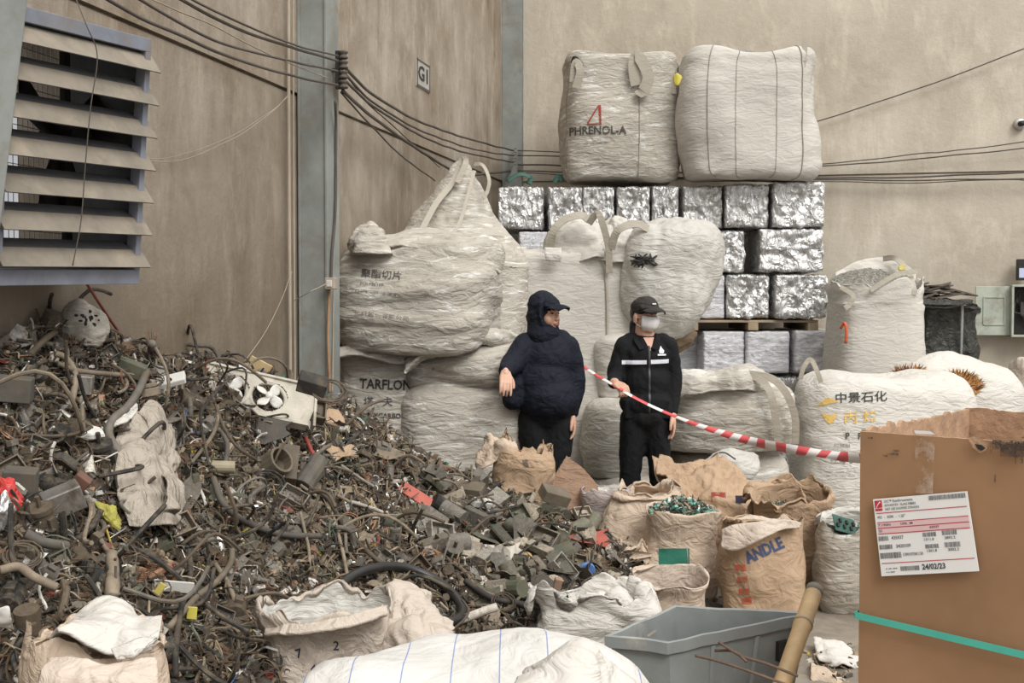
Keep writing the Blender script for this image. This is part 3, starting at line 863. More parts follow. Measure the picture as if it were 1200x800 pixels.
# B
Bb = bigbag('bulk_bag', 873, 11.0, 3.88, 2.74, .60, .44, 'big plain cream bag, right of the two on top of the foil bales', M_BAGG, 9, 4.0, .03,
            big=(.05, 1.7), fold=(.024, 1.6, 3.2), lift=.16, top=[(.92, .98), (.935, .88), (.88, .5), (.87, .02)])
tB = Bb['t']
for x, r in ((829, .006), (860, .004), (904, .004), (938, .008)): seam(tB, Bb, px_col(Bb, x), .05, .78, r)
strap(tB, [q(835, 68, 10.7), q(838, 55, 10.7), q(845, 52, 10.68), q(851, 60, 10.66), q(848, 68, 10.68)], FRONT, .07)
strap(tB, [q(941, 78, 10.6), q(943, 60, 10.6), q(944, 45, 10.6)], FRONT, .055)
strap(tB, [q(832, 66, 10.62), q(862, 72, 10.6), q(884, 84, 10.58), q(906, 82, 10.58), q(928, 74, 10.58), q(946, 70, 10.6)], FRONT, .02)
sheet('bag_liner', [[q(944, 82, 10.75), q(949, 85, 10.9), q(952, 95, 11.0)], [q(942, 130, 10.72), q(950, 140, 10.85), q(953, 140, 11.0)], [q(941, 165, 10.72), q(947, 160, 10.85), q(950, 160, 11.0)], [q(938, 195, 10.72), q(940, 200, 10.85), q(943, 200, 11.0)]], 14, 30, M_BAGW, tB, .004, 5)
tag(sheet('yellow_tag', [[q(788, 90, 10.62), q(793, 85, 10.6), q(799, 88, 10.6)], [q(789, 96, 10.62), q(794, 95, 10.6), q(800, 92, 10.6)], [q(791, 101, 10.62), q(795, 100, 10.6), q(798, 97, 10.62)]], 8, 8, plain('yellow_plastic', (0.50, 0.43, 0.06), .5, 0, .1, 0), None, .004, 3)['o'],
    'small yellow tag caught between the two big bags on top of the bales', 'tag')
gm = thing('scrap_bundle', tuple(q(884, 78, 10.9)), 'grey folded sheet metal piece lying on top of the right upper bag', 'scrap')
mb = MB(); M = Matrix.Rotation(.3, 3, 'Z') @ Matrix.Rotation(.12, 3, 'Y'); mb.box(q(884, 70, 10.85), (.34, .2, .07), M); mb.box(q(868, 67, 10.8), (.16, .12, .09), M); mb.box(q(876, 63, 10.8), (.06, .05, .05), M)
mb.build('metal_box', M_STEELB, gm, bevel=.006)
mb = MB(); mb.box(q(894, 68, 10.85), (.30, .24, .012), Matrix.Rotation(.25, 3, 'Y')); mb.build('bent_sheet', M_STEEL, gm)

# G: the tall bag behind the people
G_ = bigbag('bulk_bag', 670, 9.15, 2.02, 0.0, .555, .50, 'tall clean off white bulk bag standing behind the two people', M_BAGG, 15, 5.5, .03,
            big=(.03, 1.4), fold=(.008, 2, 9), top=[(.955, .97), (.985, .88), (1.0, .5), (1.0, .02)], nr=90, m=140)
tG = G_['t']
seam(tG, G_, px_col(G_, 714), .03, .84, .012, M_STRAP); seam(tG, G_, px_col(G_, 593), .03, .84, .02, M_BAGG, 'corner_welt'); seam(tG, G_, px_col(G_, 712), .03, .84, .005)
# gathered filling spouts on its top
def spout(px0, px1, ytop, ybot, Y, seed, mat, parent, ry=.22):
    c = (px0 + px1) / 2; w = (px1 - px0) / 2 / F * Y
    z0 = P(c, ybot, Y).z; z1 = P(c, ytop, Y).z; h = z1 - z0
    return loft('gathered_top', [(-.06, w * 1.1, ry * 1.1, 2.4), (0, w * 1.05, ry, 2.4), (h * .35, w * .9, ry * .85, 2.2), (h * .7, w * .6, ry * .6, 2.0), (h * .95, w * .3, ry * .3, 2), (h, w * .05, ry * .05, 2)],
                36, 70, mat, parent, None, seed, None, (P(c, 350, Y).x, Y, z0), (.05, 4), (.035, 9, 4), (.01, 16), False)
spout(640, 716, 250, 296, 8.95, 4, M_BAGG, tG, .3); spout(690, 752, 256, 296, 8.9, 8, M_BAGG, tG, .3)
strap(tG, [q(645, 292, 8.65), q(648, 272, 8.6), q(660, 258, 8.6), q(680, 252, 8.6), q(690, 258, 8.62)], [FRONT + UPZ * .5] * 5, .07)
strap(tG, [q(690, 262, 8.55), q(700, 250, 8.5), q(706, 262, 8.5), q(713, 290, 8.55), q(714, 320, 8.6)], [FRONT] * 5, .06)
strap(tG, [q(716, 292, 8.55), q(724, 270, 8.5), q(745, 262, 8.5), q(760, 268, 8.5)], [FRONT + UPZ * .4] * 4, .07)
tg = sheet('paper_tag', [[q(638, 289, 8.58), q(658, 290, 8.57)], [q(638, 298, 8.56), q(658, 299, 8.55)], [q(640, 306, 8.57), q(657, 307, 8.56)]], 8, 8, M_BAGW, tG, .004, 2, (.01, 3), (.004, 3, 3), (0, 1))
# H: light film bag hanging over the bales
H_ = loft('film_bag', [(0, .10, .08, 2), (.06, .24, .22, 2.2), (.25, .33, .33, 2.4), (.5, .37, .36, 2.6), (.7, .34, .34, 2.8), (.82, .27, .27, 2.6), (.88, .12, .12, 2.2), (.89, .01, .01, 2)], 80, 140, M_FILM, None, None, 21,
          Matrix.Rotation(.12, 4, 'Y'), (P(772, 350, 8.75).x, 8.75, P(770, 400, 8.75).z), (.06, 2.2), (.040, 4.5, 1.6), (.006, 9), False)
tag(H_['o'], 'bulging translucent white plastic bag with a torn hole above the masked person', 'bag')
pH = P(752, 305, 8.5)
mb = MB()
for k in range(46):
    a = pH + Vector((R.gauss(0, .03), 0, R.gauss(0, .018))); h = H_['bvh'].ray_cast(a + FRONT * 1, -FRONT, 3)
    if h[0] is None: continue
    a = h[0] + FRONT * .004
    d = Vector((R.uniform(-.05, .05), R.uniform(-.01, .01), R.uniform(-.03, .03))); mb.tube([a - d, a + FRONT * .012, a + d], .005, 5)
oh = mb.build('dark_contents', M_DARK, H_['o']); oh['label'] = 'dark scrap showing through the torn hole'
for (x, y, r_) in ((751, 294, .018),):
    pass
# I: two sacks between and behind the people, brown sack behind the masked person
Ib = bigbag('woven_sack', 727, 8.45, .93, .40, .24, .28, 'upper grey white sack squeezed in behind the two people', M_BAG, 31, 3, .08, nr=40, m=70)
Ic = bigbag('woven_sack', 730, 8.40, .42, 0.0, .26, .28, 'lower dusty sack seen between the legs of the masked person', M_BAGD, 32, 3, .08, nr=40, m=70)
Ie = bigbag('woven_sack', 742, 8.75, 1.38, .93, .30, .24, 'crumpled cream sack behind the shoulder of the masked person', M_BAGG, 34, 3, .05, nr=40, m=70)
Id = loft('brown_sack', [(0, .10, .1, 2), (.05, .16, .15, 2.4), (.16, .15, .15, 2.4), (.26, .08, .09, 2.2), (.30, .01, .01, 2)], 30, 60, fabric('brown_sackcloth', (0.28, 0.20, 0.125), (0.15, 0.11, 0.07), .6), None, None, 5, Matrix.Rotation(-.5, 4, 'Y'), (P(799, 350, 8.8).x, 8.8, 1.29), (.03, 4), (.02, 6, 9), (.006, 14))
tag(Id['o'], 'small brown sack wedged under the translucent plastic bag', 'sack')
# C: lying bag with chinese print, D peaked bag behind it
C_ = bigbag('bulk_bag', 497, 7.85, 2.06, 1.31, .515, .44, 'wide slumped dirty bag with faded lettering, lying on the left bags', M_BAGD, 41, 3.0, .05, rotz=-.20, nr=80, m=130,
            big=(.05, 1.8), fold=(.036, 1.4, 7.5), top=[(.95, .88), (1.0, .70), (1.04, .42), (1.03, .02)])
tC = C_['t']
text_on(C_, [('聚酯切片', 447, 322, 11, -.08, 1.1)], M_PRINTK)
text_on(C_, [('POLYESTER', 436, 333, 5, -.06, 1.1), ('CHIPS  NET 1000KG', 440, 343, 5, -.1, 1.1), ('化纤股份有限公司', 447, 370, 6, -.12, 1.35)], M_PRINTG)
spout(416, 462, 261, 288, 7.6, 51, M_BAGD, tC, .16)
sheet('rolled_collar', [[q(430, 282, 7.66), q(470, 280, 7.62), q(520, 290, 7.60), q(560, 300, 7.66), q(586, 314, 7.75)], [q(428, 292, 7.54), q(470, 291, 7.50), q(520, 300, 7.48), q(560, 310, 7.54), q(585, 322, 7.64)]], 60, 10, M_BAGD, tC, .012, 6, (.02, 5), (.012, 8, 8))
D_ = loft('bulk_bag', [(0, .38, .34, 3), (.03, .44, .37, 3), (.9, .48, .40, 3), (1.75, .50, .40, 3), (1.90, .50, .40, 3, .0), (2.08, .41, .33, 2.2, .0), (2.25, .30, .24, 1.9, -.01), (2.42, .185, .15, 1.8, 0), (2.55, .095, .08, 1.8, .03), (2.62, .05, .05, 2, .04), (2.65, .01, .01, 2, .04)],
          96, 120, M_BAGD, None, None, 61, None, (P(537, 350, 8.62).x, 8.62, 0), (.06, 2.0), (.035, 3.2, 1.2), (.005, 9), False)
D_['t'] = tag(D_['o'], 'dirty bag drawn up to a tall peak behind the slumped bag, against the corner', 'bag')
WLOC[D_['o'].name] = D_['o'].location.copy()
strap(D_['o'], [q(487, 284, 8.1), q(510, 240, 8.3), q(530, 214, 8.45), q(541, 188, 8.5), q(546, 190, 8.45), q(536, 214, 8.4)], FRONT, .05)
strap(D_['o'], [q(556, 192, 8.5), q(566, 194, 8.45), q(573, 210, 8.4), q(571, 224, 8.38), q(566, 232, 8.35)], [XX * .6 + FRONT] * 5, .035)
strap(D_['o'], [q(556, 200, 8.45), q(548, 230, 8.3), q(538, 262, 8.15), q(520, 286, 8.0)], FRONT, .03, 'sewn_edge')
# E and F
E_ = bigbag('bulk_bag', 446, 7.88, 1.36, 0.0, .255, .23, 'bag with bold black capital lettering by the grey column behind the scrap heap', M_BAGD, 71, 3.5, .04, rotz=-.21, nr=80, m=110, fold=(.018, 2, 11), top=[(.94, .9), (.98, .7), (1.0, .4), (1.0, .02)])
text_on(E_, [('TARFLON', 452, 451, 16, -.04, .86)], M_PRINTK2)
text_on(E_, [('塔   夫', 443, 471, 11, 0, 1.1)], M_PRINTK); text_on(E_, [('POLYCARBON', 450, 487, 8, -.03, 1.0), ('A - FF C', 448, 500, 7, 0, 1)], M_PRINTK)
sheet('rolled_collar', [[q(396, 410, 7.62), q(425, 404, 7.6), q(455, 412, 7.6), q(478, 416, 7.6)], [q(398, 420, 7.56), q(425, 416, 7.54), q(455, 424, 7.54), q(478, 424, 7.56)]], 40, 8, M_BAGD, E_['t'], .02, 9, (.02, 6), (.01, 8, 8))
F_ = bigbag('bulk_bag', 549, 7.98, 1.12, 0.0, .44, .43, 'full dusty bag with a folded neck, right of the bag with bold capital lettering', M_BAGD, 81, 3.6, .05, nr=80, m=130, big=(.045, 1.8), fold=(.018, 1.8, 9))
tF = F_['t']
loft('folded_neck', [(0, .36, .34, 3), (.04, .43, .41, 3), (.16, .44, .43, 3), (.25, .38, .38, 2.8), (.31, .25, .25, 2.4), (.33, .02, .02, 2)], 40, 110, M_BAGD, tF, None, 83, Matrix.Rotation(-.06, 4, 'Y'), (P(551, 350, 7.98).x, 7.98, 1.08), (.05, 3), (.03, 2.5, 12), (.006, 12))
sheet('neck_roll', [[q(474, 420, 7.55), q(500, 405, 7.5), q(540, 392, 7.5), q(575, 388, 7.65), q(612, 396, 7.85)], [q(474, 436, 7.48), q(500, 412, 7.42), q(540, 399, 7.42), q(575, 396, 7.6), q(612, 404, 7.82)], [q(476, 440, 7.55), q(502, 418, 7.5), q(542, 404, 7.5), q(577, 400, 7.65), q(612, 408, 7.86)]], 50, 12, M_BAGD, tF, .02, 12, (.03, 5), (.015, 8, 8))
# J, K right of the people
K_ = bigbag('bulk_bag', 850, 8.45, .62, 0.0, .41, .40, 'squashed grey white bag at floor level right of the masked person', M_BAG, 91, 3.2, .06, nr=56, m=110, fold=(.016, 2, 9))
J_ = bigbag('bulk_bag', 850, 8.35, 1.12, .60, .465, .42, 'dusty full bag with draped straps, right beside the masked person', M_BAGD, 95, 3.0, .06, nr=70, m=130, big=(.05, 2.0), fold=(.018, 2, 7),
             top=[(.95, .85), (1.02, .65), (1.05, .35), (1.05, .02)])
tJ = J_['t']
sheet('folded_neck', [[q(782, 452, 8.0), q(800, 436, 8.0), q(840, 431, 8.0), q(880, 434, 8.0), q(905, 446, 8.05)], [q(784, 462, 7.93), q(802, 446, 7.9), q(842, 442, 7.88), q(880, 446, 7.88), q(910, 458, 7.95)], [q(786, 468, 7.96), q(806, 462, 7.9), q(845, 458, 7.88), q(876, 456, 7.88), q(905, 470, 7.95)]], 60, 18, M_BAG, tJ, .02, 14, (.05, 5), (.02, 8, 8))
strap(tJ, [q(874, 436, 7.9), q(895, 448, 7.85), q(905, 468, 7.82), q(910, 500, 7.86), q(912, 520, 7.9)], FRONT, .06)
strap(tJ, [q(880, 438, 7.88), q(905, 444, 7.85), q(922, 462, 7.85), q(932, 490, 7.9), q(932, 520, 7.95)], FRONT, .06)
# L: bag of grey granules
xL = P(1025, 350, 10.2).x
tL = thing('bulk_bag', (xL, 10.2, 0), 'open white bag heaped with grey crushed granules by the back wall', 'bag')
L_ = loft('bag_body', [(0, .30, .30, 4), (.03, .345, .345, 5), (.8, .37, .36, 5), (1.50, .365, .36, 4.5), (1.64, .37, .37, 3.2), (1.735, .385, .375, 2.8), (1.76, .375, .365, 2.8), (1.72, .35, .345, 2.8), (1.66, .33, .33, 2.8), (1.60, .3, .3, 2.8), (1.58, .02, .02, 2.8)],
          110, 120, M_BAGG, tL, 5.5, 101, None, (xL, 10.2, 0), (.025, 1.6), (.010, 2, 16), (.003, 14), rimwave=.10)
V = []; nn = 46
def disc_heap(c, rx, ry, h, seed, amp=.02, f=9, n=46):
    V = []; Fc = []
    for i in range(n):
        r = i / (n - 1)
        for j in range(72):
            a = 2 * PI * j / 72
            x = rx * r * math.cos(a); y = ry * r * math.sin(a)
            z = h * (1 - r ** 1.6) + amp * billow(Vector((x * f, y * f, seed)), 3)
            V.append((c[0] + x, c[1] + y, c[2] + z))
    return V, grid_faces(n, 72, True)
M_GRAN = plain('grey_granules', (0.235, 0.22, 0.19), .9, 0, .75, 1.0, 60)
V, Fc = disc_heap((xL, 10.2, 1.76), .375, .37, .10, 3, .035, 12)
V = [(a, b_, c + .40 * (b_ - 10.2)) for a, b_, c in V]
tag(mk('granule_heap', V, Fc, M_GRAN), 'heap of grey crushed granules filling the open bag by the back wall', 'granules', kind='stuff')
strap(tL, [q(1035, 303, 10.3), q(1050, 303, 10.2), q(1064, 318, 10.0), q(1070, 335, 9.85), q(1072, 345, 9.83)], FRONT, .06)
strap(tL, [q(985, 336, 9.84), q(1000, 346, 9.8), q(996, 356, 9.8), q(990, 361, 9.8)], FRONT, .05)
strap(tL, [q(1020, 340, 9.8), q(1050, 322, 9.82), q(1075, 318, 9.9)], FRONT, .05)
sheet('back_rim', [[q(978, 322, 10.45), q(1000, 308, 10.55), q(1028, 301, 10.6), q(1052, 304, 10.55), q(1072, 318, 10.4)], [q(976, 345, 10.3), q(1000, 330, 10.5), q(1028, 325, 10.56), q(1052, 326, 10.5), q(1074, 345, 10.3)]], 50, 14, M_BAGG, tL, .012, 77, (.03, 6), (.015, 8, 8))
y_ = sheet('yellow_patch', [[q(1052, 312, 9.9), q(1060, 308, 9.9)], [q(1054, 317, 9.88), q(1061, 316, 9.88)]], 5, 5, plain('yellow_dull', (0.45, 0.38, 0.10), .6, 0, .1, 0), tL, .006, 1)
og = [q(985, 385, 9.83), q(990, 378, 9.8), q(992, 390, 9.8), q(991, 402, 9.82)]
V, Fc = ribbon_geo(og, FRONT, .022, .006, 16); tag(mk('orange_strap', V, Fc, plain('orange_web', (0.60, 0.11, 0.04), .6, 0, .15, 0)), 'bright orange loop between the lowest foil bale and the granule bag', 'strap')
# M: white printed bag
M__ = bigbag('bulk_bag', 1030, 8.75, 1.09, .10, .60, .47, 'clean white bulk bag with Chinese print, behind the cardboard box', M_BAGW, 111, 4, .03, rot=Matrix.Rotation(.045, 4, 'Y'), nr=84, m=150, big=(.05, 1.7), fold=(.024, 1.5, 5), fine=(.004, 10),
             top=[(.95, .9), (1.0, .75), (1.03, .4), (1.0, .02)])
tM = M__['t']
text_on(M__, [('中景石化', 1009, 466, 13, .05, 1.15)], M_PRINTK2)
text_on(M__, [('P', 993, 511, 11, 0, .9), ('P', 1008, 511, 11, 0, .9)], M_PRINTK)
text_on(M__, [('均聚级', 987, 522, 5, 0, 1.3), ('净重: 25kg', 993, 531, 5, 0, 1.3), ('批号 6.0', 990, 540, 8, 0, 1.2), ('---- ----- -----', 985, 552, 5, .05, 1.3), ('---- ------ ----', 985, 557, 5, .05, 1.3)], M_PRINTG)
text_on(M__, [('丙', 997, 490, 15, .06, 1.15), ('烯', 1020, 489, 15, .06, 1.15)], M_PRINTY)
mb = MB(); p = surf(M__, 970, 472)
stamp(mb, poly_geo([(-.07, -.03), (.0, .04), (.07, .01), (.02, -.0)]), M__['bvh'], p, XX, FRONT, off=.006)
p = surf(M__, 972, 489); stamp(mb, poly_geo([(-.05, .03), (.0, .015), (.05, .03), (.02, -.03), (.0, -.045), (-.02, -.03)]), M__['bvh'], p, XX, FRONT, off=.006)
mb.build('printed_logo', M_PRINTY, tM)
strap(tM, [q(938, 444, 8.3), q(942, 430, 8.28), q(950, 421, 8.28), q(958, 436, 8.26), q(962, 448, 8.27)], FRONT, .04)
# pallet under M, and boards
def pallet(name, x0, x1, y0, y1, z, label, rot=0.0, h=.11, boards=5):
    c = Vector(((x0 + x1) / 2, (y0 + y1) / 2, z)); Mr = Matrix.Rotation(rot, 3, 'Z')
    t = thing(name, tuple(c), label, 'pallet')
    w, d = x1 - x0, y1 - y0
    for k in range(boards):
        mb = MB(); mb.box(c + Mr @ Vector((0, -d / 2 + (k + .5) * d / boards, h - .011)), (w, d / boards * .78, .022), Mr); mb.build('deck_board', M_WOOD, t, bevel=.002)
    for k in range(3):
        mb = MB(); mb.box(c + Mr @ Vector((-w / 2 + .05 + k * (w - .1) / 2, 0, (h - .022) / 2)), (.09, d, h - .024), Mr); mb.build('stringer', M_WOOD, t, bevel=.002)
    return t
pallet('wooden_pallet', 2.02, 3.42, 8.2, 9.3, 0.0, 'wooden pallet under the white printed bulk bag', h=.10)
# N: white bag with rusty burst
N__ = bigbag('bulk_bag', 1118, 9.6, 1.15, 0.0, .50, .36, 'white bag with two rusty brown burst holes, behind the printed white bag', M_BAGW, 121, 3.5, .03, nr=70, m=120, big=(.06, 2.2), fold=(.02, 2.5, 5), top=[(.92, .92), (.98, .75), (1.03, .4), (1.04, .02)])
def tuft(name, px, py, Y, w, h, cols, n, parent, lab):
    mb = MB(); c = P(px, py, Y)
    for k in range(n):
        a = R.uniform(0, 2 * PI); rr = R.uniform(.55, 1.0)
        p = c + Vector((math.cos(a) * w * rr, R.uniform(-.02, .02), math.sin(a) * h * rr))
        o_ = Vector((0, 0, CAM_H)); hh = N__['bvh'].ray_cast(o_, (p - o_).normalized(), 20)
        if hh[0] is None: continue
        p = hh[0]
        d = Vector((math.cos(a) * R.uniform(.02, .06), -R.uniform(.005, .02), math.sin(a) * .03 + R.uniform(-.01, .03)))
        mb.tube([p, p + d * .6, p + d + Vector((R.uniform(-.01, .01), 0, .005))], [.005, .004, .001], 4, R.randrange(len(cols)), False)
    o = mb.build(name, cols, parent); o['label'] = lab
rust = [plain('rust_dark', (0.10, 0.045, 0.02), .9, 0, .3, 0), plain('rust_orange', (0.42, 0.15, 0.045), .9, 0, .3, 0), plain('ochre_fibre', (0.50, 0.31, 0.10), .9, 0, .3, 0)]
tuft('rusty_fibres', 1122, 452, 9.4, .17, .09, rust, 700, N__['t'], 'dark orange rusty fibres around the larger burst')
tuft('rusty_fibres', 1066, 437, 9.4, .11, .03, rust, 260, N__['t'], 'brown rusty fibres of the smaller burst')
# far right pale sack
Q_ = bigbag('woven_sack', 1205, 9.9, 1.16, .0, .16, .2, 'pinkish white crumpled sack at the right edge below the cabinet', M_PINKW, 131, 3, .05, nr=50, m=60, fold=(.03, 5, 7))
# O: black wrapped bundle against the back wall
xO = P(1103, 350, 10.75).x
tO = thing('scrap_bundle', (xO, 10.75, 0), 'black film wrapped bundle of scrap against the back wall, left of the cabinet', 'bundle')
M_BLKF = fabric('black_film', (0.016, 0.019, 0.017), (0.045, 0.045, 0.038), .3, .38, (4, 4, 4), .9)
loft('wrapped_body', [(0, .22, .26, 5), (.03, .245, .28, 6), (.8, .25, .29, 6), (1.5, .25, .29, 6), (1.58, .24, .28, 5), (1.6, .02, .02, 3)], 90, 110, M_BLKF, tO, None, 17, None, (xO, 10.75, 0), (.04, 3), (.035, 8, 3), (.012, 14), False)
mb = MB()
for k in range(24):
    c = Vector((xO + R.uniform(-.26, .12), 10.75 + R.uniform(-.2, .2), 1.62 + k * .006)); mb.box(c, (R.uniform(.15, .38), R.uniform(.1, .25), .014), (Matrix.Rotation(R.uniform(-.35, .35), 3, 'Y') @ Matrix.Rotation(R.uniform(-.5, .5), 3, 'Z')))
mb.build('loose_sheets', [plain('burnt_sheet', (0.085, 0.07, 0.055), .8, 0, .5, .3)], tO)
sheet('ragged_top_edge', [[P(1066, 350 , 10.4), P(1090, 350, 10.38), P(1120, 352, 10.38), P(1139, 352, 10.42)], [P(1067, 358, 10.38), P(1090, 357, 10.34), P(1120, 358, 10.34), P(1137, 357, 10.4)]], 40, 8, M_BLKF, tO, .012, 4, (.03, 7), (.015, 10, 10))
# wooden corner posts of the bundle
for x in (1078, 1128):
    mb = MB(); a, b_ = P(x, 352, 10.42), P(x - 2, 422, 10.42); mb.tube([a, b_], .012, 6); mb.build('corner_stake', M_STEEL, tO)
# ------------------------------------------------------------------ foil bales
def bale_mesh(name, seed, sx, sy, sz, kind):
    """bulged crumpled box, local coordinates, base at z=0"""
    n = 34
    V = []; Fc = []
    so = Vector((seed * 3.1, seed * 5.7, seed * 1.9))
    faces = [(0, 1, 2, 1), (0, 1, 2, -1), (1, 2, 0, 1), (1, 2, 0, -1), (2, 0, 1, 1), (2, 0, 1, -1)]
    for (a, b, c, s) in faces:
        base = len(V)
        for i in range(n + 1):
            for j in range(n + 1):
                p = [0, 0, 0]; p[a] = (i / n * 2 - 1); p[b] = (j / n * 2 - 1); p[c] = s
                q = Vector(p)
                # rounded cube
                r = .12; inner = Vector([max(-1 + r, min(1 - r, t)) for t in q]); d = q - inner
                if d.length > 1e-6: q = inner + d.normalized() * r
                w = Vector((q.x * sx / 2, q.y * sy / 2, (q.z + 1) * sz / 2))
                nn = d.normalized() if d.length > 1e-6 else Vector([0, 0, 0])
                wq = w + noise.noise_vector(w * 3 + so) * .07
                if kind == 0: f = Vector((5, 5, 3))       # all-round crumple
                elif kind == 1: f = Vector((12, 12, 2))   # upright layers
                else: f = Vector((5, 5, 16))              # wrapped, flat bands
                am = (.028, .024, .012)[kind]
                disp = am * (billow(Vector((wq.x * f.x, wq.y * f.y, wq.z * f.z)) + so, 2) * 1.5 - .4) + .012 * noise.noise(w * 5 + so)
                w2 = w + nn * disp
                V.append(w2)
        for i in range(n):
            for j in range(n):
                k = base + i * (n + 1) + j
                f_ = (k, k + n + 1, k + n + 2, k + 1)
                Fc.append(f_ if s > 0 else tuple(reversed(f_)))
    bm = bmesh.new(); vs = [bm.verts.new(v) for v in V]
    for f_ in Fc: bm.faces.new([vs[i] for i in f_])
    bmesh.ops.remove_doubles(bm, verts=bm.verts, dist=.0035)
    bmesh.ops.recalc_face_normals(bm, faces=bm.faces)
    me = bpy.data.meshes.new(name); bm.to_mesh(me); bm.free()
    me.polygons.foreach_set('use_smooth', [True] * len(me.polygons))
    me.materials.append(M_FOILP if kind == 2 else M_FOIL)
    return me
M_FOILP, nt, b, out = nodes_of('smooth_foil_wrap')
v = coords(nt)
c = ramp(nt, noisen(nt, coords(nt, (.5, .5, 6)), 3, 5, .6), [(0.3, (0.58, 0.58, 0.60)), (0.6, (0.90, 0.90, 0.93))])
nt.links.new(c, b.inputs['Base Color']); b.inputs['Metallic'].default_value = .35; b.inputs['Roughness'].default_value = .38
bn = bump(nt, noisen(nt, coords(nt, (2, 2, 8)), 5, 5, .65, 1.0), .8, .03); nt.links.new(bn, b.inputs['Normal'])
bmeshes = {}
for kd in range(3):
    for sd in range(3): bmeshes[(kd, sd)] = bale_mesh('foil_bale', 1 + kd * 5 + sd * 2.3, 1, .95, 1, kd)
def baleY(px): return 11.02 - .0009 * (px - 600)
def bale(x0, x1, ytop, ybot, kd, sd, label, group=None, dy=0.0, dark=False):
    Y = baleY((x0 + x1) / 2) + dy
    a, b_ = P(x0, ybot, Y), P(x1, ytop, Y)
    o = bpy.data.objects.new('foil_bale', bmeshes[(kd, sd)]); COL.objects.link(o)
    o.location = ((a.x + b_.x) / 2, Y + .48, a.z); o.scale = ((b_.x - a.x) * .975, 1, (b_.z - a.z) * .985)
    o.rotation_euler = (0, 0, R.uniform(-.03, .03))
    return tag(o, label, 'bale', group)
top = 'top row of crumpled foil bales'
bale(487, 520, 218, 268, 0, 1, 'foil bale at the far left end of the stack, left of the peaked bag', None, .2)
bale(584, 640, 217, 269, 1, 0, 'foil bale of the top row right beside the peaked bag')
bale(641, 683, 217, 269, 0, 0, 'top row foil bale directly under the left edge of the printed bag')
bale(684, 722, 217, 269, 1, 1, 'top row foil bale under the middle of the printed bag')
bale(723, 764, 217, 269, 0, 2, 'top row foil bale under the right edge of the printed bag')
bale(765, 798, 216, 269, 1, 2, 'narrow top row foil bale under the gap between the two upper bags')
bale(799, 848, 216, 268, 0, 1, 'top row foil bale under the left half of the plain cream bag')
bale(849, 903, 214, 267, 1, 0, 'top row foil bale under the right half of the plain cream bag')
bale(905, 970, 211, 267, 0, 2, 'largest top row foil bale at the right end of the stack')
bale(606, 642, 270, 320, 2, 0, 'foil bale of the second row showing left of the tall bag spouts')
bale(812, 876, 268, 320, 0, 0, 'second row foil bale left of the dark gap')
bale(890, 970, 266, 319, 0, 1, 'second row foil bale at the right end, right of the dark gap')
bale(800, 851, 321, 374, 2, 1, 'third row foil bale half hidden by the translucent plastic bag')
bale(852, 905, 320, 374, 0, 2, 'third row foil bale in the middle, above the wooden pallet')
bale(906, 971, 320, 374, 1, 1, 'third row foil bale at the right end of the pallet')
bale(773, 818, 390, 438, 2, 2, 'fourth row foil bale beside the shoulder of the masked person', None, .25)
bale(822, 874, 387, 438, 2, 0, 'smooth banded foil bale under the pallet, left of three')
bale(875, 929, 387, 438, 2, 1, 'smooth banded foil bale under the pallet, middle of three')
bale(931, 988, 386, 437, 2, 2, 'smooth banded foil bale under the pallet, right of three')
bale(868, 908, 440, 500, 0, 0, 'foil bale of the lowest visible row behind the draped bag')
bale(909, 950, 440, 500, 0, 1, 'foil bale of the lowest row showing between draped bag and white bag')
bale(895, 940, 502, 556, 0, 2, 'bottom foil bale near the floor between draped bag and white bag')
# hidden lower rows carry the row above
for x0, x1 in ((646, 722), (724, 798)):
    for (yt, yb) in ((270, 374), (376, 556)):
        bale(x0, x1, yt, yb, 0, 0, 'foil bale buried behind the tall off white bag', 'foil bales hidden behind the tall bag')
bale(487, 522, 270, 556, 0, 0, 'foil bale buried behind the tall off white bag', 'foil bales hidden behind the tall bag', .2)
bale(586, 644, 322, 556, 0, 0, 'foil bale buried behind the tall off white bag', 'foil bales hidden behind the tall bag')
for x0, x1 in ((802, 860), (950, 1000)): bale(x0, x1, 440, 556, 0, 0, 'foil bale buried behind the tall off white bag', 'foil bales hidden behind the tall bag')
a, b_ = P(806, 387, 10.75), P(960, 375, 10.75)
pallet('wooden_pallet', a.x, b_.x, 10.76, 11.75, a.z, 'wooden pallet between the third and fourth rows of foil bales', h=b_.z - a.z)
# green netting scraps between bales and upper bag
for pts, lb in (([(594, 213), (604, 206), (612, 204), (622, 208), (619, 216)], 'dark green strap scrap on the foil bale beside the corner column'), ([(649, 214), (655, 206), (659, 212)], 'small dark green strap scrap left of the printed bag')):
    V, Fc = ribbon_geo([P(x, y, 11.2) for x, y in pts], FRONT + UPZ, .05, .006, 16)
    tag(mk('green_strap', V, Fc, plain('green_web', (0.05, 0.12, 0.09), .7, 0, .2, 0)), lb, 'strap')
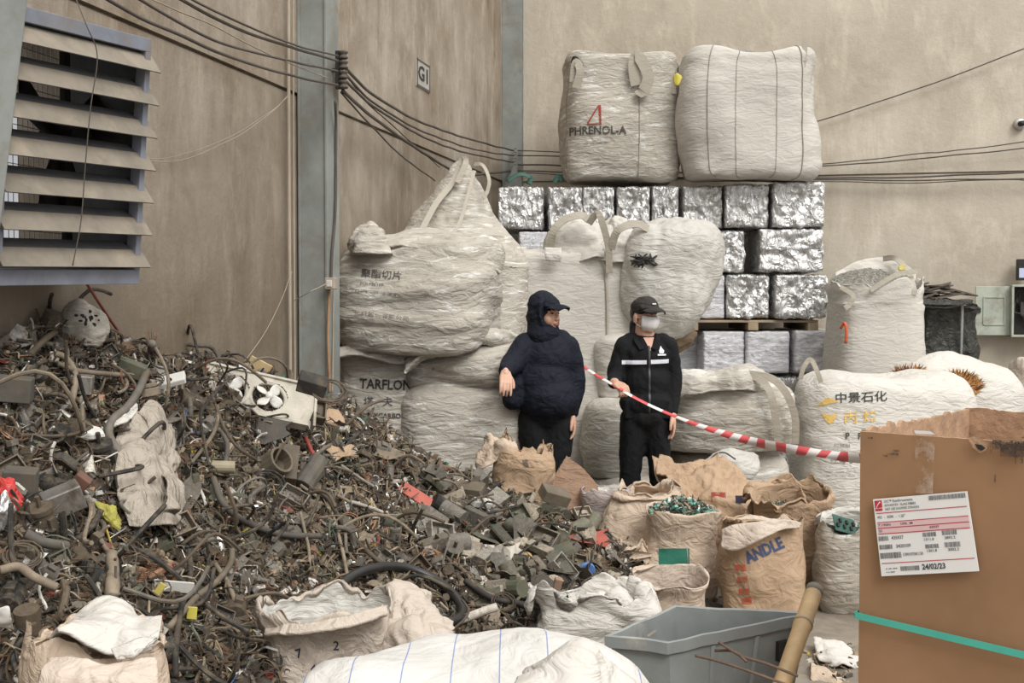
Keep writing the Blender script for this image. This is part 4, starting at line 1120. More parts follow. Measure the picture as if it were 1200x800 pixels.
# ------------------------------------------------------------------ people
def sphere_geo(c, r, M=None, nu=20, nv=14):
    if not hasattr(r, '__len__'): r = (r, r, r)
    V = []; Fc = []
    M = M or Matrix.Identity(3); c = Vector(c)
    for i in range(1, nv):
        th = PI * i / nv
        for j in range(nu):
            a = 2 * PI * j / nu
            V.append(c + M @ Vector((r[0] * math.sin(th) * math.cos(a), r[1] * math.sin(th) * math.sin(a), r[2] * math.cos(th))))
    V.append(c + M @ Vector((0, 0, r[2]))); V.append(c + M @ Vector((0, 0, -r[2])))
    t, b_ = len(V) - 2, len(V) - 1
    for i in range(nv - 2):
        for j in range(nu):
            j2 = (j + 1) % nu; Fc.append((i * nu + j, (i + 1) * nu + j, (i + 1) * nu + j2, i * nu + j2))
    for j in range(nu):
        j2 = (j + 1) % nu; Fc.append((t, j, j2)); Fc.append((b_, (nv - 2) * nu + j2, (nv - 2) * nu + j))
    return V, Fc
class Blob:
    """overlapping solids merged into one continuous skin by voxel remeshing"""
    def __init__(s): s.m = MB()
    def ell(s, c, r, M=None): s.m.add(*sphere_geo(c, r, M)); return s
    def limb(s, pts, rs, n=None):
        n = n or max(12, len(pts) * 8)
        c = catmull(pts, n); m = len(rs) - 1
        rr = []
        for i in range(n):
            t = i / (n - 1) * m; k = min(int(t), m - 1); u = t - k; u = u * u * (3 - 2 * u); rr.append(rs[k] * (1 - u) + rs[k + 1] * u)
        V, Fc = tube_geo(c, rr, 16); s.m.add(V, Fc)
        s.m.add(*sphere_geo(c[0], rr[0])); s.m.add(*sphere_geo(c[-1], rr[-1])); return s
    def box(s, c, size, M=None): s.m.box(c, size, M); return s
    def build(s, name, mat, parent, voxel=.008, smooth=4, fold=None, seed=1):
        me = bpy.data.meshes.new('tmp'); me.from_pydata([tuple(v) for v in s.m.V], [], s.m.F)
        o = bpy.data.objects.new('tmp', me); COL.objects.link(o)
        r = o.modifiers.new('r', 'REMESH'); r.mode = 'VOXEL'; r.voxel_size = voxel; r.use_smooth_shade = True
        sm = o.modifiers.new('s', 'SMOOTH'); sm.iterations = smooth; sm.factor = .6
        dg = bpy.context.evaluated_depsgraph_get(); dg.update()
        m2 = bpy.data.meshes.new_from_object(o.evaluated_get(dg))
        V = [v.co.copy() for v in m2.vertices]; Nn = [v.normal.copy() for v in m2.vertices]; Fc = [tuple(p.vertices) for p in m2.polygons]
        bpy.data.objects.remove(o); bpy.data.meshes.remove(me); bpy.data.meshes.remove(m2)
        if fold:
            am, fx, fz = fold; so = Vector((seed * 5.1, seed * 2.3, seed))
            for i, v in enumerate(V):
                q = v + noise.noise_vector(v * 5 + so) * .06
                V[i] = v + Nn[i] * am * (billow(Vector((q.x * fx, q.y * fx, q.z * fz)) + so, 2) * 1.5 - .3)
        return mk(name, V, Fc, mat, parent, True)

def frame_of(yaw, pitch=0.0, roll=0.0):
    """columns: side (person's left), forward, up. yaw 0 faces the camera, positive turns to image right"""
    f = Vector((math.sin(yaw), -math.cos(yaw), 0)); sd = Vector((0, 0, 1)).cross(f) * -1
    M = Matrix((-sd, f, Vector((0, 0, 1)))).transposed()   # x = image-right when yaw 0
    M = Matrix((Vector((math.cos(yaw), math.sin(yaw), 0)), f, Vector((0, 0, 1)))).transposed()
    return M @ Matrix.Rotation(-pitch, 3, 'X') @ Matrix.Rotation(roll, 3, 'Y')

def head(bl, c, M, s=1.0):
    c = Vector(c); A = lambda x, y, z: c + M @ Vector((x, y, z)) * s
    E = lambda p, r, X=None: bl.ell(A(*p), tuple(k * s for k in r), M)
    E((0, -.012, .035), (.074, .092, .085)); E((0, .015, -.03), (.058, .068, .072)); E((0, .045, -.082), (.030, .030, .024))
    E((.036, .045, -.035), (.028, .030, .034)); E((-.036, .045, -.035), (.028, .030, .034))
    E((0, .070, .022), (.045, .016, .016)); E((0, .088, -.012), (.009, .014, .022)); E((0, .094, -.030), (.014, .014, .010))
    E((.010, .088, -.033), (.008, .009, .007)); E((-.010, .088, -.033), (.008, .009, .007))
    E((0, .078, -.058), (.020, .012, .008)); E((0, .076, -.068), (.016, .011, .007)); E((0, .066, -.048), (.026, .016, .014))
    for k in (-1, 1):
        E((k * .076, -.008, -.008), (.010, .020, .032)); E((k * .074, 0, -.03), (.009, .010, .012))
    bl.limb([A(0, -.02, -.06), A(0, -.028, -.17)], [.052 * s, .056 * s])
def face_parts(c, M, parent, s=1.0, lips=True):
    c = Vector(c); A = lambda x, y, z: c + M @ Vector((x, y, z)) * s
    for k in (-1, 1):
        V, Fc = sphere_geo(A(k * .031, .072, .004), (.0125 * s, .006 * s, .0045 * s), M, 12, 8); mk('eye', V, Fc, M_EYE, parent)
        V, Fc = tube_geo([A(k * .016, .084, .021), A(k * .032, .080, .026), A(k * .047, .066, .022)], [.0028 * s, .0032 * s, .0018 * s], 6); mk('eyebrow', V, Fc, M_HAIR, parent)
    if lips:
        mb = MB(); mb.add(*sphere_geo(A(0, .0865, -.060), (.021 * s, .006 * s, .0045 * s), M)); mb.add(*sphere_geo(A(0, .085, -.067), (.018 * s, .006 * s, .005 * s), M)); mb.build('lips', M_LIP, parent, True)

def hand(bl, wrist, M, curls, s=1.0, spread=.10, thumb=1, grip=0.0):
    """M columns: x across palm (towards the thumb*thumb), y out of the back of the hand, z along the fingers"""
    w = Vector(wrist); A = lambda x, y, z: w + M @ Vector((x, y, z)) * s
    bl.limb([A(0, 0, -.03), A(0, 0, .012)], [.026 * s, .024 * s])
    for x in (-.026, -.009, .009, .026):
        bl.limb([A(x * .6, 0, .0), A(x, .001, .045), A(x * 1.08, 0, .085)], [.0145 * s, .0145 * s, .0115 * s], 10)
    Ls = [.066, .078, .083, .075] if thumb < 0 else [.075, .083, .078, .066]
    for k, x in enumerate((-.031, -.0105, .0105, .031)):
        L = Ls[3 - k] * s; cu = curls[k]; a = 0.0
        p = A(x, 0, .085); pts = [A(x * .95, 0, .07), p]; sp = x * spread * 14
        for seg, l in enumerate((.45, .31, .24)):
            a += cu * (1.0, 1.1, .8)[seg]
            d = M @ Vector((sp * .35, -math.sin(a), math.cos(a))).normalized(); p = p + d * L * l; pts.append(p)
        bl.limb(pts, [.0105 * s, .0100 * s, .0090 * s, .0082 * s, .0072 * s], 18)
    t = thumb
    bl.limb([A(t * .018, -.004, .018), A(t * .040, -.014 - grip * .01, .046), A(t * (.050 - grip * .025), -.022 - grip * .02, .074), A(t * (.050 - grip * .035), -.026 - grip * .028, .098)], [.0155 * s, .013 * s, .0105 * s, .0085 * s], 18)
def basis(z, y):
    z = Vector(z).normalized(); y = Vector(y); y = (y - z * y.dot(z)).normalized(); x = y.cross(z)
    return Matrix((x, y, z)).transposed()

# --- person in the navy hooded jacket
Y1 = 7.6; o1 = Vector((P(641, 350, Y1).x, Y1, 0))
p1 = thing('person', tuple(o1), 'person in a dark navy hood and cap, facing right, one arm reaching out left', 'person')
L1 = lambda x, y, z: o1 + Vector((x, y, z))
Mh1 = frame_of(math.radians(50), .02); hc1 = L1(-.005, -.02, 1.555)
RWr = L1(-.258, -.30, 1.215); LWr = L1(.158, -.02, .925)
body = Blob(); head(body, hc1, Mh1, 1.0)
body.limb([L1(-.01, 0, 1.45), L1(0, .02, 1.30), L1(0, .01, 1.05), L1(0, .01, .94)], [.055, .11, .11, .09])
body.limb([L1(-.15, 0, 1.33), L1(-.235, -.12, 1.24), RWr], [.055, .042, .028]); body.limb([L1(.14, .02, 1.33), L1(.185, .03, 1.12), LWr], [.055, .042, .028])
for k, (hx, kx, ax, ay) in enumerate(((-.085, -.075, -.085, .02), (.075, .055, .035, -.04))):
    body.limb([L1(hx, 0, .90), L1(kx, -.02 + ay * .3, .48), L1(ax, ay, .07)], [.07, .05, .04]); body.limb([L1(ax, ay, .04), L1(ax + .06, ay - .12, .03)], [.035, .028])
hand(body, RWr + Vector((-.003, -.02, -.012)), basis((.02, -.62, -.70), (.15, -.72, .62)), (.35, .30, .45, .25), 1.0, .10, 1)
hand(body, LWr + Vector((.004, -.004, -.01)), basis((.10, -.12, -1), (.95, .1, .1)), (.25, .3, .35, .4), 1.0, .08, -1)
b1 = body.build('body', M_SKIN, p1, .0042, 2)
face_parts(hc1, Mh1, b1)
jk = Blob()
jk.ell(L1(.0, .01, 1.27), (.185, .155, .17)).ell(L1(-.02, 0, 1.12), (.195, .175, .19)).ell(L1(.015, -.03, 1.02), (.195, .18, .16))
jk.limb([L1(-.08, .02, 1.385), L1(.09, .02, 1.385)], [.075, .075]); jk.ell(L1(.0, 0, .955), (.175, .165, .075)); jk.limb([L1(0, 0, 1.38), L1(0, -.01, 1.46)], [.10, .075])
jk.limb([L1(-.13, .0, 1.345), L1(-.205, -.10, 1.26), L1(-.245, -.22, 1.22), L1(-.258, -.285, 1.215)], [.095, .078, .062, .050])
jk.limb([L1(.13, .02, 1.34), L1(.185, .03, 1.15), L1(.172, .0, 1.02), L1(.16, -.02, .93)], [.085, .068, .058, .046])
jk.limb([L1(-.14, 0, 1.14), L1(-.205, -.06, 1.10), L1(-.215, -.08, 1.02)], [.085, .085, .075]); 
jk.build('jacket', M_NAVY, p1, .008, 5, (.006, 5, 8), 3)
hd = Blob(); A = lambda x, y, z: hc1 + Mh1 @ Vector((x, y, z))
hd.ell(A(0, -.030, .045), (.103, .103, .108), Mh1).ell(A(0, -.04, -.01), (.104, .092, .10), Mh1).limb([A(0, -.035, -.06), A(0, -.02, -.13)], [.098, .110])
hd.limb([A(-.082, .018, .06), A(-.086, .020, .0), A(-.075, .028, -.06), A(-.03, .045, -.118)], [.02, .016, .016, .026]); hd.limb([A(.082, .018, .06), A(.086, .020, .0), A(.075, .028, -.06), A(.03, .045, -.118)], [.02, .016, .016, .026])
hd.ell(A(0, -.11, -.03), (.055, .045, .05), Mh1)
hd.build('hood', M_NAVY, p1, .006, 3, (.007, 6, 12), 5)
def cap(cc, M, parent, mat, lift=.0, tilt=.12, s=1.0, crown=True):
    A = lambda x, y, z: cc + M @ Vector((x, y, z)) * s
    bl = Blob(); bl.ell(A(0, -.008, .055 + lift), (.085 * s, .100 * s, .075 * s), M).limb([A(-.06, .045, .052 + lift), A(0, .082, .050 + lift), A(.06, .045, .052 + lift)], [.018, .020, .018])
    c_ = bl.build('cap', mat, parent, .005, 3, (.004, 8, 8), 2) if crown else None
    rows = []
    for (r0, y0, z0) in ((.074, .055, .050), (.080, .095, .055), (.072, .135, .044), (.048, .160, .032)):
        rows.append([A(r0 * q_, y0 + .035 * (1 - q_ * q_) - .02, z0 + lift - .022 * q_ * q_ + tilt * (y0 - .055) * .3) for q_ in (-1, -.5, 0, .5, 1)])
    sheet('cap_peak', rows, 16, 12, mat, c_ or parent, .007, 1, (0, 1), (0, 1, 1), (0, 1))
    return c_
cap(hc1, Mh1, p1, M_NAVY, .0, .35)
tr = Blob(); tr.ell(L1(0, .0, .93), (.165, .145, .12))
tr.limb([L1(-.085, 0, .88), L1(-.078, -.02, .48), L1(-.085, .02, .09)], [.105, .082, .068]); tr.limb([L1(.075, 0, .88), L1(.055, -.03, .48), L1(.035, -.04, .09)], [.105, .082, .068])
tr.build('trousers', M_BLK, p1, .010, 4, (.008, 8, 7), 8)
def shoe(parent, a, d, mat=None):
    bl = Blob(); d = Vector(d).normalized(); bl.limb([a + Vector((0, 0, .045)), a + d * .09 + Vector((0, 0, .04)), a + d * .17 + Vector((0, 0, .03))], [.045, .043, .034]); bl.limb([a + Vector((0, 0, .045)), a + Vector((0, 0, .10))], [.042, .042])
    o = bl.build('shoe', mat or M_BLACK, parent, .008, 2)
shoe(p1, L1(-.085, .02, 0), (.5, -1, 0)); shoe(p1, L1(.035, -.04, 0), (.5, -1, 0))

# --- person in the cap, face mask and black jacket with reflective band
Y2 = 7.65; o2 = Vector((P(757, 350, Y2).x, Y2, 0))
p2 = thing('person', tuple(o2), 'person in a dark cap, white face mask and black jacket with reflective chest band', 'person')
L2 = lambda x, y, z: o2 + Vector((x, y, z))
Mh2 = frame_of(math.radians(30), .02); hc2 = L2(-.005, -.01, 1.535)
RW2 = L2(-.215, -.22, 1.13); LW2 = L2(.165, -.05, .925)
body = Blob(); head(body, hc2, Mh2, .97)
body.limb([L2(0, 0, 1.42), L2(0, .02, 1.28), L2(0, .01, 1.05), L2(0, .01, .93)], [.055, .10, .09, .08])
body.limb([L2(-.14, 0, 1.33), L2(-.195, -.02, 1.16), RW2], [.05, .038, .026]); body.limb([L2(.15, .01, 1.33), L2(.18, .01, 1.12), LW2], [.05, .038, .026])
for (hx, kx, ax, ay) in ((-.08, -.10, -.115, .0), (.075, .095, .11, -.02)):
    body.limb([L2(hx, 0, .88), L2(kx, -.01, .47), L2(ax, ay, .07)], [.065, .045, .036]); body.limb([L2(ax, ay, .04), L2(ax + .02, ay - .13, .03)], [.035, .028])
hand(body, RW2 + Vector((.006, -.016, -.006)), basis((.38, -.80, -.25), (-.1, -.25, .95)), (.85, .95, 1.0, 1.0), .98, .0, 1, 1.0)
hand(body, LW2 + Vector((.004, -.006, -.01)), basis((.08, -.10, -1), (.95, -.1, .1)), (.2, .3, .35, .4), .98, .08, -1)
b2 = body.build('body', M_SKIN, p2, .0042, 2)
face_parts(hc2, Mh2, b2, .97, False)
A = lambda x, y, z: hc2 + Mh2 @ Vector((x, y, z)) * .97
hr = Blob(); hr.ell(A(0, -.042, .02), (.078, .074, .082), Mh2).ell(A(0, -.085, -.035), (.045, .035, .05), Mh2).limb([A(-.02, -.09, -.05), A(-.03, -.085, -.12), A(-.03, -.08, -.16)], [.035, .03, .018])
hr.limb([A(-.074, .018, .05), A(-.076, .016, .025)], [.012, .008]); hr.limb([A(.074, .018, .05), A(.076, .016, .025)], [.012, .008])
hr.build('hair', M_HAIR, p2, .006, 3, (.003, 20, 4), 2)
rows = []
for (z, w, yy) in ((.004, .060, .100), (-.02, .070, .113), (-.045, .071, .110), (-.072, .062, .098), (-.094, .040, .068)):
    rows.append([A(w * q_, yy - .044 * q_ * q_ - .012 * abs(q_), z + .004 * q_ * q_) for q_ in (-1, -.6, -.25, 0, .25, .6, 1)])
mk_ = sheet('face_mask', rows, 22, 18, M_MASK, p2, .004, 2, (0, 1), (.002, 4, 60), (0, 1))
for k in (-1, 1):
    for z0, z1 in ((-.004, .0), (-.068, -.03)):
        V, Fc = tube_geo(catmull([A(k * .058, .04, z0), A(k * .074, .015, (z0 + z1) / 2), A(k * .083, -.012, z1)], 8), .0016, 5); mk('ear_loop', V, Fc, M_MASK, mk_['o'])
cp2 = cap(hc2, Mh2, p2, M_CAPG, .004, .1, 1.0)
mb = MB(); mb.box(hc2 + Mh2 @ Vector((.0, .093, .085)), (.028, .004, .008), Mh2); mb.build('cap_emblem', M_MASK, cp2)
jk = Blob()
jk.ell(L2(.0, .01, 1.27), (.165, .125, .15)).ell(L2(0, 0, 1.12), (.155, .125, .18)).ell(L2(0, 0, .985), (.170, .135, .12)).box(L2(0, 0, .95), (.29, .19, .13))
jk.limb([L2(-.10, .01, 1.375), L2(.11, .01, 1.375)], [.058, .058]); jk.limb([L2(0, .01, 1.36), L2(0, .01, 1.395)], [.085, .062])
jk.limb([L2(-.135, 0, 1.345), L2(-.185, -.01, 1.20), L2(-.205, -.08, 1.13), L2(-.213, -.19, 1.13)], [.070, .060, .052, .040])
jk.limb([L2(.145, .01, 1.345), L2(.182, .01, 1.16), L2(.178, -.01, 1.03), L2(.167, -.045, .935)], [.068, .056, .050, .040])
jo = jk.build('jacket', M_BLK, p2, .008, 5, (.006, 7, 7), 6)
bj = BVHTree.FromPolygons([v.co + WLOC[jo.name] for v in jo.data.vertices], [tuple(p.vertices) for p in jo.data.polygons])
mb = MB(); stamp(mb, rect_geo(.148, .026, 24, 3), bj, L2(-.082, -.1, 1.248), XX + UPZ * .02, FRONT + XX * .1, off=.004); mb.build('reflective_band', M_REFL, jo)
mb = MB(); stamp(mb, rect_geo(.125, .026, 20, 3), bj, L2(.082, -.1, 1.253), XX + UPZ * .02, FRONT + XX * .1, off=.004); mb.build('reflective_band', M_REFL, jo)
mb = MB(); stamp(mb, poly_geo([(-.012, -.012), (.016, -.012), (.020, .004), (.006, .02), (.0, .034), (-.008, .018), (-.014, .002)]), bj, L2(.088, -.1, 1.318), XX, FRONT, off=.004)
stamp(mb, rect_geo(.055, .010, 6, 2), bj, L2(.092, -.1, 1.296), XX, FRONT, off=.004); mb.build('chest_emblem', M_MASK, jo)
mb = MB(); stamp(mb, rect_geo(.012, .42, 2, 40), bj, L2(.012, -.1, 1.14), XX, FRONT, off=.003); mb.build('zip', plain('zip_grey', (0.05, 0.05, 0.055), .5, 0.3, .1, 0), jo)
for k in (-1, 1):
    rows = [[L2(k * .020, -.098, 1.335), L2(k * .052, -.062, 1.385), L2(k * .066, -.01, 1.43)], [L2(k * .050, -.110, 1.325), L2(k * .082, -.07, 1.380), L2(k * .078, .0, 1.415)]]
    sheet('collar', rows, 12, 6, M_BLK, jo, .008, 1, (0, 1), (0, 1, 1), (0, 1))
mb = MB(); stamp(mb, poly_geo([(-.035, .03), (.035, .03), (.006, -.055)]), bj, L2(.012, -.1, 1.375), XX, FRONT, off=.003); mb.build('open_neck', M_SKIN, b2)
tr = Blob(); tr.ell(L2(0, 0, .90), (.150, .12, .11))
tr.limb([L2(-.078, 0, .88), L2(-.10, -.01, .47), L2(-.115, .0, .07)], [.090, .072, .064]); tr.limb([L2(.073, 0, .88), L2(.095, -.015, .47), L2(.11, -.02, .07)], [.090, .072, .064])
tr.build('trousers', M_BLK, p2, .010, 4, (.007, 8, 6), 9)
shoe(p2, L2(-.115, 0, 0), (.2, -1, 0)); shoe(p2, L2(.11, -.02, 0), (.2, -1, 0))

# --- red and white barrier tape, held by the masked person
hp = RW2 + Vector((.03, -.09, -.03))
tp = [P(648, 398, 7.95), P(672, 420, 7.85), P(695, 437, 7.6), hp + Vector((-.01, -.02, .0)), P(730, 458, 7.33), P(760, 474, 7.3), P(792, 488, 7.2), P(830, 502, 6.9), P(870, 514, 6.5), P(910, 523, 6.1), P(960, 531, 5.7), P(1008, 537, 5.3), P(1080, 546, 4.9)]
nm = [FRONT + UPZ * 1.4, FRONT + UPZ * 1.2, FRONT + UPZ, FRONT + UPZ * 1.6, FRONT + UPZ * 1.2, FRONT + UPZ * 1.5, FRONT + UPZ * 1.1, FRONT + UPZ * .5, FRONT + UPZ * .2, FRONT, FRONT + UPZ * .3, FRONT, FRONT]
n = 240; V, Fc = ribbon_geo(tp, nm, [.024 + .022 * min(1, max(0, (i / 240 - .50) / .12)) for i in range(n)], .0015, n)
cpts = catmull(tp, n); acc = 0; mi = []
for i in range(n - 1):
    acc += (cpts[i + 1] - cpts[i]).length; k = int(acc / .105) % 2; mi += [k] * 4
mi += [0, 0]
tag(mk('barrier_tape', V, Fc, [plain('tape_white', (0.78, 0.74, 0.72), .4, 0, .04, 0), plain('tape_red', (0.66, 0.09, 0.10), .4, 0, .08, 0)], None, True, mi), 'red and white barrier tape running from the masked person to the cardboard box', 'tape')
# ------------------------------------------------------------------ scrap heap surface
ctl = [(0, 402, 4.30), (60, 380, 4.62), (95, 388, 4.78), (130, 396, 4.95), (165, 412, 5.15), (200, 428, 5.45), (240, 412, 5.75), (300, 428, 6.2), (345, 442, 6.7), (385, 458, 7.0), (430, 486, 7.05), (480, 528, 7.1), (530, 552, 7.2), (575, 566, 7.15), (620, 584, 7.1), (690, 604, 6.9), (740, 645, 6.5),
       (0, 500, 3.95), (100, 500, 4.4), (200, 520, 4.85), (300, 540, 5.35), (400, 570, 5.8), (500, 604, 6.1), (600, 640, 6.1), (700, 682, 5.75),
       (0, 600, 3.6), (100, 640, 3.8), (200, 660, 4.15), (300, 660, 4.6), (400, 680, 4.9), (500, 692, 5.1), (600, 702, 5.3), (690, 712, 5.4), (620, 742, 5.0),
       (0, 780, 3.2), (100, 790, 3.3), (200, 790, 3.5), (280, 780, 3.8), (350, 765, 4.2), (450, 765, 4.6), (560, 762, 4.85)]
pts = [tuple(P(*c)) for c in ctl]
pts += [(-1.9, 2.6, .05), (-1.45, 2.85, .08), (-1.1, 2.95, .06), (-.75, 3.15, .02), (-.6, 3.3, 0), (-.3, 3.7, 0), (.1, 4.35, 0), (.5, 4.8, 0), (.9, 5.1, 0), (1.0, 5.9, 0), (1.05, 6.8, 0), (.8, 7.3, 0), (.35, 7.7, .0), (-.2, 7.8, 0.1), (-.6, 7.9, .3), (-1.1, 7.6, .8), (-1.6, 6.5, 1.1), (-2.0, 4.9, 1.55), (-2.2, 4.0, 1.45), (-2.3, 3.0, .7), (2, 6, 0), (1.5, 8, 0), (.5, 3.5, 0), (0, 2.5, 0)]
PT = np.array(pts)
def _phi(d): return d
D0 = np.linalg.norm(PT[:, None, :2] - PT[None, :, :2], axis=2)
nP = len(PT); Am = np.zeros((nP + 3, nP + 3)); Am[:nP, :nP] = _phi(D0) + np.eye(nP) * .012; Am[:nP, nP] = 1; Am[:nP, nP + 1:] = PT[:, :2]; Am[nP, :nP] = 1; Am[nP + 1:, :nP] = PT[:, :2].T
bv = np.zeros(nP + 3); bv[:nP] = PT[:, 2]
Wt = np.linalg.solve(Am, bv)
def Hs(X, Y):
    X = np.asarray(X, float); Y = np.asarray(Y, float)
    d = np.sqrt((X[..., None] - PT[:, 0]) ** 2 + (Y[..., None] - PT[:, 1]) ** 2)
    return d @ Wt[:nP] + Wt[nP] + Wt[nP + 1] * X + Wt[nP + 2] * Y
gx = np.linspace(-2.35, 1.35, 190); gy = np.linspace(2.1, 8.0, 290)
XX_, YY_ = np.meshgrid(gx, gy)
HH = Hs(XX_, YY_)
for i in range(HH.shape[0]):
    for j in range(HH.shape[1]):
        v_ = Vector((XX_[i, j], YY_[i, j], 0))
        HH[i, j] += .05 * noise.noise(v_ * 3.2) + .035 * (billow(v_ * 9, 3) - .4)
# inside the room only
keepv = (XX_ - CORNER.x) * NL.x + (YY_ - CORNER.y) * NL.y
HH = np.maximum(HH, -.03)
V = np.stack([XX_, YY_, HH], 2).reshape(-1, 3)
kf = keepv.reshape(-1) > 0.015
Fc = []
w_ = len(gx)
for i in range(len(gy) - 1):
    for j in range(w_ - 1):
        q4 = (i * w_ + j, i * w_ + j + 1, (i + 1) * w_ + j + 1, (i + 1) * w_ + j)
        if all(kf[k] for k in q4) and max(V[k][2] for k in q4) > .0: Fc.append(q4)
M_HEAP = plain('scrap_grime', (0.055, 0.044, 0.034), .95, 0, .5, 1.0, 14)
use = sorted({k for f in Fc for k in f}); rm = {k: i for i, k in enumerate(use)}
V = [tuple(V[k]) for k in use]; Fc = [tuple(rm[k] for k in f) for f in Fc]
tag(mk('scrap_heap_core', V, Fc, M_HEAP), 'dark grimy mass of packed scrap forming the big heap on the left', 'scrap heap', kind='stuff')
heap_bvh = BVHTree.FromPolygons([Vector(v) for v in V], Fc)
def heap_hit(px, py):
    o = Vector((0, 0, CAM_H)); d = (P(px, py, 5) - o).normalized()
    h = heap_bvh.ray_cast(o, d, 12)
    return (h[0], h[1] if h[1].z > 0 else -h[1]) if h[0] is not None else (None, None)
poly = [(0, 400), (60, 378), (95, 385), (130, 394), (165, 410), (200, 424), (240, 408), (300, 424), (345, 438), (385, 455), (430, 482), (480, 524), (530, 548), (575, 562), (620, 580), (690, 598), (740, 610), (790, 640), (800, 690), (770, 740), (700, 770), (640, 800), (0, 800)]
def inpoly(x, y):
    c = False; n = len(poly)
    for i in range(n):
        (x1, y1), (x2, y2) = poly[i], poly[(i + 1) % n]
        if (y1 > y) != (y2 > y) and x < (x2 - x1) * (y - y1) / (y2 - y1) + x1: c = not c
    return c
# ------------------------------------------------------------------ fragment shapes (unit size about 1)
def rot_any(r, flat=False): 
    if flat: return Euler((r.gauss(0, .45), r.gauss(0, .45), r.uniform(0, 2 * PI))).to_matrix()
    return Euler((r.uniform(0, 2 * PI), r.uniform(0, 2 * PI), r.uniform(0, 2 * PI))).to_matrix()
def g_tube(L, rad, bend, seg=6, n=7, r=R, hollow=False):
    pts = [Vector((L * (i / (n - 1) - .5), 0, 0)) for i in range(n)]
    a = r.uniform(-bend, bend); b_ = r.uniform(-bend, bend)
    pts = [p + Vector((0, a * math.sin((p.x / L + .5) * PI), b_ * math.sin((p.x / L + .5) * 2 * PI) * .5)) for p in pts]
    V, Fc = tube_geo(pts, rad, seg, not hollow)
    if hollow:
        V2, F2 = tube_geo(pts, rad * .8, seg, False); k = len(V)
        Fc += [tuple(reversed([i + k for i in f])) for f in F2]; V = V + V2
        for j in range(seg):
            j2 = (j + 1) % seg; Fc.append((j2, j, k + j, k + j2)); e = (n - 1) * seg; Fc.append((e + j, e + j2, k + e + j2, k + e + j))
    return V, Fc
def g_box(a, b_, c, jit=.0, r=R):
    m = MB(); m.box((0, 0, 0), (a, b_, c)); V = [Vector(v) + Vector((r.uniform(-jit, jit), r.uniform(-jit, jit), r.uniform(-jit, jit) * .5)) for v in m.V]
    return V, m.F
def g_plate(a, b_, r=R, n=5):
    k1, k2 = r.uniform(-.5, .5), r.uniform(-.6, .6)
    V = []; n2 = n
    for s in (0, 1):
        for i in range(n):
            for j in range(n):
                u, v = i / (n - 1) - .5, j / (n - 1) - .5
                V.append(Vector((a * u * (1 + .2 * math.sin(j * 2.1 + k2 * 9)), b_ * v * (1 + .25 * math.sin(i * 1.7 + k1 * 9)), a * (k1 * u * u + k2 * u * v) + s * .018 * a)))
    Fc = grid_faces(n, n, False); k = n * n
    Fc = [tuple(reversed(f)) for f in Fc] + [tuple(i + k for i in f) for f in grid_faces(n, n, False)]
    rim = [j for j in range(n)] + [i * n + n - 1 for i in range(1, n)] + [(n - 1) * n + j for j in range(n - 2, -1, -1)] + [i * n for i in range(n - 2, 0, -1)]
    for q_ in range(len(rim)):
        a_, c_ = rim[q_], rim[(q_ + 1) % len(rim)]; Fc.append((a_, c_, c_ + k, a_ + k))
    return V, Fc
def g_ring(rad, th, seg=14, r=R, arc=1.0):
    pts = [Vector((rad * math.cos(2 * PI * arc * i / seg), rad * math.sin(2 * PI * arc * i / seg) * .85, th * math.sin(i * 1.3))) for i in range(seg + 1)]
    return tube_geo(pts, th, 5, True)
def g_join(*gs):
    m = MB()
    for V, Fc in gs: m.add(V, Fc)
    return m.V, m.F
def g_off(g, off, M=None):
    M = M or Matrix.Identity(3); off = Vector(off); return [M @ Vector(v) + off for v in g[0]], g[1]
RYX = Matrix.Rotation(PI / 2, 3, 'Y')
def g_bolt(): return g_join(g_tube(1, .11, 0, 8, 2), g_off(g_tube(.22, .24, 0, 6, 2), (.5, 0, 0)), g_off(g_tube(.16, .2, 0, 6, 2), (-.2, 0, 0)))
def g_motor(): return g_join(g_tube(.7, .28, 0, 12, 2), g_off(g_tube(.12, .31, 0, 12, 2), (.33, 0, 0)), g_off(g_tube(.35, .06, 0, 6, 2), (.5, 0, 0)), g_off(g_box(.3, .2, .14), (0, 0, .3)))
def g_fitting(): return g_join(g_tube(.9, .14, 0, 8, 2, hollow=True), g_off(g_tube(.2, .22, 0, 6, 2), (.3, 0, 0)), g_off(g_tube(.5, .12, 0, 8, 2), (0, .2, 0), Matrix.Rotation(PI / 2, 3, 'Z')))
def g_bracket():
    m = MB(); m.box((0, 0, 0), (1, .35, .04)); m.box((.48, 0, .2), (.04, .35, .4)); m.box((-.3, 0, .03), (.12, .12, .06)); return m.V, m.F
def g_term():
    m = MB(); m.box((0, 0, 0), (1, .35, .28))
    for k in range(5): m.box((-.4 + k * .2, .02, .18), (.11, .22, .14))
    return m.V, m.F
def g_cap(): return g_join(g_tube(.8, .22, 0, 12, 2), g_off(g_tube(.06, .24, 0, 12, 2), (.38, 0, 0)), g_off(g_tube(.3, .025, .02, 4, 3), (-.52, .07, 0)), g_off(g_tube(.3, .025, .02, 4, 3), (-.52, -.07, 0)))
def g_coil():
    n = 60; pts = [Vector((.25 * math.cos(i * .7), .25 * math.sin(i * .7), (i / n - .5) * .5)) for i in range(n)]
    return tube_geo(pts, .028, 5, True)
def g_case():
    # open shallow housing
    m = MB(); a, b_, h, t = 1, .7, .32, .05
    m.box((0, 0, 0), (a, b_, t))
    for s in (-1, 1): m.box((s * (a - t) / 2, 0, h / 2), (t, b_, h)); m.box((0, s * (b_ - t) / 2, h / 2), (a - 2 * t, t, h))
    m.box((.1, .05, .1), (.35, .25, .16)); m.box((-.3, -.1, .08), (.12, .12, .1)); return m.V, m.F
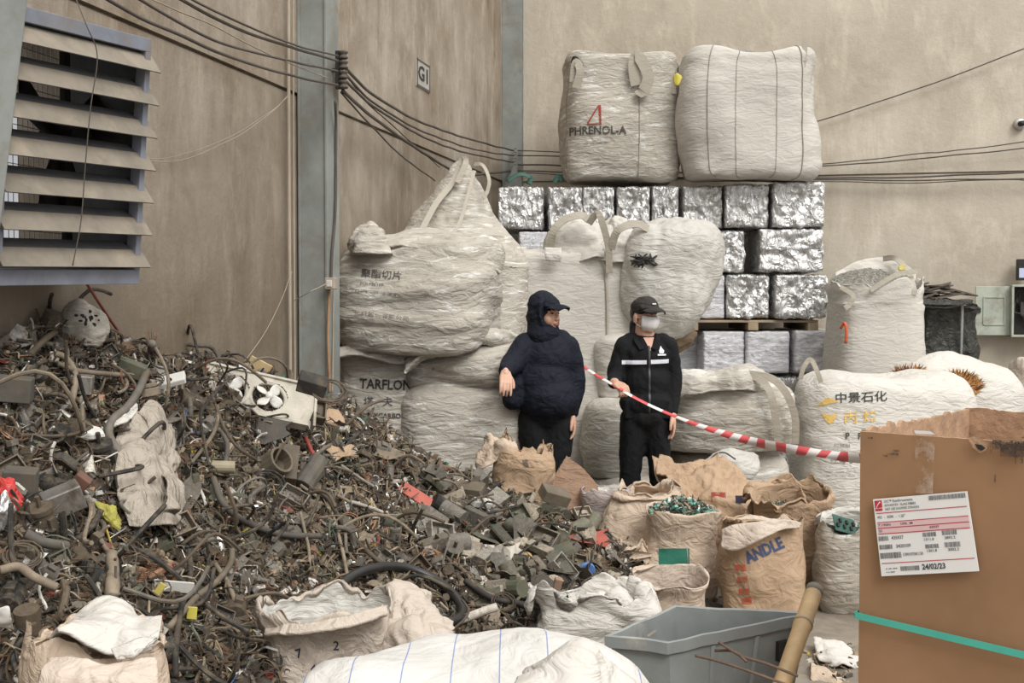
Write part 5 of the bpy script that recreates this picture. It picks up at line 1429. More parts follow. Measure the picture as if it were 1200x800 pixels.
def g_loop(turns=2.2):
    n = 50; pts = []
    for i in range(n):
        a = 2 * PI * turns * i / n; rr = .42 + .06 * math.sin(a * .37 + 1)
        pts.append(Vector((rr * math.cos(a), rr * math.sin(a) * .8, .03 * math.sin(a * 1.7))))
    return tube_geo(pts, .022, 5, True)
def g_crumple():
    V, Fc = sphere_geo((0, 0, 0), (.5, .38, .22), None, 18, 12)
    return [Vector(v) * (1 + .55 * (billow(Vector(v) * 3.3 + Vector((R.random() * 0, 3, 1)), 2) - .3)) for v in V], Fc
PMAT = [plain('scrap_brown', (0.095, 0.068, 0.044), .85, 0, .4, 0, 30), plain('scrap_dark', (0.035, 0.031, 0.027), .75, 0, .4, 0, 30), plain('scrap_grey', (0.125, 0.108, 0.088), .7, 0.1, .3, 0, 30),
        plain('scrap_taupe', (0.21, 0.165, 0.118), .8, 0, .3, 0, 30), plain('scrap_bright_metal', (0.42, 0.41, 0.39), .35, .75, .2, 0, 30), plain('scrap_beige', (0.36, 0.295, 0.215), .8, 0, .25, 0, 30),
        plain('scrap_rust', (0.13, 0.07, 0.04), .9, 0, .35, 0, 30), plain('scrap_copper', (0.26, 0.14, 0.08), .5, .5, .3, 0, 30), plain('scrap_olive', (0.12, 0.125, 0.085), .8, 0, .3, 0, 30),
        plain('scrap_white', (0.60, 0.57, 0.52), .6, 0, .2, 0, 30), plain('scrap_red', (0.22, 0.04, 0.03), .6, 0, .3, 0, 30), plain('scrap_green', (0.045, 0.14, 0.095), .7, 0, .3, 0, 30), plain('scrap_blue', (0.05, 0.09, 0.19), .6, 0, .3, 0, 30), plain('scrap_yellow', (0.42, 0.33, 0.05), .6, 0, .3, 0, 30)]
PW = [22, 13, 14, 18, 7, 9, 5, 1.6, 5, 2.8, .6, .4, .3, .3]
def pick_mat(r): return r.choices(range(len(PMAT)), PW)[0]
FR = random.Random(5)
for m_ in PMAT[:6]:
    rp = [n for n in m_.node_tree.nodes if n.type == 'VALTORGB'][0]
    for e_ in rp.color_ramp.elements: c_ = e_.color; e_.color = (c_[0] * .84, c_[1] * .80, c_[2] * .74, 1)
SHAPES = []
for _ in range(5): SHAPES.append((g_tube(1.6, FR.uniform(.03, .07), .5, 5, 7), 'l'))
for _ in range(4): SHAPES.append((g_box(1, FR.uniform(.25, .7), FR.uniform(.15, .4), .08), 'b'))
for _ in range(5): SHAPES.append((g_plate(1, FR.uniform(.4, .9), n=4), 'p'))
for _ in range(2): SHAPES.append((g_tube(.8, .16, 0, 7, 2, hollow=True), 't'))
SHAPES += [(g_bolt(), 't'), (g_ring(.4, .06), 'r'), (g_ring(.45, .05, 10, arc=.7), 'r'), (g_bracket(), 'b'), (g_cap(), 't'), (g_fitting(), 't')]
def scatter_stuff(name, samples, size, label, cat, mats, parent=None, r=FR, shapes=SHAPES, weights=None, lift=.3):
    """one uncountable mass of small pieces; samples = [(point, normal)]"""
    Vs = []; Fs = []; mi = []; b = 0
    weights = weights or [1] * len(mats)
    for p, nrm in samples:
        (Vt, Ft), kd = r.choice(shapes); s = r.uniform(*size) * (1.0 if kd != 'l' else 1.5)
        M = rot_any(r, kd in 'pb' and r.random() < .7) * s
        c = p + nrm * s * r.uniform(0, lift)
        Vs.append(np.array([tuple(v) for v in Vt]) @ np.array(M).T + np.array(c))
        Fs += [tuple(i + b for i in f) for f in Ft]; mi += [r.choices(range(len(mats)), weights if not callable(weights) else weights(p))[0]] * len(Ft); b += len(Vt)
    return tag(mk(name, np.vstack(Vs), Fs, mats, parent, False, mi), label, cat, kind='stuff')
PWR = [18, 7, 18, 28, 5, 15, 1.5, .5, 6, 5, .5, .4, .3, .3]; PWL = [34, 22, 8, 12, 5, 5, 3, .8, 4, 2, .6, .3, .3, .3]
def PWF(p):
    t = min(1, max(0, (p.y - 4.2) / 2.4)); return [a * t + b_ * (1 - t) for a, b_ in zip(PWR, PWL)]
smp = []
while len(smp) < 14000:
    px = FR.uniform(0, 800); py = FR.uniform(375, 800)
    if not inpoly(px, py): continue
    h, n_ = heap_hit(px, py)
    if h is None: continue
    # fewer where the camera is nearer would be uneven: thin by distance so density on the heap stays even
    if FR.random() > min(1.0, (h.y / 5.2) ** 2): continue
    smp.append((h, n_))
# the parts of the heap away from the lens
for _ in range(900):
    x, y = FR.uniform(-1.9, 1.0), FR.uniform(2.4, 7.6)
    h = heap_bvh.ray_cast(Vector((x, y, 5)), Vector((0, 0, -1)))
    if h[0] is not None and h[0].z > .02: smp.append((h[0], h[1]))
scatter_stuff('scrap_fragments', smp, (.018, .058), 'countless small dusty fragments of metal, plastic and wire covering the heap', 'scrap fragments', PMAT, weights=PWF)
# fine fibrous wires
mb = MB()
for _ in range(1500):
    px = FR.uniform(0, 760); py = FR.uniform(380, 800)
    if not inpoly(px, py): continue
    h, n_ = heap_hit(px, py)
    if h is None: continue
    L = FR.uniform(.05, .16); a = FR.uniform(0, 2 * PI); d = Vector((math.cos(a), math.sin(a) * .6, FR.uniform(-.3, .5))).normalized()
    pts_ = [h + n_ * .01 - d * L / 2, h + n_ * FR.uniform(.015, .05) + Vector((FR.uniform(-.03, .03), 0, 0)), h + n_ * .03 + d * L / 2 + Vector((0, 0, FR.uniform(-.03, .02)))]
    mb.tube(catmull(pts_, 7), FR.uniform(.0015, .0035), 4, FR.choices(range(len(PMAT)), PW)[0])
tag(mk('wire_fuzz', mb.V, mb.F, PMAT, None, True, mb.mi), 'hair thin stray wires sticking out all over the heap', 'wire', kind='stuff')

# ------------------------------------------------------------------ single pieces lying on the heap, each its own object
def proto_mesh(name, geo, mat, smooth=True):
    me = bpy.data.meshes.new(name); me.from_pydata([tuple(v) for v in geo[0]], [], geo[1]); me.materials.append(mat)
    if smooth:
        me.polygons.foreach_set('use_smooth', [True] * len(me.polygons))
        try: me.set_sharp_from_angle(angle=.6)
        except Exception: pass
    me.update(); return me
dM = lambda n_, c, met=0.0, ro=.75, du=.42: plain(n_, tuple(q * .84 for q in c), ro, met, .35, .15, 9, du, (0.115, 0.088, 0.058), rnd=True)
m_pb, m_pk, m_pg, m_pt, m_pm, m_pw = dM('dusty_brown', (.105, .078, .052)), dM('dusty_black', (.026, .023, .020)), dM('dusty_grey', (.145, .130, .110)), dM('dusty_tan', (.21, .168, .12)), dM('worn_metal', (.42, .40, .37), .7, .38), dM('dusty_white', (.52, .475, .41))
m_or, m_gr, m_rd, m_cu = dM('dusty_orange', (.28, .15, .085)), dM('dusty_green', (.105, .11, .075)), dM('dusty_red', (.20, .055, .04)), dM('copper', (.30, .16, .095), .5, .5)
KINDS = [
 ('cable_offcut', lambda: g_tube(1.0, .017, .45, 7, 14), [m_pk, m_pb, m_pk, m_pt, m_pg], 'cable', 120, (.20, .50), {0: 'black', 1: 'brown', 3: 'tan', 4: 'grey'}, 'bent {c} cable offcut lying on the scrap heap'),
 ('hose_piece', lambda: g_tube(1.0, .06, .25, 9, 12, hollow=True), [m_pk, m_pg, m_pt, m_pb], 'hose', 50, (.10, .20), None, 'short {c} hollow hose piece on the scrap heap'),
 ('metal_plate', lambda: g_plate(1, .55), [m_pg, m_pm, m_pb, m_pt], 'plate', 110, (.06, .13), None, 'small warped {c} plate on the scrap heap'),
 ('housing', g_case, [m_pg, m_pt, m_gr, m_pb, m_pw], 'housing', 60, (.06, .12), None, 'open {c} appliance housing tipped on the scrap heap'),
 ('bracket', g_bracket, [m_pm, m_pg, m_pb], 'bracket', 70, (.06, .12), None, 'angled {c} mounting bracket on the scrap heap'),
 ('bolt', g_bolt, [m_pm, m_pg, m_pb], 'bolt', 90, (.05, .09), None, 'stubby {c} bolt with nut on the scrap heap'),
 ('pipe_fitting', g_fitting, [m_pm, m_cu, m_pg], 'pipe fitting', 60, (.06, .11), None, '{c} tee pipe fitting on the scrap heap'),
 ('motor', g_motor, [m_pg, m_pb, m_pk], 'motor', 50, (.08, .15), None, 'small {c} electric motor with stub shaft on the scrap heap'),
 ('capacitor', g_cap, [m_pm, m_pg, m_pw, m_pk], 'capacitor', 60, (.05, .10), None, 'cylindrical {c} capacitor with two legs on the scrap heap'),
 ('terminal_block', g_term, [m_pw, m_pk, m_pt, m_gr], 'terminal block', 60, (.05, .09), None, 'ribbed {c} terminal block on the scrap heap'),
 ('wire_loop', g_loop, [m_pk, m_pb, m_cu], 'wire', 50, (.08, .18), None, 'thin {c} wire wound in loose loops on the scrap heap'),
 ('copper_coil', g_coil, [m_cu, m_or], 'coil', 18, (.05, .09), None, '{c} winding coil on the scrap heap'),
 ('metal_ring', lambda: g_ring(.42, .07), [m_pm, m_pk, m_pg, m_rd], 'ring', 60, (.05, .10), None, 'round {c} ring on the scrap heap'),
 ('crushed_wrapper', g_crumple, [m_pw, m_pt, m_or, m_rd], 'wrapper', 50, (.06, .11), None, 'crushed {c} wrapper lump on the scrap heap'),
]
CN = {id(m_pb): 'brown', id(m_pk): 'black', id(m_pg): 'grey', id(m_pt): 'tan', id(m_pm): 'shiny metal', id(m_pw): 'off white', id(m_or): 'orange', id(m_gr): 'olive green', id(m_rd): 'dark red', id(m_cu): 'copper'}
HR = random.Random(21)
for (nm_, gf, mts, cat_, cnt, (s0, s1), _x, lab) in KINDS:
    protos = {}
    for k, mt_ in enumerate(mts):
        for v_ in range(3 if nm_ in ('cable_offcut', 'metal_plate', 'hose_piece') else 1):
            protos[(k, v_)] = proto_mesh(nm_, gf(), mt_)
    nv_ = 3 if (0, 1) in protos else 1
    placed = 0
    while placed < cnt:
        px = HR.uniform(0, 755); py = HR.uniform(378, 795)
        if not inpoly(px, py): continue
        h, n_ = heap_hit(px, py)
        if h is None or HR.random() > min(1, (h.y / 5.5) ** 2): continue
        k = HR.choices(range(len(mts)), [3, 3, 2, 1.5, 1][:len(mts)])[0]
        if nm_ == 'housing' and h.y < 4.3: s1_ = s1 * .8
        else: s1_ = s1
        o = bpy.data.objects.new(nm_, protos[(k, HR.randrange(nv_))]); COL.objects.link(o)
        s = HR.uniform(s0, max(s0, s1_))
        q_ = n_.to_track_quat('Z', 'Y').to_matrix() @ Euler((HR.gauss(0, .5), HR.gauss(0, .5), HR.uniform(0, 2 * PI))).to_matrix()
        o.matrix_world = Matrix.Translation(h + n_ * (.014 + s * .10)) @ q_.to_4x4() @ Matrix.Diagonal((s, s, s, 1))
        c_ = CN[id(mts[k])]
        tag(o, lab.format(c=c_), cat_, c_ + ' ' + cat_ + ' pieces on the scrap heap')
        placed += 1
# ------------------------------------------------------------------ sacks in front
def sack(name, px, Y, z0, H, rx, ry, label, mats, seed, n=3.0, depth=.25, rimk=.95, rimwave=.05, rotz=0.0, tilt=None, bulge=.08, nr=84, m=120,
         big=(.035, 3.4), fold=(.016, 3.6, 4.6), fine=(.0022, 17), group=None, cat='sack', horiz=True):
    x = P(px, 350, Y).x
    t = thing(name, (x, Y, z0), label, cat, group)
    rg = [(0, rx * .72, ry * .72, n), (.02 * H, rx * .86, ry * .88, n), (.12 * H, rx * 1.0, ry * 1.0, n), (.45 * H, rx * (1 + bulge), ry * (1 + bulge), n), (.78 * H, rx * 1.0, ry * 1.0, n),
          (.97 * H, rx * rimk, ry * rimk, n * .9), (H, rx * rimk * .985, ry * rimk * .985, n * .9), (.96 * H, rx * rimk * .955, ry * rimk * .95, n * .9),
          (H - depth * .6, rx * .90, ry * .90, n), (H - depth, rx * .84, ry * .84, n), (H - depth - .01, .01, .01, 2)]
    mt = Matrix.Rotation(rotz, 4, 'Z')
    if tilt: mt = Matrix.Rotation(tilt[0], 4, 'X') @ Matrix.Rotation(tilt[1], 4, 'Y') @ mt
    L = loft('sack_body', rg, nr, m, mats, t, 5.7, seed, mt, (x, Y, z0), big, fold, fine, horiz, rimwave, 0, lambda k: 1 if k >= 6.0 else 0)
    L['t'] = t; return L
def fill(L, z, rx, ry, h, label, mats, weights, n=420, size=(.02, .05), name='scrap_filling', core=None, off=(0, 0)):
    t = L['t']; c = WLOC[t.name] + Vector((off[0], off[1], 0))
    V, Fc = disc_heap((c.x, c.y, z), rx, ry, h, 7, .02, 14, 20)
    mb = MB(); mb.add(V, Fc, 0)
    sm = []
    for _ in range(n):
        r = math.sqrt(FR.random()); a = FR.uniform(0, 2 * PI); sm.append((Vector((c.x + rx * r * math.cos(a), c.y + ry * r * math.sin(a), z + h * (1 - r ** 1.6))), UPZ))
    Vs = [np.array(V)]; mi = [0] * len(Fc); Fs = list(Fc); b = len(V)
    for p, nr_ in sm:
        (Vt, Ft), kd = FR.choice(SHAPES); s = FR.uniform(*size); M = rot_any(FR, kd in 'pb') * s
        Vs.append(np.array([tuple(v) for v in Vt]) @ np.array(M).T + np.array(p + Vector((0, 0, s * .25)))); Fs += [tuple(i + b for i in f) for f in Ft]
        mi += [FR.choices(range(len(mats)), weights)[0] + 1] * len(Ft); b += len(Vt)
    return tag(mk(name, np.vstack(Vs), Fs, [core or M_HEAP] + mats, None, False, mi), label, 'scrap', kind='stuff')
PCB = [plain('board_green', (0.03, 0.085, 0.065), .5, 0, .3, 0, 20), plain('board_dark', (0.035, 0.035, 0.03), .5, 0, .3, 0), PMAT[2], PMAT[5], PMAT[9], plain('bright_teal', (0.16, 0.42, 0.33), .5, 0, .2, 0), PMAT[7], PMAT[4]]
def stext(L, s, px, py, hp, rot, sx, mat, name='printed_text', bold=.01):
    mb = MB(); p = surf(L, px, py); sc = hp / F * p.y; nd = (Vector((0, 0, CAM_H)) - p).normalized()
    stamp(mb, text_geo(s, bold=bold), L['bvh'], p, XX, nd, off=.004, sx=sc * sx, sy=sc, rot=rot); return mb.build(name, mat, L['t'])
def spatch(L, px, py, w, h, rot, mat, name):
    mb = MB(); p = surf(L, px, py); k = p.y / F; nd = (Vector((0, 0, CAM_H)) - p).normalized()
    stamp(mb, rect_geo(w * k, h * k, 14, 8), L['bvh'], p, XX, nd, off=.003, rot=rot); return mb.build(name, mat, L['t'])

# kraft sack with blue and red lettering, front row
S7 = sack('paper_sack', 893, 6.15, 0, .50, .205, .15, 'open brown paper sack with slanted blue lettering and red print', [M_KRAFT, M_KRAFTIN], 3, rimk=.98, rimwave=.03, depth=.12, tilt=(-.05, .03), rotz=-.05)
stext(S7, 'ANDLE', 896, 645, 19, .42, .78, M_PRINTB, bold=.035)
for k, (x, y) in enumerate(((868, 665), (870, 679), (872, 693), (875, 704))): spatch(S7, x, y, 12, 7, .05, M_PRINTR, 'red_print')
spatch(S7, 893, 717, 40, 4, 0, M_PRINTR, 'red_print'); 
sheet('folded_lip', [[P(846, 620, 6.02), P(862, 614, 5.98), P(890, 611, 5.95), P(920, 608, 5.97), P(940, 612, 6.04)], [P(846, 642, 5.99), P(862, 645, 5.95), P(888, 634, 5.92), P(915, 621, 5.94), P(938, 618, 6.02)]], 40, 10, M_KRAFTIN, S7['t'], .006, 4, (.012, 8), (.008, 10, 10), (.002, 30))
# sack with the green printed panel
S5 = sack('woven_sack', 800, 6.5, 0, .50, .205, .16, 'tan sack with a dark green printed panel, heaped with green circuit scrap', [M_KRAFTP, M_PINKW], 5, rimk=1.0, rimwave=.02, depth=.10, bulge=.12)
fill(S5, .47, .18, .14, .08, 'mixed green circuit board scrap heaped in the tan sack with green panel', PCB, [4, 4, 3, 3, 1.5, 2, 1, 1], 420, (.02, .05))
spatch(S5, 790, 652, 36, 19, 0, M_PRINTGR, 'green_panel')
V, Fc = tube_geo([P(805, 640, 6.28), P(806, 655, 6.27), P(806, 672, 6.27)], .003, 5); mk('tie_string', V, Fc, M_SEAM, S5['t'])
# small empty sack in front
S6 = sack('paper_sack', 786, 5.85, 0, .30, .165, .13, 'small empty open pale sack in front of the green panelled sack', [M_KRAFTP, M_KRAFTIN], 7, rimk=1.12, rimwave=.015, depth=.26, nr=70, m=100, big=(.012, 3.4), fold=(.008, 3.6, 4.6), bulge=.02, tilt=(.2, 0))
# brown sack of boards behind
S8 = sack('paper_sack', 917, 6.7, 0, .60, .20, .17, 'tall opened brown sack of dark circuit boards behind the blue lettered sack', [M_KRAFT, M_KRAFT], 11, rimk=1.05, rimwave=.08, depth=.20, big=(.04, 3), tilt=(.24, 0))
fill(S8, .43, .16, .13, .05, 'dark circuit boards and connectors inside the tall brown sack', PCB, [3, 6, 3, 1, .5, .3, .5, .5], 300, (.03, .07), off=(0, -.11))
sheet('folded_flap', [[P(872, 600, 6.55), P(876, 615, 6.5), P(882, 632, 6.46)], [P(890, 572, 6.72), P(892, 586, 6.7), P(894, 600, 6.7)], [P(925, 554, 6.80), P(928, 572, 6.78), P(928, 590, 6.78)], [P(944, 580, 6.66), P(946, 598, 6.6), P(944, 614, 6.56)]], 26, 40, M_KRAFT, S8['t'], .006, 9, (.03, 5), (.015, 6, 6), (.003, 20))
# right sack beside the box
S10 = sack('woven_sack', 1003, 6.35, 0, .50, .19, .16, 'off white sack with boards at its mouth, beside the cardboard box', [M_BAGD, M_BAGW], 13, rimk=.92, rimwave=.10, depth=.18, bulge=.14, tilt=(.2, -.08))
fill(S10, .36, .13, .11, .06, 'green boards and red scrap filling the sack beside the cardboard box', PCB + [PMAT[10]], [3, 4, 3, 2, 1, .5, 1, 1, 1.2], 260, (.03, .07), off=(-.03, -.08))
for k, (x, y, r_) in enumerate(((990, 615, .5), (983, 628, -.3))):
    c = P(x, y, 6.17); Mb = Euler((1.0, .3, r_)).to_matrix()
    t = thing('circuit_board', tuple(c), ('green circuit board sticking up from the sack beside the box', 'darker circuit board lower in the sack beside the box')[k], 'circuit board')
    mb = MB(); mb.box(c, (.16, .09, .004), Mb); mb.build('board', PCB[k], t)
    for q_ in range(6):
        mb = MB(); mb.box(c + Mb @ Vector((-.06 + q_ * .024, (q_ % 2) * .03 - .015, .007)), (.015, .02, .01), Mb); mb.build('chip', M_DARK, t)
# heap sack, tan (left group)
S4 = sack('woven_sack', 760, 6.85, 0, .56, .215, .19, 'big lumpy tan sack standing behind the green panelled sack', [M_KRAFTP, M_KRAFTP], 17, rimk=.75, rimwave=.05, depth=.05, bulge=.16, big=(.06, 3.2), fold=(.022, 4, 5))
S4b = sack('woven_sack', 745, 6.5, 0, .30, .13, .14, 'slumped tan sack leaning at the edge of the scrap, left of the green panelled sack', [M_KRAFTP, M_KRAFTP], 18, rimk=.6, rimwave=.04, depth=.04, bulge=.16, big=(.05, 3.2), fold=(.022, 5, 5))
S3 = sack('woven_sack', 714, 7.05, .02, .50, .145, .13, 'small white sack with pink printing and scraps on top, between the two people', [fabric('printed_white_sack', (0.62, 0.58, 0.56), (0.36, 0.30, 0.28), .5, spots=.3, spotcol=(0.10, 0.08, 0.10)), M_BAGW], 19, rimk=1.05, rimwave=.05, depth=.12, nr=60, m=80)
fill(S3, .45, .13, .11, .04, 'white and teal scrap bits in the small white sack', PCB, [1, 2, 3, 3, 4, 2, 0, 1], 120, (.02, .045))
# brown necked sack before the hooded person
S1 = sack('paper_sack', 604, 7.1, .28, .48, .155, .14, 'brown paper sack with a twisted open neck in front of the hooded person', [M_KRAFT, M_KRAFT], 23, rimk=.85, rimwave=.12, depth=.06, bulge=.12, tilt=(0, .12), big=(.04, 4), fold=(.022, 6, 5))
sheet('twisted_neck', [[P(566, 520, 7.15), P(572, 508, 7.1), P(582, 508, 7.1), P(590, 516, 7.15)], [P(562, 535, 7.1), P(572, 526, 7.02), P(584, 520, 7.0), P(600, 522, 7.05)], [P(566, 556, 7.1), P(575, 545, 7.02), P(590, 534, 7.0), P(605, 528, 7.05)]], 24, 24, M_KRAFTP, S1['t'], .008, 8, (.05, 8), (.03, 9, 9), (.004, 25))
spatch(S1, 616, 543, 6, 9, .2, M_PRINTG, 'faded_print')
# propped sheet of sacking
tag(sheet('sacking_sheet', [[P(664, 534, 7.25), P(667, 536, 7.24)], [P(651, 556, 7.18), P(668, 550, 7.2), P(686, 552, 7.2)], [P(641, 582, 7.1), P(666, 578, 7.1), P(700, 574, 7.15)], [P(650, 602, 7.0), P(672, 606, 6.98), P(694, 604, 7.0)]], 26, 30, fabric('rust_sacking', (0.36, 0.235, 0.16), (0.24, 0.15, 0.10), .5, wr=.8), None, .012, 6, (.02, 4), (.008, 6, 6), (.003, 20))['o'],
    'propped reddish brown diamond of stiff sacking in front of the hooded person', 'sacking')
# kraft heap behind the front row
tag(sheet('kraft_paper_heap', [[P(772, 535, 7.45), P(800, 545, 7.4), P(835, 535, 7.45), P(865, 555, 7.4), P(895, 560, 7.4)], [P(770, 552, 7.25), P(800, 566, 7.15), P(838, 548, 7.2), P(868, 566, 7.15), P(900, 575, 7.2)],
    [P(785, 580, 7.0), P(812, 592, 6.95), P(840, 580, 6.95), P(868, 590, 6.9), P(890, 600, 6.95)], [P(790, 620, 6.85), P(815, 628, 6.8), P(840, 625, 6.8), P(862, 625, 6.8), P(880, 630, 6.85)], [P(795, 670, 6.85), P(815, 672, 6.82), P(840, 672, 6.8), P(862, 670, 6.82), P(880, 668, 6.85)]],
    90, 70, M_KRAFT, None, .01, 31, (.07, 4), (.04, 7, 7), (.008, 18))['o'], 'crumpled heap of brown paper sacks behind the front row, right of the masked person', 'paper sacks')
kh = COL.objects[-1] if False else None
tag(sheet('kraft_flap', [[P(765, 532, 7.38), P(778, 540, 7.36), P(800, 545, 7.34), P(822, 541, 7.34), P(842, 528, 7.38)], [P(770, 556, 7.26), P(788, 568, 7.22), P(808, 570, 7.2), P(826, 562, 7.2), P(838, 548, 7.24)], [P(790, 575, 7.1), P(800, 588, 7.06), P(812, 590, 7.06), P(824, 584, 7.06), P(832, 575, 7.1)]], 50, 26, M_KRAFT, None, .008, 33, (.03, 5), (.015, 6, 6), (.003, 20))['o'],
    'pointed brown paper flap rising beside the legs of the masked person', 'paper')
tgm = []
mb = MB(); stamp(mb, rect_geo(.085, .055, 8, 6), None, P(842, 582, 6.86), XX, FRONT + UPZ * .3, off=0); tag(mb.build('red_printed_scrap', M_PRINTBR), 'maroon printed patch of torn paper on the kraft heap', 'paper scrap')
mb = MB(); stamp(mb, rect_geo(.06, .045, 6, 5), None, P(868, 585, 6.84), XX, FRONT + UPZ * .3, off=0); tag(mb.build('navy_printed_scrap', M_PRINTN), 'navy printed patch of torn paper on the kraft heap', 'paper scrap')
tag(sheet('white_film_wrap', [[P(812, 552, 7.75), P(835, 530, 7.75), P(860, 525, 7.75), P(890, 532, 7.8)], [P(815, 560, 7.68), P(838, 545, 7.66), P(862, 542, 7.66), P(888, 548, 7.7)], [P(820, 570, 7.66), P(840, 562, 7.62), P(862, 560, 7.62), P(880, 562, 7.66)]], 40, 20, M_FILM, None, .008, 35, (.03, 6), (.02, 8, 8), (.003, 20))['o'],
    'crumpled white film lying behind the kraft heap', 'film')
V, Fc = tube_geo(catmull([P(829, 552, 7.5), P(835, 535, 7.55), P(848, 530, 7.55), P(862, 538, 7.5)], 20), .005, 6); tag(mk('dark_cord', V, Fc, M_CABLE), 'dark cord curling over the white film', 'cord')

# white crumpled sack, centre front
S11 = sack('woven_sack', 697, 5.0, 0, .40, .25, .20, 'wide open white sack lying crumpled at the foot of the scrap heap', [M_BAGW, M_BAGW], 37, rimk=1.02, rimwave=.10, depth=.16, bulge=.05, big=(.05, 4), fold=(.03, 5, 5), fine=(.006, 18), nr=100, m=150)
fl = sheet('crumpled_liner', [[P(690, 705, 5.12), P(710, 698, 5.14), P(735, 703, 5.1), P(760, 712, 5.05)], [P(688, 722, 4.96), P(712, 712, 4.96), P(738, 716, 4.94), P(764, 724, 4.92)], [P(695, 738, 4.84), P(718, 730, 4.82), P(742, 732, 4.82), P(762, 736, 4.85)]], 50, 30, M_BAGW, S11['t'], .006, 12, (.06, 7), (.035, 8, 8), (.006, 20))
# muddy beige open sack and its crumpled neighbour
S13 = sack('woven_sack', 381, 4.02, .0, .61, .205, .15, 'muddy beige sack with a rolled white rim at the foot of the scrap heap', [M_PINKW, M_FILM], 41, rimk=1.05, rimwave=.05, depth=.12, rotz=.16, bulge=.03, fold=(.02, 6, 4), fine=(.004, 22), nr=110, m=150)
stext(S13, '2', 394, 757, 15, 0, 1.0, M_PRINTN); stext(S13, '7', 350, 766, 15, .3, 1.0, M_PRINTN); stext(S13, '4', 367, 783, 12, 0, 1.0, M_PRINTN)
sheet('rolled_rim', [[P(312, 735, 3.92), P(345, 733, 3.86), P(385, 726, 3.84), P(425, 718, 3.88), P(452, 712, 3.95)], [P(310, 744, 3.88), P(346, 744, 3.82), P(388, 738, 3.80), P(428, 731, 3.84), P(454, 722, 3.9)]], 60, 10, M_PINKW, S13['t'], .014, 5, (.008, 8), (.006, 12, 12), (.002, 30))
S14 = tag(sheet('crumpled_sack', [[P(440, 716, 4.35), P(462, 700, 4.4), P(485, 695, 4.4), P(500, 712, 4.35), P(520, 742, 4.3)], [P(438, 730, 4.2), P(462, 714, 4.18), P(484, 712, 4.15), P(502, 726, 4.15), P(518, 752, 4.15)], [P(440, 750, 4.05), P(462, 742, 3.98), P(484, 745, 3.95), P(502, 750, 4.0), P(515, 762, 4.05)], [P(440, 800, 3.95), P(462, 800, 3.9), P(484, 800, 3.9), P(502, 800, 3.92), P(515, 800, 3.98)]], 60, 60, M_PINKW, None, .008, 43, (.05, 7), (.04, 9, 9), (.006, 22))['o'],
    'stiff crumpled pinkish sack right of the muddy beige sack', 'sack')
# left front sack
S15 = sack('paper_sack', 108, 3.02, .0, .80, .185, .13, 'brown sack with a grey white folded top in the bottom left corner', [M_KRAFTP, M_KRAFTP], 45, rimk=.92, rimwave=.05, depth=.05, rotz=-.1, bulge=.05, nr=90, m=130)
sheet('white_folded_top', [[P(42, 752, 3.05), P(75, 735, 3.12), P(125, 712, 3.18), P(160, 722, 3.15), P(188, 730, 3.10)], [P(60, 750, 2.92), P(90, 744, 2.96), P(128, 728, 3.00), P(160, 735, 2.98), P(188, 736, 3.00)], [P(72, 764, 2.84), P(100, 762, 2.84), P(130, 755, 2.85), P(155, 748, 2.88), P(186, 742, 2.96)]], 70, 34, M_BAGW, S15['t'], .008, 47, (.045, 6), (.02, 7, 7), (.003, 20))
sheet('white_pocket', [[P(130, 760, 2.82), P(158, 750, 2.84), P(188, 738, 2.94)], [P(136, 770, 2.78), P(160, 764, 2.78), P(184, 748, 2.88)], [P(142, 776, 2.78), P(160, 772, 2.80), P(176, 760, 2.86)]], 24, 20, M_BAGW, S15['t'], .008, 49, (.02, 7), (.01, 9, 9), (.003, 20))
sheet('crumpled_paper', [[P(60, 775, 2.82), P(95, 772, 2.78), P(130, 776, 2.78), P(178, 784, 2.82)], [P(55, 800, 2.76), P(95, 795, 2.72), P(135, 800, 2.72), P(182, 806, 2.76)], [P(50, 850, 2.76), P(95, 850, 2.74), P(135, 850, 2.74), P(185, 850, 2.76)]], 60, 40, M_KRAFTIN, S15['t'], .01, 51, (.025, 6), (.018, 7, 7), (.003, 20))
# small white bits at the left rim
tag(sheet('plastic_scrap', [[P(-5, 710, 3.2), P(8, 712, 3.18), P(16, 722, 3.2)], [P(-5, 728, 3.25), P(8, 730, 3.22), P(15, 736, 3.25)]], 16, 12, M_WHITEPL, None, .006, 3, (.03, 9), (.02, 12, 12), (.003, 20))['o'], 'crumpled pale plastic scrap at the left edge of the heap', 'plastic scrap')
# big white bag with blue stripes filling the bottom of the view
M_STR = fabric('striped_white_bag', (0.74, 0.74, 0.73), (0.58, 0.56, 0.53), 0.3, wr=.35)
nt = M_STR.node_tree; b = [n for n in nt.nodes if n.type == 'BSDF_PRINCIPLED'][0]
src = b.inputs['Base Color'].links[0].from_socket
sx = N_(nt, 'ShaderNodeSeparateXYZ'); tcn = N_(nt, 'ShaderNodeTexCoord'); nt.links.new(tcn.outputs['Object'], sx.inputs[0])
a1 = N_(nt, 'ShaderNodeMath', operation='MULTIPLY_ADD'); a1.inputs[1].default_value = 8.3; a1.inputs[2].default_value = 100.47; nt.links.new(sx.outputs['X'], a1.inputs[0])
a2 = N_(nt, 'ShaderNodeMath', operation='FRACT'); nt.links.new(a1.outputs[0], a2.inputs[0])
a3 = N_(nt, 'ShaderNodeMath', operation='LESS_THAN'); a3.inputs[1].default_value = .028; nt.links.new(a2.outputs[0], a3.inputs[0])
nt.links.new(mixc(nt, a3.outputs[0], src, (0.24, 0.29, 0.50)), b.inputs['Base Color'])
x12 = P(555, 350, 3.0).x
t12 = thing('bulk_bag', (x12, 3.0, 0), 'large white bulk bag with thin blue stripes across the bottom of the view', 'bag')
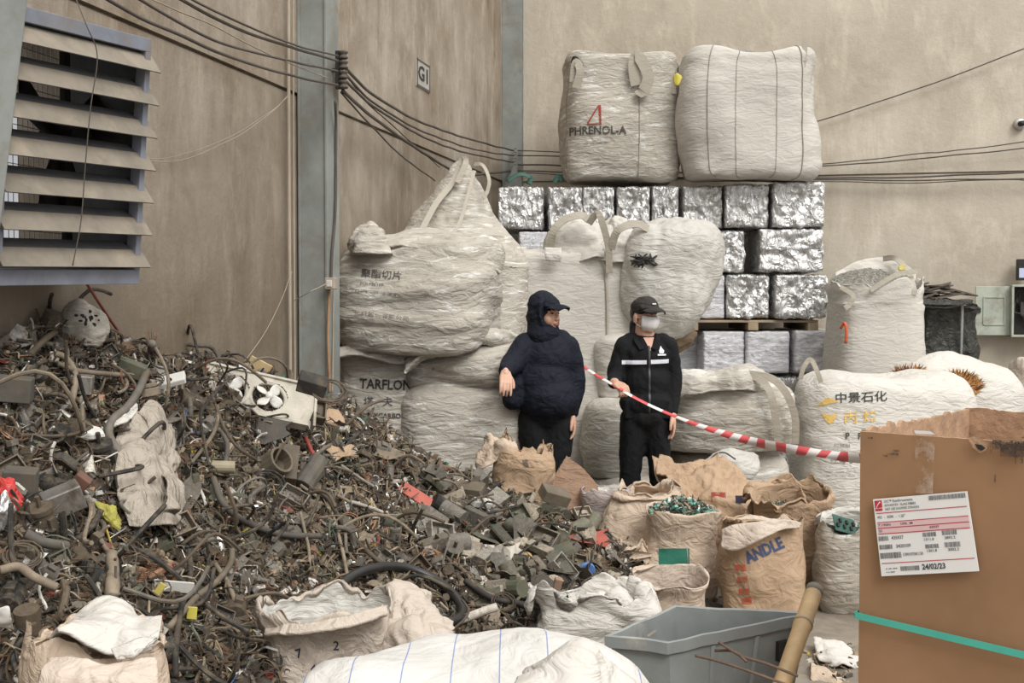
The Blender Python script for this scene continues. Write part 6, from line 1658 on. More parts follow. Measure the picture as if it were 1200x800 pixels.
L12 = loft('bag_body', [(0, .36, .34, 3), (.03, .42, .40, 3.4), (.3, .46, .42, 3.4), (.52, .455, .41, 3.0), (.63, .43, .38, 2.8), (.70, .36, .32, 2.5), (.735, .22, .21, 2.2), (.745, .02, .02, 2)], 100, 170, M_STR, t12, None, 53, None, (x12, 3.0, 0), (.05, 2.4), (.022, 3, 3), (.0025, 12))
sheet('bunched_fold', [[P(610, 778, 2.72), P(640, 764, 2.75), P(680, 744, 2.80), P(705, 762, 2.76), P(748, 792, 2.72)], [P(606, 796, 2.6), P(640, 790, 2.6), P(684, 764, 2.64), P(708, 786, 2.62), P(750, 812, 2.6)], [P(600, 830, 2.52), P(640, 824, 2.5), P(690, 812, 2.5), P(715, 824, 2.5), P(750, 840, 2.52)]], 60, 40, M_BAGW, t12, .008, 55, (.04, 5), (.03, 6, 6), (.002, 16))
# grey tub
rimz = .516
def tubp(x, y, z=rimz): return Vector((x, y, z))
q4 = [Vector((.32, 3.97, 0)), Vector((.515, 3.90, 0)), Vector((1.075, 4.265, 0)), Vector((.60, 4.36, 0))]
cen = sum(q4, Vector()) / 4
tub = thing('plastic_tub', (cen.x, cen.y, 0), 'battered grey open tub at the bottom, left of the bamboo pole', 'tub')
def ringq(k, z, n=9):
    out = []
    for i in range(4):
        a, b_ = q4[i], q4[(i + 1) % 4]
        for j in range(n):
            p = a.lerp(b_, j / n); p = cen + (p - cen) * k
            out.append(Vector((p.x, p.y, z + .006 * noise.noise(p * 9 + Vector((0, 0, z))))))
    return out
def loopfaces(rs):
    V = sum(rs, []); m_ = len(rs[0]); return V, grid_faces(len(rs), m_, True)
rs = [ringq(k, z) for k, z in ((.70, .012), (.80, .14), (.90, .33), (.955, rimz - .03), (.96, rimz), (.94, rimz), (.93, rimz - .03), (.875, .33), (.78, .15), (.68, .035))]
V, Fc = loopfaces(rs); k = len(rs[0]); nV = len(V); V += [tuple(sum(rs[0], Vector()) / k), tuple(sum(rs[-1], Vector()) / k)]
for j in range(k):
    Fc.append((nV, (j + 1) % k, j)); e = (len(rs) - 1) * k; Fc.append((nV + 1, e + j, e + (j + 1) % k))
mk('tub_body', V, Fc, M_TUB, tub, False)
rs = [ringq(k_, z) for k_, z in ((.955, rimz - .028), (1.03, rimz - .034), (1.035, rimz + .004), (1.0, rimz + .008), (.945, rimz + .004), (.955, rimz - .028))]
V, Fc = loopfaces(rs); mk('rim', V, Fc, M_TUB, tub, False)
for f_ in (.30, .62, .9):
    a = q4[1].lerp(q4[2], f_); o_ = (a - cen).normalized(); mb = MB(); mb.tube([cen + (a - cen) * .965 + Vector((0, 0, rimz - .04)), cen + (a - cen) * .80 + Vector((0, 0, .14))], .010, 6); mb.build('moulded_rib', M_TUB, tub)
dd = (q4[2] - q4[1]).normalized(); nn_ = Vector((dd.y, -dd.x, 0))
mb = MB(); c = q4[1].lerp(q4[2], .86); c = cen + (c - cen) * .955 + Vector((0, 0, rimz - .11)); mb.box(c + nn_ * .004, (.11, .02, .07), RW(dd)); mb.build('hand_slot', M_DARK, tub)
c = P(772, 738, 4.02); V, Fc = g_box(.09, .012, .006); tag(mk('wood_sliver', [P(758, 744, 4.06), P(768, 737, 4.1), P(770, 739, 4.1), P(760, 746, 4.06), P(758, 744, 4.09), P(768, 737, 4.13), P(770, 739, 4.13), P(760, 746, 4.09)], [(0, 3, 2, 1), (4, 5, 6, 7), (0, 1, 5, 4), (1, 2, 6, 5), (2, 3, 7, 6), (3, 0, 4, 7)], M_SLAT, None, False), 'pale sliver lying just inside the grey tub', 'sliver')
# bamboo pole leaning over the tub
pa, pb = P(955, 690, 4.12), P(917, 800, 3.72); dr = (pb - pa); pe = pa + dr * (pa.z / -dr.z) if dr.z < 0 else pb
Lp = [pa.lerp(pe, i / 40) for i in range(41)]; rr_ = [.030 - .004 * (i / 40) + (.0035 if i in (5, 15, 25, 34) else 0) for i in range(41)]
bp = thing('bamboo_pole', tuple(pe), 'thick tan bamboo pole leaning over the grey tub', 'pole')
V, Fc = tube_geo(Lp, rr_, 16); mk('pole', V, Fc, M_BAMBOO, bp)
V, Fc = tube_geo([pa - dr.normalized() * .001, pa + dr.normalized() * .03], .0305, 16); mk('cut_end', V, Fc, M_SLAT, bp)
V, Fc = tube_geo([Lp[5] - dr.normalized() * .004, Lp[5] + dr.normalized() * .004], .0345, 16); mk('node_ring', V, Fc, M_CABLEL, bp)
for k_, (pts_, lb) in enumerate((([(815, 768, 3.7), (840, 774, 3.66), (880, 787, 3.6), (925, 803, 3.55)], 'longer thin rusty twig resting on the front of the grey tub'), ([(842, 752, 3.72), (868, 768, 3.68), (900, 778, 3.64), (935, 792, 3.6)], 'upper thin rusty twig resting against the bamboo pole'), ([(838, 762, 3.74), (860, 763, 3.7), (875, 775, 3.66)], 'short forked twig between the two long twigs'))):
    V, Fc = tube_geo(catmull([P(*a) for a in pts_], 24), .005, 6); tag(mk('twig', V, Fc, plain('twig_brown', (0.13, 0.085, 0.06), .9, 0, .3, 0)), lb, 'twig')
# litter on the floor by the box
tag(sheet('torn_white_paper', [[P(955, 756, 5.6), P(980, 750, 5.65), P(1000, 762, 5.6)], [P(957, 768, 5.35), P(982, 766, 5.35), P(1008, 776, 5.35)], [P(965, 776, 5.3), P(985, 778, 5.25), P(1006, 786, 5.3)]], 26, 26, M_BAGW, None, .006, 61, (.04, 7), (.02, 9, 9), (.004, 22))['o'], 'torn white paper on the floor between tub and box', 'paper')
tag(sheet('torn_brown_paper', [[P(950, 775, 5.3), P(970, 780, 5.3), P(1005, 790, 5.3)], [P(950, 790, 5.15), P(975, 794, 5.12), P(1005, 802, 5.12)], [P(950, 810, 5.1), P(975, 812, 5.08), P(1005, 815, 5.1)]], 26, 24, M_KRAFTP, None, .006, 63, (.04, 7), (.02, 9, 9), (.004, 22))['o'], 'torn brown paper on the floor just below the white paper', 'paper')
sm = [(Vector((FR.uniform(1.35, 1.6), FR.uniform(5.1, 5.6), 0.0)), UPZ) for _ in range(90)]
scatter_stuff('floor_litter', sm, (.015, .05), 'small broken bits littered on the floor beside the box', 'litter', PMAT, weights=PW)

# ------------------------------------------------------------------ cardboard box
BX0 = Vector((.996, 3.40, 0)); bd = Vector((.788, -.616, 0)); bk = Vector((.616, .788, 0)); BW, BD, BH = 1.12, .95, 1.272
bx = thing('cardboard_box', tuple(BX0 + bd * BW / 2 + bk * BD / 2), 'tall open cardboard box with a white shipping label, at the right edge', 'box')
M_CARDIN = plain('cardboard_torn', (0.40, 0.25, 0.155), .95, 0, .25, .6, 14)
M_CARDE = plain('cardboard_stained', (0.42, 0.225, 0.10), .85, 0, .16, .15, 3)
def wallgrid(name, a, d, L, inward, hf, th=.012, nx=90, nz=10, mats=None):
    V = []; 
    for s_ in (0, 1):
        for k_ in range(nz + 1):
            for i in range(nx + 1):
                u = i / nx * L; h = hf(u); z = h * k_ / nz
                w = .006 * noise.noise(Vector((u * 2, z * 2, a.x))) + .008 * math.sin(u / L * PI) * math.sin(z / BH * PI) * -1
                p = a + d * u + Vector((0, 0, z)) + inward * (s_ * th) - inward * w; V.append(p)
    k = (nx + 1) * (nz + 1); g = grid_faces(nz + 1, nx + 1, False)
    Fc = g + [tuple(reversed([i + k for i in f])) for f in g]; mi = [0] * len(g) + [1] * len(g)
    for i in range(nx):
        e = nz * (nx + 1) + i; Fc.append((e, e + 1, e + 1 + k, e + k)); mi.append(1)
    for s2 in (0, nx):
        for k_ in range(nz): e = k_ * (nx + 1) + s2; Fc.append((e, e + nx + 1, e + nx + 1 + k, e + k)); mi.append(1)
    return mk(name, V, Fc, mats or [M_CARD, M_CARDIN], bx, False, mi)
def hf_front(u):
    t = .45
    notch = .055 * max(0, 1 - abs(u - .63) / .05) * (1 + .5 * noise.noise(Vector((u * 60, 0, 0))))
    return BH + .002 * noise.noise(Vector((u * 40, 1, 1))) - notch
def hf_left(u): return BH + .004 - .008 * min(1, u / .5) + .014 * noise.noise(Vector((u * 22, 5, 1))) + .01 * noise.noise(Vector((u * 70, 2, 1)))
def hf_back(u): return BH - .002 + .008 * noise.noise(Vector((u * 9, 7, 1))) + .006 * noise.noise(Vector((u * 50, 2, 1)))
wallgrid('front_panel', BX0, bd, BW, bk, hf_front); wallgrid('side_panel', BX0 + bk * .012, bk, BD - .024, bd, hf_left)
wallgrid('back_panel', BX0 + bk * BD, bd, BW, -bk, hf_back); wallgrid('side_panel', BX0 + bd * BW + bk * .012, bk, BD - .024, -bd, hf_left)
mb = MB(); mb.box(BX0 + bd * BW / 2 + bk * BD / 2 + Vector((0, 0, .012)), (BW - .03, BD - .03, .016), RW(bd)); mb.build('bottom_panel', M_CARD, bx)
NF = -bk
def onbox(px, py, off=.0): return onplane(px, py, BX0 + NF * off, NF)
# surface of the front panel bows a little: lay prints just in front
def bowoff(p): u = (p - BX0).dot(bd); return .008 * math.sin(u / BW * PI) * math.sin(max(0, p.z) / BH * PI) + .006 * 0
OFF = .016
# shipping label
c4 = [onbox(1023, 585, OFF), onbox(1133, 575.5, OFF), onbox(1147, 669, OFF), onbox(1033, 675, OFF)]
def lab(u, v, o=0.0):
    a = c4[0].lerp(c4[1], u); b_ = c4[3].lerp(c4[2], u); return a.lerp(b_, v) + NF * o
def labrect(mb, u0, v0, u1, v1, o=.0012, m=0):
    mb.add([lab(u0, v0, o), lab(u1, v0, o), lab(u1, v1, o), lab(u0, v1, o)], [(0, 3, 2, 1)], m)
def labtext(mb, s, u, v, h, w, o=.0016, bold=.0):
    V, Fc = text_geo(s, bold=bold); xs = [p.x for p in V]; ys = [p.y for p in V]; x0, x1, y0, y1 = min(xs), max(xs), min(ys), max(ys)
    mb.add([lab(u + (p.x - x0) / (x1 - x0) * w, v + h - (p.y - y0) / (y1 - y0) * h, o) for p in V], Fc)
mb = MB(); a = [lab(0, 0, 0), lab(1, 0, 0), lab(1, 1, 0), lab(0, 1, 0)]; mb.add(a + [p - NF * .004 for p in a], [(0, 3, 2, 1), (0, 1, 5, 4), (1, 2, 6, 5), (2, 3, 7, 6), (3, 0, 4, 7)])
st = mb.build('shipping_label', plain('label_white', (0.80, 0.79, 0.77), .5, 0, .02, 0), bx)
mred = plain('label_red', (0.50, 0.03, 0.05), .6, 0, .05, 0); mink = plain('label_ink', (0.05, 0.05, 0.06), .6, 0, .05, 0)
mb = MB(); labrect(mb, .015, .02, .095, .115); labrect(mb, .015, .125, .095, .155); mb.build('red_logo', mred, st)
mb = MB(); n_ = 10; pts_ = [(.03 + .05 * i / n_, .105 - .07 * math.sin(i / n_ * PI / 2)) for i in range(n_ + 1)]
for i in range(n_): mb.add([lab(pts_[i][0], pts_[i][1], .002), lab(pts_[i + 1][0], pts_[i + 1][1], .002), lab(pts_[i + 1][0], pts_[i + 1][1] + .012, .002), lab(pts_[i][0], pts_[i][1] + .02, .002)], [(0, 3, 2, 1)])
mb.build('logo_arc', M_MASK, st)
mb = MB()
for v_ in (.18, .30, .375, .45, .83): labrect(mb, .02, v_, .98, v_ + .010)
mb.build('red_rules', mred, st)
mb = MB(); labrect(mb, .02, .385, .98, .448, .0008); labrect(mb, .02, .312, .98, .373, .0008); mb.build('pink_bands', plain('label_pink', (0.72, 0.50, 0.50), .6, 0, .02, 0), st)
for s, u, v_, h, w in (('OC\u2122 Reinforcements', .12, .02, .035, .31), ('ADVANTEX  GLASS FIBERS', .12, .075, .03, .34), ('WET USE CHOPPED STRANDS', .12, .125, .03, .37), ('952  -  350K  -  1.25"', .03, .22, .035, .30), ('7.195N        10%  M', .03, .325, .03, .37), ('ISO', .03, .395, .035, .035), ('435937', .57, .395, .03, .10),
    ('435937', .155, .49, .045, .13), ('3420109', .195, .60, .045, .155), ('13901076K130', .26, .715, .04, .21), ('1311.8', .50, .545, .035, .10), ('2892.2', .71, .54, .035, .11), ('1361.8', .515, .69, .035, .10), ('3002.2', .73, .69, .035, .11), ('- -- ---', .06, .90, .012, .12), ('- - ----', .06, .945, .012, .09), ('24/02/23', .44, .87, .075, .24)):
    mb = MB(); labtext(mb, s, u, v_, h, w, bold=.03 if s in ('24/02/23',) else .012); mb.build('label_text', mink, st)
for (u0, v0, u1, v1) in ((.60, .015, .98, .075), (.015, .485, .125, .545), (.015, .595, .155, .655), (.015, .70, .24, .775), (.49, .475, .63, .53), (.69, .465, .84, .525), (.50, .625, .64, .68), (.70, .615, .86, .68), (.215, .885, .41, .945)):
    mb = MB(); u = u0; rb = random.Random(int(u0 * 1000 + v0 * 77))
    while u < u1:
        w = rb.choice((.0028, .0028, .0055)); labrect(mb, u, v0, min(u + w, u1), v1); u += w + rb.choice((.003, .003, .005))
    mb.build('barcode', mink, st)
# green strap around the box
s0, s1 = onbox(1013, 721, .004), onbox(1200, 765, .004); dz = (s1.z - s0.z) / (s1 - s0).dot(bd)
def sp(u, o=.018): return BX0 + bd * u + NF * o + Vector((0, 0, s0.z + dz * u))
V, Fc = ribbon_geo([sp(u) for u in (-.004, .05, .2, .4, .6, .8, 1.0, BW + .004)], NF, .019, .002, 30)
pb_ = [BX0 - bd * .006 + bk * q_ + Vector((0, 0, s0.z)) for q_ in (-.016, .3, .7, BD)]
V2, F2 = ribbon_geo(pb_, -bd, .019, .002, 12); mb = MB(); mb.add(V, Fc); mb.add(V2, F2)
mb.build('green_strap', plain('teal_strap', (0.07, 0.42, 0.33), .4, 0, .08, 0), bx)
M_TAPE = printm('clear_film_tape', (0.50, 0.38, 0.29), .56, 14)
# clear tape patch, dark scuffs, torn hole
mb = MB(); a = [onbox(1072, 508, .005), onbox(1096, 510, .005), onbox(1093, 578, .012), onbox(1073, 578, .012)]; mb.add(a, [(0, 3, 2, 1)]); mb.build('clear_tape', M_TAPE, bx)
mb = MB(); mb.add([onbox(1071, 504, .012), onbox(1090, 505, .012), onbox(1096, 509, .012), onbox(1073, 508, .012)], [(0, 3, 2, 1)]); mb.build('white_tape_end', M_MASK, bx)
mb = MB()
for k_ in range(60):
    x = 1204 - abs(R.gauss(0, 17)); y = R.gauss(523, 5) + (x - 1180) * .06
    a = onbox(x, y, .010 + k_ * 2e-6); h_ = R.uniform(.002, .016); w_2 = R.uniform(.0008, .0035)
    mb.add([a + bd * w_2, a - bd * w_2, a - bd * w_2 - Vector((0, 0, h_)), a + bd * w_2 - Vector((0, 0, h_))], [(0, 1, 2, 3)])
for (x, y, w2_, h2_) in ((1046, 530, 7, 3), (1050, 527, 4, 2), (1037, 533, 3, 2), (1166, 556, 1, 9), (1020, 512, 3, 2)):
    a = onbox(x, y, .010); k_ = a.y / F; mb.add([a + bd * w2_ * k_, a - bd * w2_ * k_, a - bd * w2_ * k_ - Vector((0, 0, h2_ * k_)), a + bd * w2_ * k_ - Vector((0, 0, h2_ * k_))], [(0, 1, 2, 3)])
for k_, (x0_, y0_, x1_, y1_) in enumerate(((1163, 515, 1203, 526), (1172, 519, 1203, 534), (1160, 518, 1190, 524))):
    mb.add([onbox(x0_, y0_, .013 + k_ * .001), onbox(x1_, y0_ + 2, .013 + k_ * .001), onbox(x1_, y1_ + 2, .013 + k_ * .001), onbox(x0_, y1_, .013 + k_ * .001)], [(0, 3, 2, 1)])
so_ = mb.build('dark_scuffs', printm('scuff_black', (0.07, 0.05, 0.04), .46, 90), bx); so_['kind'] = 'stuff'
tear = [onbox(x, y, .014) for x, y in ((1134, 513), (1142, 511), (1152, 515), (1159, 517), (1156, 527), (1148, 531), (1140, 524))]
mb = MB(); mb.add(tear, [tuple(reversed(range(7)))]); mb.build('torn_patch', M_CARDIN, bx)
hole = [onbox(x, y, .016) for x, y in ((1142, 520), (1150, 521), (1155, 525), (1150, 528), (1146, 526))]
mb = MB(); mb.add(hole, [tuple(reversed(range(5)))]); mb.build('dark_tear_hole', M_DARK, bx)
# ------------------------------------------------------------------ recognisable things on the heap
def hz(px, py, out=.05):
    h, n_ = heap_hit(px, py)
    if h is None: return P(px, py, 5)
    d = (Vector((0, 0, CAM_H)) - h).normalized(); return h + d * out
def place(mb_or_geo, name, px, py, size, rot, mat, label, cat, out=.06, parent=None, smooth=False):
    V, Fc = mb_or_geo; c = hz(px, py, out); M = Euler(rot).to_matrix() * size
    o = mk(name, [c + M @ Vector(v) for v in V], Fc, mat, None, smooth); return tag(o, label, cat)
# pale dirty ball of sackcloth on the very top
t = thing('lumpy_sack', tuple(P(93, 402, 4.72)), 'round pale sack with black holes on the very top of the heap', 'sack')
Lb = loft('sack_body', [(0, .04, .04, 2), (.02, .085, .08, 2.2), (.08, .10, .09, 2.3), (.14, .075, .075, 2.2), (.175, .04, .04, 2), (.185, .01, .01, 2)], 50, 80, M_BAGD, t, None, 3, Matrix.Rotation(.35, 4, 'Y'), tuple(P(90, 402, 4.74)), (.03, 7), (.012, 8, 8), (.004, 25))
mb = MB()
for k in range(16):
    p = P(R.gauss(95, 6), R.gauss(374, 4), 4.6); h = Lb['bvh'].ray_cast(p + FRONT * .5, -FRONT, 2)
    if h[0] is not None: mb.add(*sphere_geo(h[0], (R.uniform(.004, .011), .004, R.uniform(.004, .010)), None, 8, 6))
o = mb.build('hole_patches', M_DARK, t); o['kind'] = 'stuff'
# long dirty cloth sack hanging down the slope
def dr_(px, py, out): return hz(px, py, out)
t = thing('empty_sack', tuple(dr_(175, 615, .05)), 'long stained empty white sack hanging down the middle of the heap', 'sack')
sheet('sack_cloth', [[dr_(140, 488, .10), dr_(160, 484, .20), dr_(178, 492, .22), dr_(196, 500, .12)], [dr_(136, 515, .12), dr_(158, 512, .22), dr_(180, 515, .24), dr_(202, 520, .12)], [dr_(134, 545, .12), dr_(158, 545, .22), dr_(182, 548, .24), dr_(208, 552, .12)],
    [dr_(140, 580, .12), dr_(162, 582, .20), dr_(186, 584, .22), dr_(210, 588, .12)], [dr_(152, 616, .08), dr_(170, 618, .14), dr_(188, 619, .15), dr_(204, 616, .08)]], 50, 80, M_FOILW, t, .008, 71, (.03, 6), (.02, 12, 4), (.004, 24), False)
sheet('torn_strip', [[dr_(160, 486, .20), dr_(175, 472, .22), dr_(198, 492, .2)], [dr_(172, 500, .24), dr_(188, 498, .26), dr_(203, 510, .2)], [dr_(186, 540, .26), dr_(196, 538, .26), dr_(206, 540, .18)], [dr_(192, 598, .24), dr_(200, 600, .24), dr_(210, 602, .16)]], 24, 60, M_FOILW, t, .008, 73, (.03, 8), (.02, 9, 5), (.004, 24), False)
sheet('torn_strip', [[dr_(135, 498, .16), dr_(148, 482, .2), dr_(158, 470, .16)], [dr_(130, 505, .14), dr_(142, 500, .2), dr_(160, 484, .2)]], 20, 10, M_BAGW, t, .008, 75, (.02, 8), (.01, 9, 5), (.004, 24))
# grey panel with three propellers
c0 = hz(303, 462, .20); xd = (P(352, 474, 5.75) - P(250, 452, 5.6)).normalized(); nd = ((Vector((0, 0, CAM_H)) - c0).normalized() + UPZ * .75).normalized(); nd = (nd - xd * nd.dot(xd)).normalized(); yd = nd.cross(xd)
if yd.z < 0: yd = -yd
FMx = Matrix((xd, yd, xd.cross(yd))).transposed(); nn3 = xd.cross(yd)
t = thing('fan_panel', tuple(c0), 'beige plastic cooling panel with round fan openings on the upper heap', 'fan panel')
Wp, Hp = .56, .235
mb = MB(); res = 40; holes = [(-.14, .0, .088), (.05, -.0, .088)]
V = []; Fc = []; nx_, ny_ = 64, 30
for s_ in (0, 1):
    for j in range(ny_ + 1):
        for i in range(nx_ + 1):
            x, y = (i / nx_ - .5) * Wp, (j / ny_ - .5) * Hp; V.append(c0 + xd * (x + y * .25) + yd * y + nn3 * (.0 - s_ * .02 + .01 * noise.noise(Vector((x * 5, y * 5, 1)))))
kk = (nx_ + 1) * (ny_ + 1)
for j in range(ny_):
    for i in range(nx_):
        x, y = ((i + .5) / nx_ - .5) * Wp, ((j + .5) / ny_ - .5) * Hp
        if any((x - a) ** 2 + (y - b_) ** 2 < r_ * r_ for a, b_, r_ in holes): continue
        f = (j * (nx_ + 1) + i, j * (nx_ + 1) + i + 1, (j + 1) * (nx_ + 1) + i + 1, (j + 1) * (nx_ + 1) + i); Fc.append(f); Fc.append(tuple(reversed([q_ + kk for q_ in f])))
m_beige = plain('beige_plastic', (0.42, 0.385, 0.32), .6, 0, .2, .2, 9, .3, (.22, .18, .14))
mk('panel_plate', V, Fc, m_beige, t, False)
mb = MB()
for s_ in (-1, 1): mb.box(c0 + yd * s_ * Hp / 2 + xd * s_ * .03 - nn3 * .015, (Wp, .012, .05), FMx); mb.box(c0 + xd * s_ * Wp / 2 - nn3 * .015, (.012, Hp, .05), FMx)
mb.build('panel_edge', m_beige, t)
for (a, b_, r_) in holes:
    hc = c0 + xd * (a + b_ * .25) + yd * b_ - nn3 * .015
    pts_ = [hc + (xd * math.cos(q_ / 24 * 2 * PI) + yd * math.sin(q_ / 24 * 2 * PI)) * r_ for q_ in range(25)]
    V, Fc = tube_geo(pts_, .012, 8, False); mk('opening_ring', V, Fc, m_beige, t)
    f = thing('propeller', tuple(hc), None, None); del_ = None
    f.parent = t; f.location = hc - WLOC[t.name]; WLOC[f.name] = hc
    for q_ in range(4):
        an = q_ * PI / 2 + .5 + a * 9; d1 = xd * math.cos(an) + yd * math.sin(an); d2 = xd * -math.sin(an) + yd * math.cos(an)
        rows = [[hc + d1 * rr + d2 * w * k_ + nn3 * (.02 + .012 * k_) for k_ in (-1, 0, 1)] for rr, w in ((.012, .012), (.036, .022), (.058, .022), (.074, .010))]
        sheet('blade', rows, 7, 9, M_WHITEPL, f, .004, 1, (0, 1), (0, 1, 1), (0, 1))
    mb = MB(); mb.tube([hc + nn3 * .005, hc + nn3 * .035], .018, 14); mb.build('hub', M_WHITEPL, f, True)
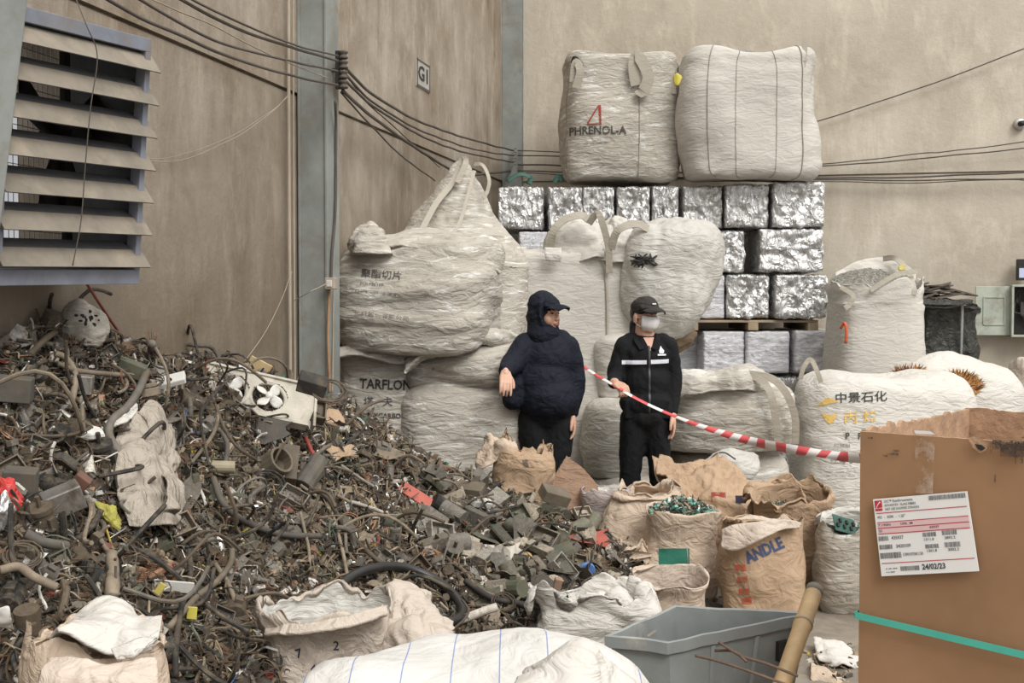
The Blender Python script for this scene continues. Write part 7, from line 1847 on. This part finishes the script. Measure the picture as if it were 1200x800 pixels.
# boxes, housings, odd items (name, px, py, geometry, size, rotation, colour, label)
mkb = lambda a, b_, c: g_box(a, b_, c)
items = [
 ('junction_box', 336, 545, mkb(.55, 1.0, .45), .18, (.9, .15, .2), m_pt, 'beige rectangular metal box standing out in the middle of the heap', 'box', .14),
 ('duct_piece', 318, 546, g_tube(.9, .38, .02, 16, 3, hollow=True), .17, (.2, .5, 2.6), m_pt, 'large hollow duct piece just left of the beige box', 'duct', .12),
 ('lamp_housing', 364, 555, g_tube(1.1, .3, .05, 12, 4), .17, (.2, -.6, 1.2), m_pg, 'dusty grey cone shaped housing right of the beige box', 'housing', .12),
 ('perforated_plate', 312, 505, g_plate(1, .6), .20, (.9, -.1, -.1), m_pg, 'grey plate riddled with dark slots below the fan panel', 'plate', .14),
 ('trough', 360, 482, g_case(), .18, (.9, .2, .3), m_pt, 'tan open trough to the right of the fan panel', 'trough', .10),
 ('monitor_stand', 366, 450, mkb(1, .8, .5), .12, (.4, .3, .2), m_pk, 'dark boxy casing near the column on the ridge', 'casing', .08),
 ('folded_card', 302, 432, mkb(1, .1, .8), .12, (.2, .5, .3), plain('ochre_card', (.50, .38, .20), .8, 0, .15, 0), 'ochre folded card on the heap ridge', 'card', .06),
 ('white_box', 285, 438, mkb(.6, .5, .8), .10, (.3, .2, .3), M_WHITEPL, 'small white box beside the ochre card', 'box', .06),
 ('tin_can', 74, 586, mkb(1, .55, .7), .12, (.3, -.35, .5), m_pm, 'shiny silver tin box on the left part of the heap', 'tin', .12),
 ('brown_box', 88, 572, mkb(.5, .4, 1), .11, (.3, .7, .3), plain('maroon_brown', (.14, .07, .05), .5, 0, .2, 0), 'maroon brown box behind the silver tin', 'box', .12),
 ('metal_casing', 24, 567, mkb(.9, .6, .9), .11, (.2, .1, .2), m_pg, 'square grey metal casing near the left edge', 'casing', .10),
 ('metal_casing', 96, 450, mkb(.8, .5, .7), .10, (.1, .1, .15), m_pm, 'square metal casing in the upper left of the heap', 'casing', .10),
 ('light_fixture', 192, 448, mkb(1.3, .5, .18), .14, (.5, -.25, .15), M_WHITEPL, 'small white fixture on the upper heap', 'fixture', .12),
 ('metal_casing', 10, 455, mkb(1.1, .5, .6), .14, (.1, .1, .2), m_pg, 'flat metal casing at the left edge near the top', 'casing', .10),
 ('green_casing', 150, 430, mkb(1.2, .5, .5), .12, (.2, .4, .2), m_gr, 'dusty green casing near the top of the heap', 'casing', .08),
 ('blue_cap', 688, 668, g_tube(.3, .5, 0, 24, 2), .08, (0, .25, -1.45), plain('bright_blue', (.10, .22, .50), .4, 0, .15, 0), 'round bright blue cap near the right foot of the heap', 'cap', .22),
 ('oil_filter', 657, 650, g_tube(1, .42, 0, 18, 3), .13, (.2, -.3, .3), m_gr, 'olive grey canister near the blue cap', 'canister', .12),
 ('grey_case', 650, 580, mkb(1.2, .8, .5), .10, (.4, .3, .4), m_pt, 'rounded dusty tan case in front of the brown necked sack', 'case', .06),
 ('grey_case', 548, 575, mkb(1.2, .7, .5), .15, (.3, .1, -.2), m_pt, 'boxy tan case on the right slope of the heap', 'case', .06),
 ('grille_panel', 596, 652, g_plate(1, .6), .16, (.8, -.3, .4), m_pw, 'pale grille panel low on the right slope', 'panel', .10),
 ('bread_slab', 564, 645, mkb(1.2, .6, .3), .11, (.5, .1, .1), m_pw, 'pale slab with a dark rim on the lower right slope', 'slab', .10),
 ('beige_ball', 617, 654, sphere_geo((0, 0, 0), .5), .065, (0, 0, 0), plain('tan_ball', (.42, .27, .14), .6, 0, .15, 0), 'small tan ball among grey scrap on the right slope', 'ball', .10),
 ('red_grille', 688, 630, g_plate(1.3, .5), .17, (.5, 0, .1), plain('brick_red', (.36, .08, .055), .7, 0, .2, 0), 'red perforated panel below the diamond of sacking', 'panel', .10),
 ('plastic_tube', 553, 721, g_tube(1.6, .13, .04, 14, 6, hollow=True), .14, (.2, -.25, .3), m_pw, 'pale plastic tube at the end of the big black hose', 'tube', .16),
 ('wooden_block', 652, 690, mkb(.4, .4, 1.2), .09, (.2, .2, .1), plain('reddish_wood', (.30, .20, .14), .8, 0, .2, 0), 'reddish wooden block near the blue cap', 'block', .10),
 ('motor_housing', 603, 690, g_motor(), .15, (.3, .2, 2.4), m_gr, 'large dark motor housing low on the right slope', 'motor', .10),
 ('hose_nozzle', 258, 547, g_tube(1.0, .22, .0, 14, 3), .12, (.1, .05, .2), plain('khaki', (.30, .255, .17), .6, 0, .15, 0), 'stubby khaki plug left of the duct piece', 'plug', .14),
 ('white_strap_plate', 204, 687, mkb(1.3, .06, .4), .10, (.2, .1, .05), M_WHITEPL, 'white flat plate with two holes on the lower heap', 'plate', .12),
 ('yellow_tag', 225, 718, mkb(.7, .1, .9), .045, (0, .1, .1), plain('tag_yellow', (.60, .52, .10), .5, 0, .1, 0), 'small square yellow tag low on the heap', 'tag', .14),
 ('yellow_tag', 186, 692, mkb(.5, .1, 1.2), .045, (0, .6, .1), plain('tag_ochre', (.46, .38, .09), .5, 0, .1, 0), 'slanted yellow tag beside the white plate with holes', 'tag', .14),
 ('olive_wrapper', 128, 603, g_crumple(), .12, (.3, .9, .1), plain('yellow_olive', (.34, .31, .06), .6, 0, .25, 0), 'crumpled yellow olive wrapper left of the hanging sack', 'wrapper', .14),
 ('red_wrapper', 6, 575, g_crumple(), .15, (.3, .8, .1), plain('bright_red', (.46, .03, .025), .4, 0, .3, 0), 'red and silver crushed wrapper at the left edge', 'wrapper', .10),
 ('foil_scrap', 4, 600, g_crumple(), .12, (.3, 1.8, .1), M_FOIL, 'silver foil lump under the red wrapper', 'foil', .12),
 ('white_film_scrap', 95, 506, g_crumple(), .17, (.3, .1, .2), M_WHITEPL, 'white crumpled film left of the hanging sack', 'film', .12),
 ('paper_scrap', 392, 490, g_plate(1, .8), .12, (.9, .5, .2), M_KRAFT, 'brown torn card upright on the ridge slope', 'card', .12),
 ('paper_scrap', 400, 530, g_plate(1, .7), .12, (.7, -.2, .2), M_KRAFT, 'brown torn card below the ridge near the leftmost standing bag', 'card', .12),
 ('paper_scrap', 454, 530, g_plate(1, .7), .14, (.6, .2, .3), m_pt, 'tan curled card on the slope below the leftmost standing bag', 'card', .12),
 ('black_cylinder', 517, 592, g_tube(1, .45, 0, 16, 2), .10, (.1, .6, .3), m_pk, 'dark cylinder on the middle right slope', 'cylinder', .10),
 ('red_strip', 488, 580, mkb(1.4, .5, .05), .14, (.6, .5, -.3), plain('coral_red', (.42, .10, .07), .6, 0, .2, 0), 'coral red strip on the middle right slope', 'strip', .08),
 ('green_bottle', 460, 612, sphere_geo((0, 0, 0), (.7, .4, .4)), .09, (0, 0, .2), m_gr, 'dusty green bottle lying on the slope', 'bottle', .08),
 ('white_switch', 564, 590, g_term(), .12, (.4, .2, .7), M_WHITEPL, 'white angular plastic part on the right slope', 'plastic part', .12),
 ('pulley', 172, 460, g_join(g_tube(.3, .5, 0, 18, 2), g_off(g_tube(.15, .3, 0, 14, 2), (.2, 0, 0)), g_off(g_tube(.15, .4, 0, 14, 2), (-.25, 0, 0))), .11, (0, 1.4, 0), m_pt, 'stacked round pulley on the upper heap', 'pulley', .10),
]
for (nm_, px, py, geo, sz, rt, mt_, lb, ct, out) in items:
    o = place(geo, nm_, px, py, sz, rt, mt_, lb, ct, out, None, nm_ in ('beige_ball', 'green_bottle'))
    bv_ = o.modifiers.new('bevel', 'BEVEL'); bv_.width = .004; bv_.segments = 2; bv_.limit_method = 'ANGLE'; bv_.angle_limit = .8
# ribbed hose hanging near the lower left
c = [hz(131, 650, .12), hz(132, 665, .13), hz(132, 680, .13), hz(131, 700, .12)]; cc_ = catmull(c, 40)
V, Fc = tube_geo(cc_, [.017 + (.0035 if i % 3 == 0 else 0) if i < 26 else .022 for i in range(40)], 14); tag(mk('ribbed_hose', V, Fc, m_pt), 'ribbed grey hose end with a metal collar, low left on the heap', 'hose')
# long cables and hoses draped over the heap
hoses = [
 ([(385, 722), (388, 705), (405, 680), (435, 666), (470, 664), (505, 676), (530, 695), (542, 716), (530, 728), (512, 724), (500, 716)], .020, M_BLACK, 'thick glossy black hose looping above the muddy beige sack', .14),
 ([(250, 560), (262, 590), (290, 612), (330, 626), (375, 628)], .013, m_pg, 'grey hose curving down from the khaki plug', .12),
 ([(362, 570), (385, 585), (405, 620), (435, 650), (455, 665)], .011, m_pb, 'long brown cable running down the middle slope', .10),
 ([(352, 600), (358, 625), (362, 645), (363, 668)], .007, m_pt, 'pale thin cable hanging straight down in the middle', .12),
 ([(352, 568), (385, 595), (400, 640), (410, 690)], .008, m_pt, 'tan cable pair falling towards the muddy beige sack', .10),
 ([(272, 640), (270, 660), (255, 680), (230, 700), (198, 735)], .011, m_pt, 'long pale hose slanting across the lower left heap', .15),
 ([(252, 660), (268, 685), (280, 718)], .009, m_pt, 'short pale hose branching from the slanting hose', .12),
 ([(222, 645), (222, 680), (212, 715), (206, 760), (206, 792)], .010, m_pk, 'dark cable hanging down the lower left heap', .14),
 ([(0, 668), (22, 664), (40, 676), (66, 688)], .013, m_pt, 'bent brown pipe at the lower left edge', .12),
 ([(30, 625), (50, 635), (78, 640)], .016, m_pg, 'short grey pipe above the bent brown pipe', .12),
 ([(65, 414), (78, 420), (88, 438), (86, 462), (80, 478)], .012, m_pt, 'hooked pale hose in the upper left of the heap', .12),
 ([(68, 426), (90, 434), (125, 438), (150, 440)], .010, m_pt, 'brown pipe running right from the hooked hose', .12),
 ([(35, 415), (60, 392), (80, 386), (102, 388)], .012, m_pb, 'thick brown cable at the foot of the round pale sack', .10),
 ([(172, 435), (162, 458), (148, 478), (132, 492), (128, 510), (142, 535)], .016, m_pg, 'thick dark grey hose running down past the hanging sack', .18),
 ([(108, 590), (112, 612), (122, 640), (135, 650)], .008, m_pt, 'thin pale loop beside the olive wrapper', .12),
 ([(180, 437), (180, 420), (178, 402)], .016, m_pg, 'short upright grey rod sticking out of the ridge', .10),
 ([(232, 508), (255, 504), (266, 520), (264, 545)], .010, m_pg, 'grey hose arch left of the duct piece', .14),
 ([(275, 440), (262, 450), (240, 476), (235, 490), (240, 520), (245, 545)], .006, m_pk, 'thin dark cord hanging over the fan panel', .22),
 ([(230, 516), (240, 530), (246, 542)], .006, m_pw, 'short white curved pipe below the hanging cord', .15),
 ([(490, 636), (520, 652), (545, 670), (560, 690), (585, 700)], .010, m_pt, 'tan cable on the lower right slope', .10),
 ([(470, 612), (468, 640), (474, 660), (488, 676)], .008, m_pb, 'brown cable bending down the middle right slope', .10),
 ([(545, 680), (575, 700), (605, 706), (618, 712)], .014, m_pk, 'thick dark cable below the motor housing', .10),
 ([(395, 580), (430, 598), (455, 604), (498, 600)], .008, m_pt, 'thin tan rod crossing the middle slope', .10),
 ([(358, 512), (366, 530), (376, 548)], .010, plain('deep_red', (.26, .04, .03), .6, 0, .2, 0), 'dark red tube right of the slotted plate', .14),
 ([(400, 545), (425, 562), (438, 570)], .007, m_pw, 'thin white rod on the slope', .12),
 ([(412, 588), (432, 594), (448, 600)], .009, m_pw, 'pale pipe below the thin white rod', .12),
 ([(505, 540), (520, 552), (530, 560)], .009, m_pm, 'shiny thin pipe on the right slope', .08),
]
for pts_, r_, mt_, lb, out in hoses:
    c = catmull([hz(x, y, out) for x, y in pts_], 14 * len(pts_))
    V, Fc = tube_geo(c, r_, 10); tag(mk('hose' if r_ > .009 else 'cable_piece', V, Fc, mt_), lb, 'hose' if r_ > .009 else 'cable')
# coils of wire
for (px, py, s, lb, mt_) in ((312, 566, .17, 'coil of dark thin cable left of the beige box', m_pk), (385, 458, .16, 'tangled brown wire near the column', m_pb), (668, 735, .10, 'tangle of thin pale cable near the white crumpled sack', m_pt), (590, 705, .12, 'loose brown wire coil on the lower right slope', m_pb), (26, 650, .12, 'brown wire coil at the left of the heap', m_pb)):
    place(g_loop(4.3), 'wire_coil', px, py, s, (.9, .1, .3), mt_, lb, 'wire', .12, None, True)
# larger lumps of casing and sheeting on the right half of the heap
BR = random.Random(77)
m_lb, m_ob, m_gg = dM('dusty_beige', (.34, .29, .225), du=.3), dM('dusty_olive', (.13, .125, .09), du=.3), dM('dusty_warm_grey', (.22, .20, .17), du=.3)
big_kinds = [('casing_shell', g_case, 'casing', 'broken {c} appliance casing on the right slope of the heap', 16), ('bent_panel', lambda: g_plate(1, .7), 'panel', 'bent {c} panel on the right slope of the heap', 26),
             ('crumpled_sheet', g_crumple, 'sheet', 'crumpled {c} sheet lump on the right slope of the heap', 16), ('metal_canister', lambda: g_tube(1, .33, 0, 14, 3), 'canister', 'round {c} canister on the right slope of the heap', 10), ('block_part', lambda: g_box(1, .6, .45, .06), 'block', 'chunky {c} block on the right slope of the heap', 14)]
for nm_, gf, cat_, lab, cnt in big_kinds:
    ms = [(m_lb, 'beige'), (m_ob, 'olive'), (m_gg, 'warm grey')]; pm = [proto_mesh(nm_, gf(), m_) for m_, _c in ms]
    k_ = 0
    while k_ < cnt:
        px, py = BR.uniform(500, 725), BR.uniform(562, 712)
        if py < 560 + (px - 560) * .28 or (px < 560 and py > 660): continue
        h, n_ = heap_hit(px, py)
        if h is None: continue
        i_ = BR.randrange(3); o = bpy.data.objects.new(nm_, pm[i_]); COL.objects.link(o); s_ = BR.uniform(.085, .16)
        o.matrix_world = Matrix.Translation(h + n_ * .045) @ (n_.to_track_quat('Z', 'Y').to_matrix() @ Euler((BR.gauss(0, .45), BR.gauss(0, .45), BR.uniform(0, 6.28))).to_matrix()).to_4x4() @ Matrix.Diagonal((s_, s_, s_, 1))
        tag(o, lab.format(c=ms[i_][1]), cat_, ms[i_][1] + ' ' + cat_ + ' pieces on the right slope'); k_ += 1
# wires at the end of the upright rod
for k in range(5):
    a = P(178 + (k - 2) * .8, 404, 5.22); V, Fc = tube_geo([a, a + Vector(((k - 2) * .006, 0, .03)), a + Vector(((k - 2) * .012, .0, .055))], .0016, 5)
    tag(mk('wire_strand', V, Fc, m_cu), 'bare wire strand fanning from the upright rod', 'wire', 'bare strands on the upright rod')
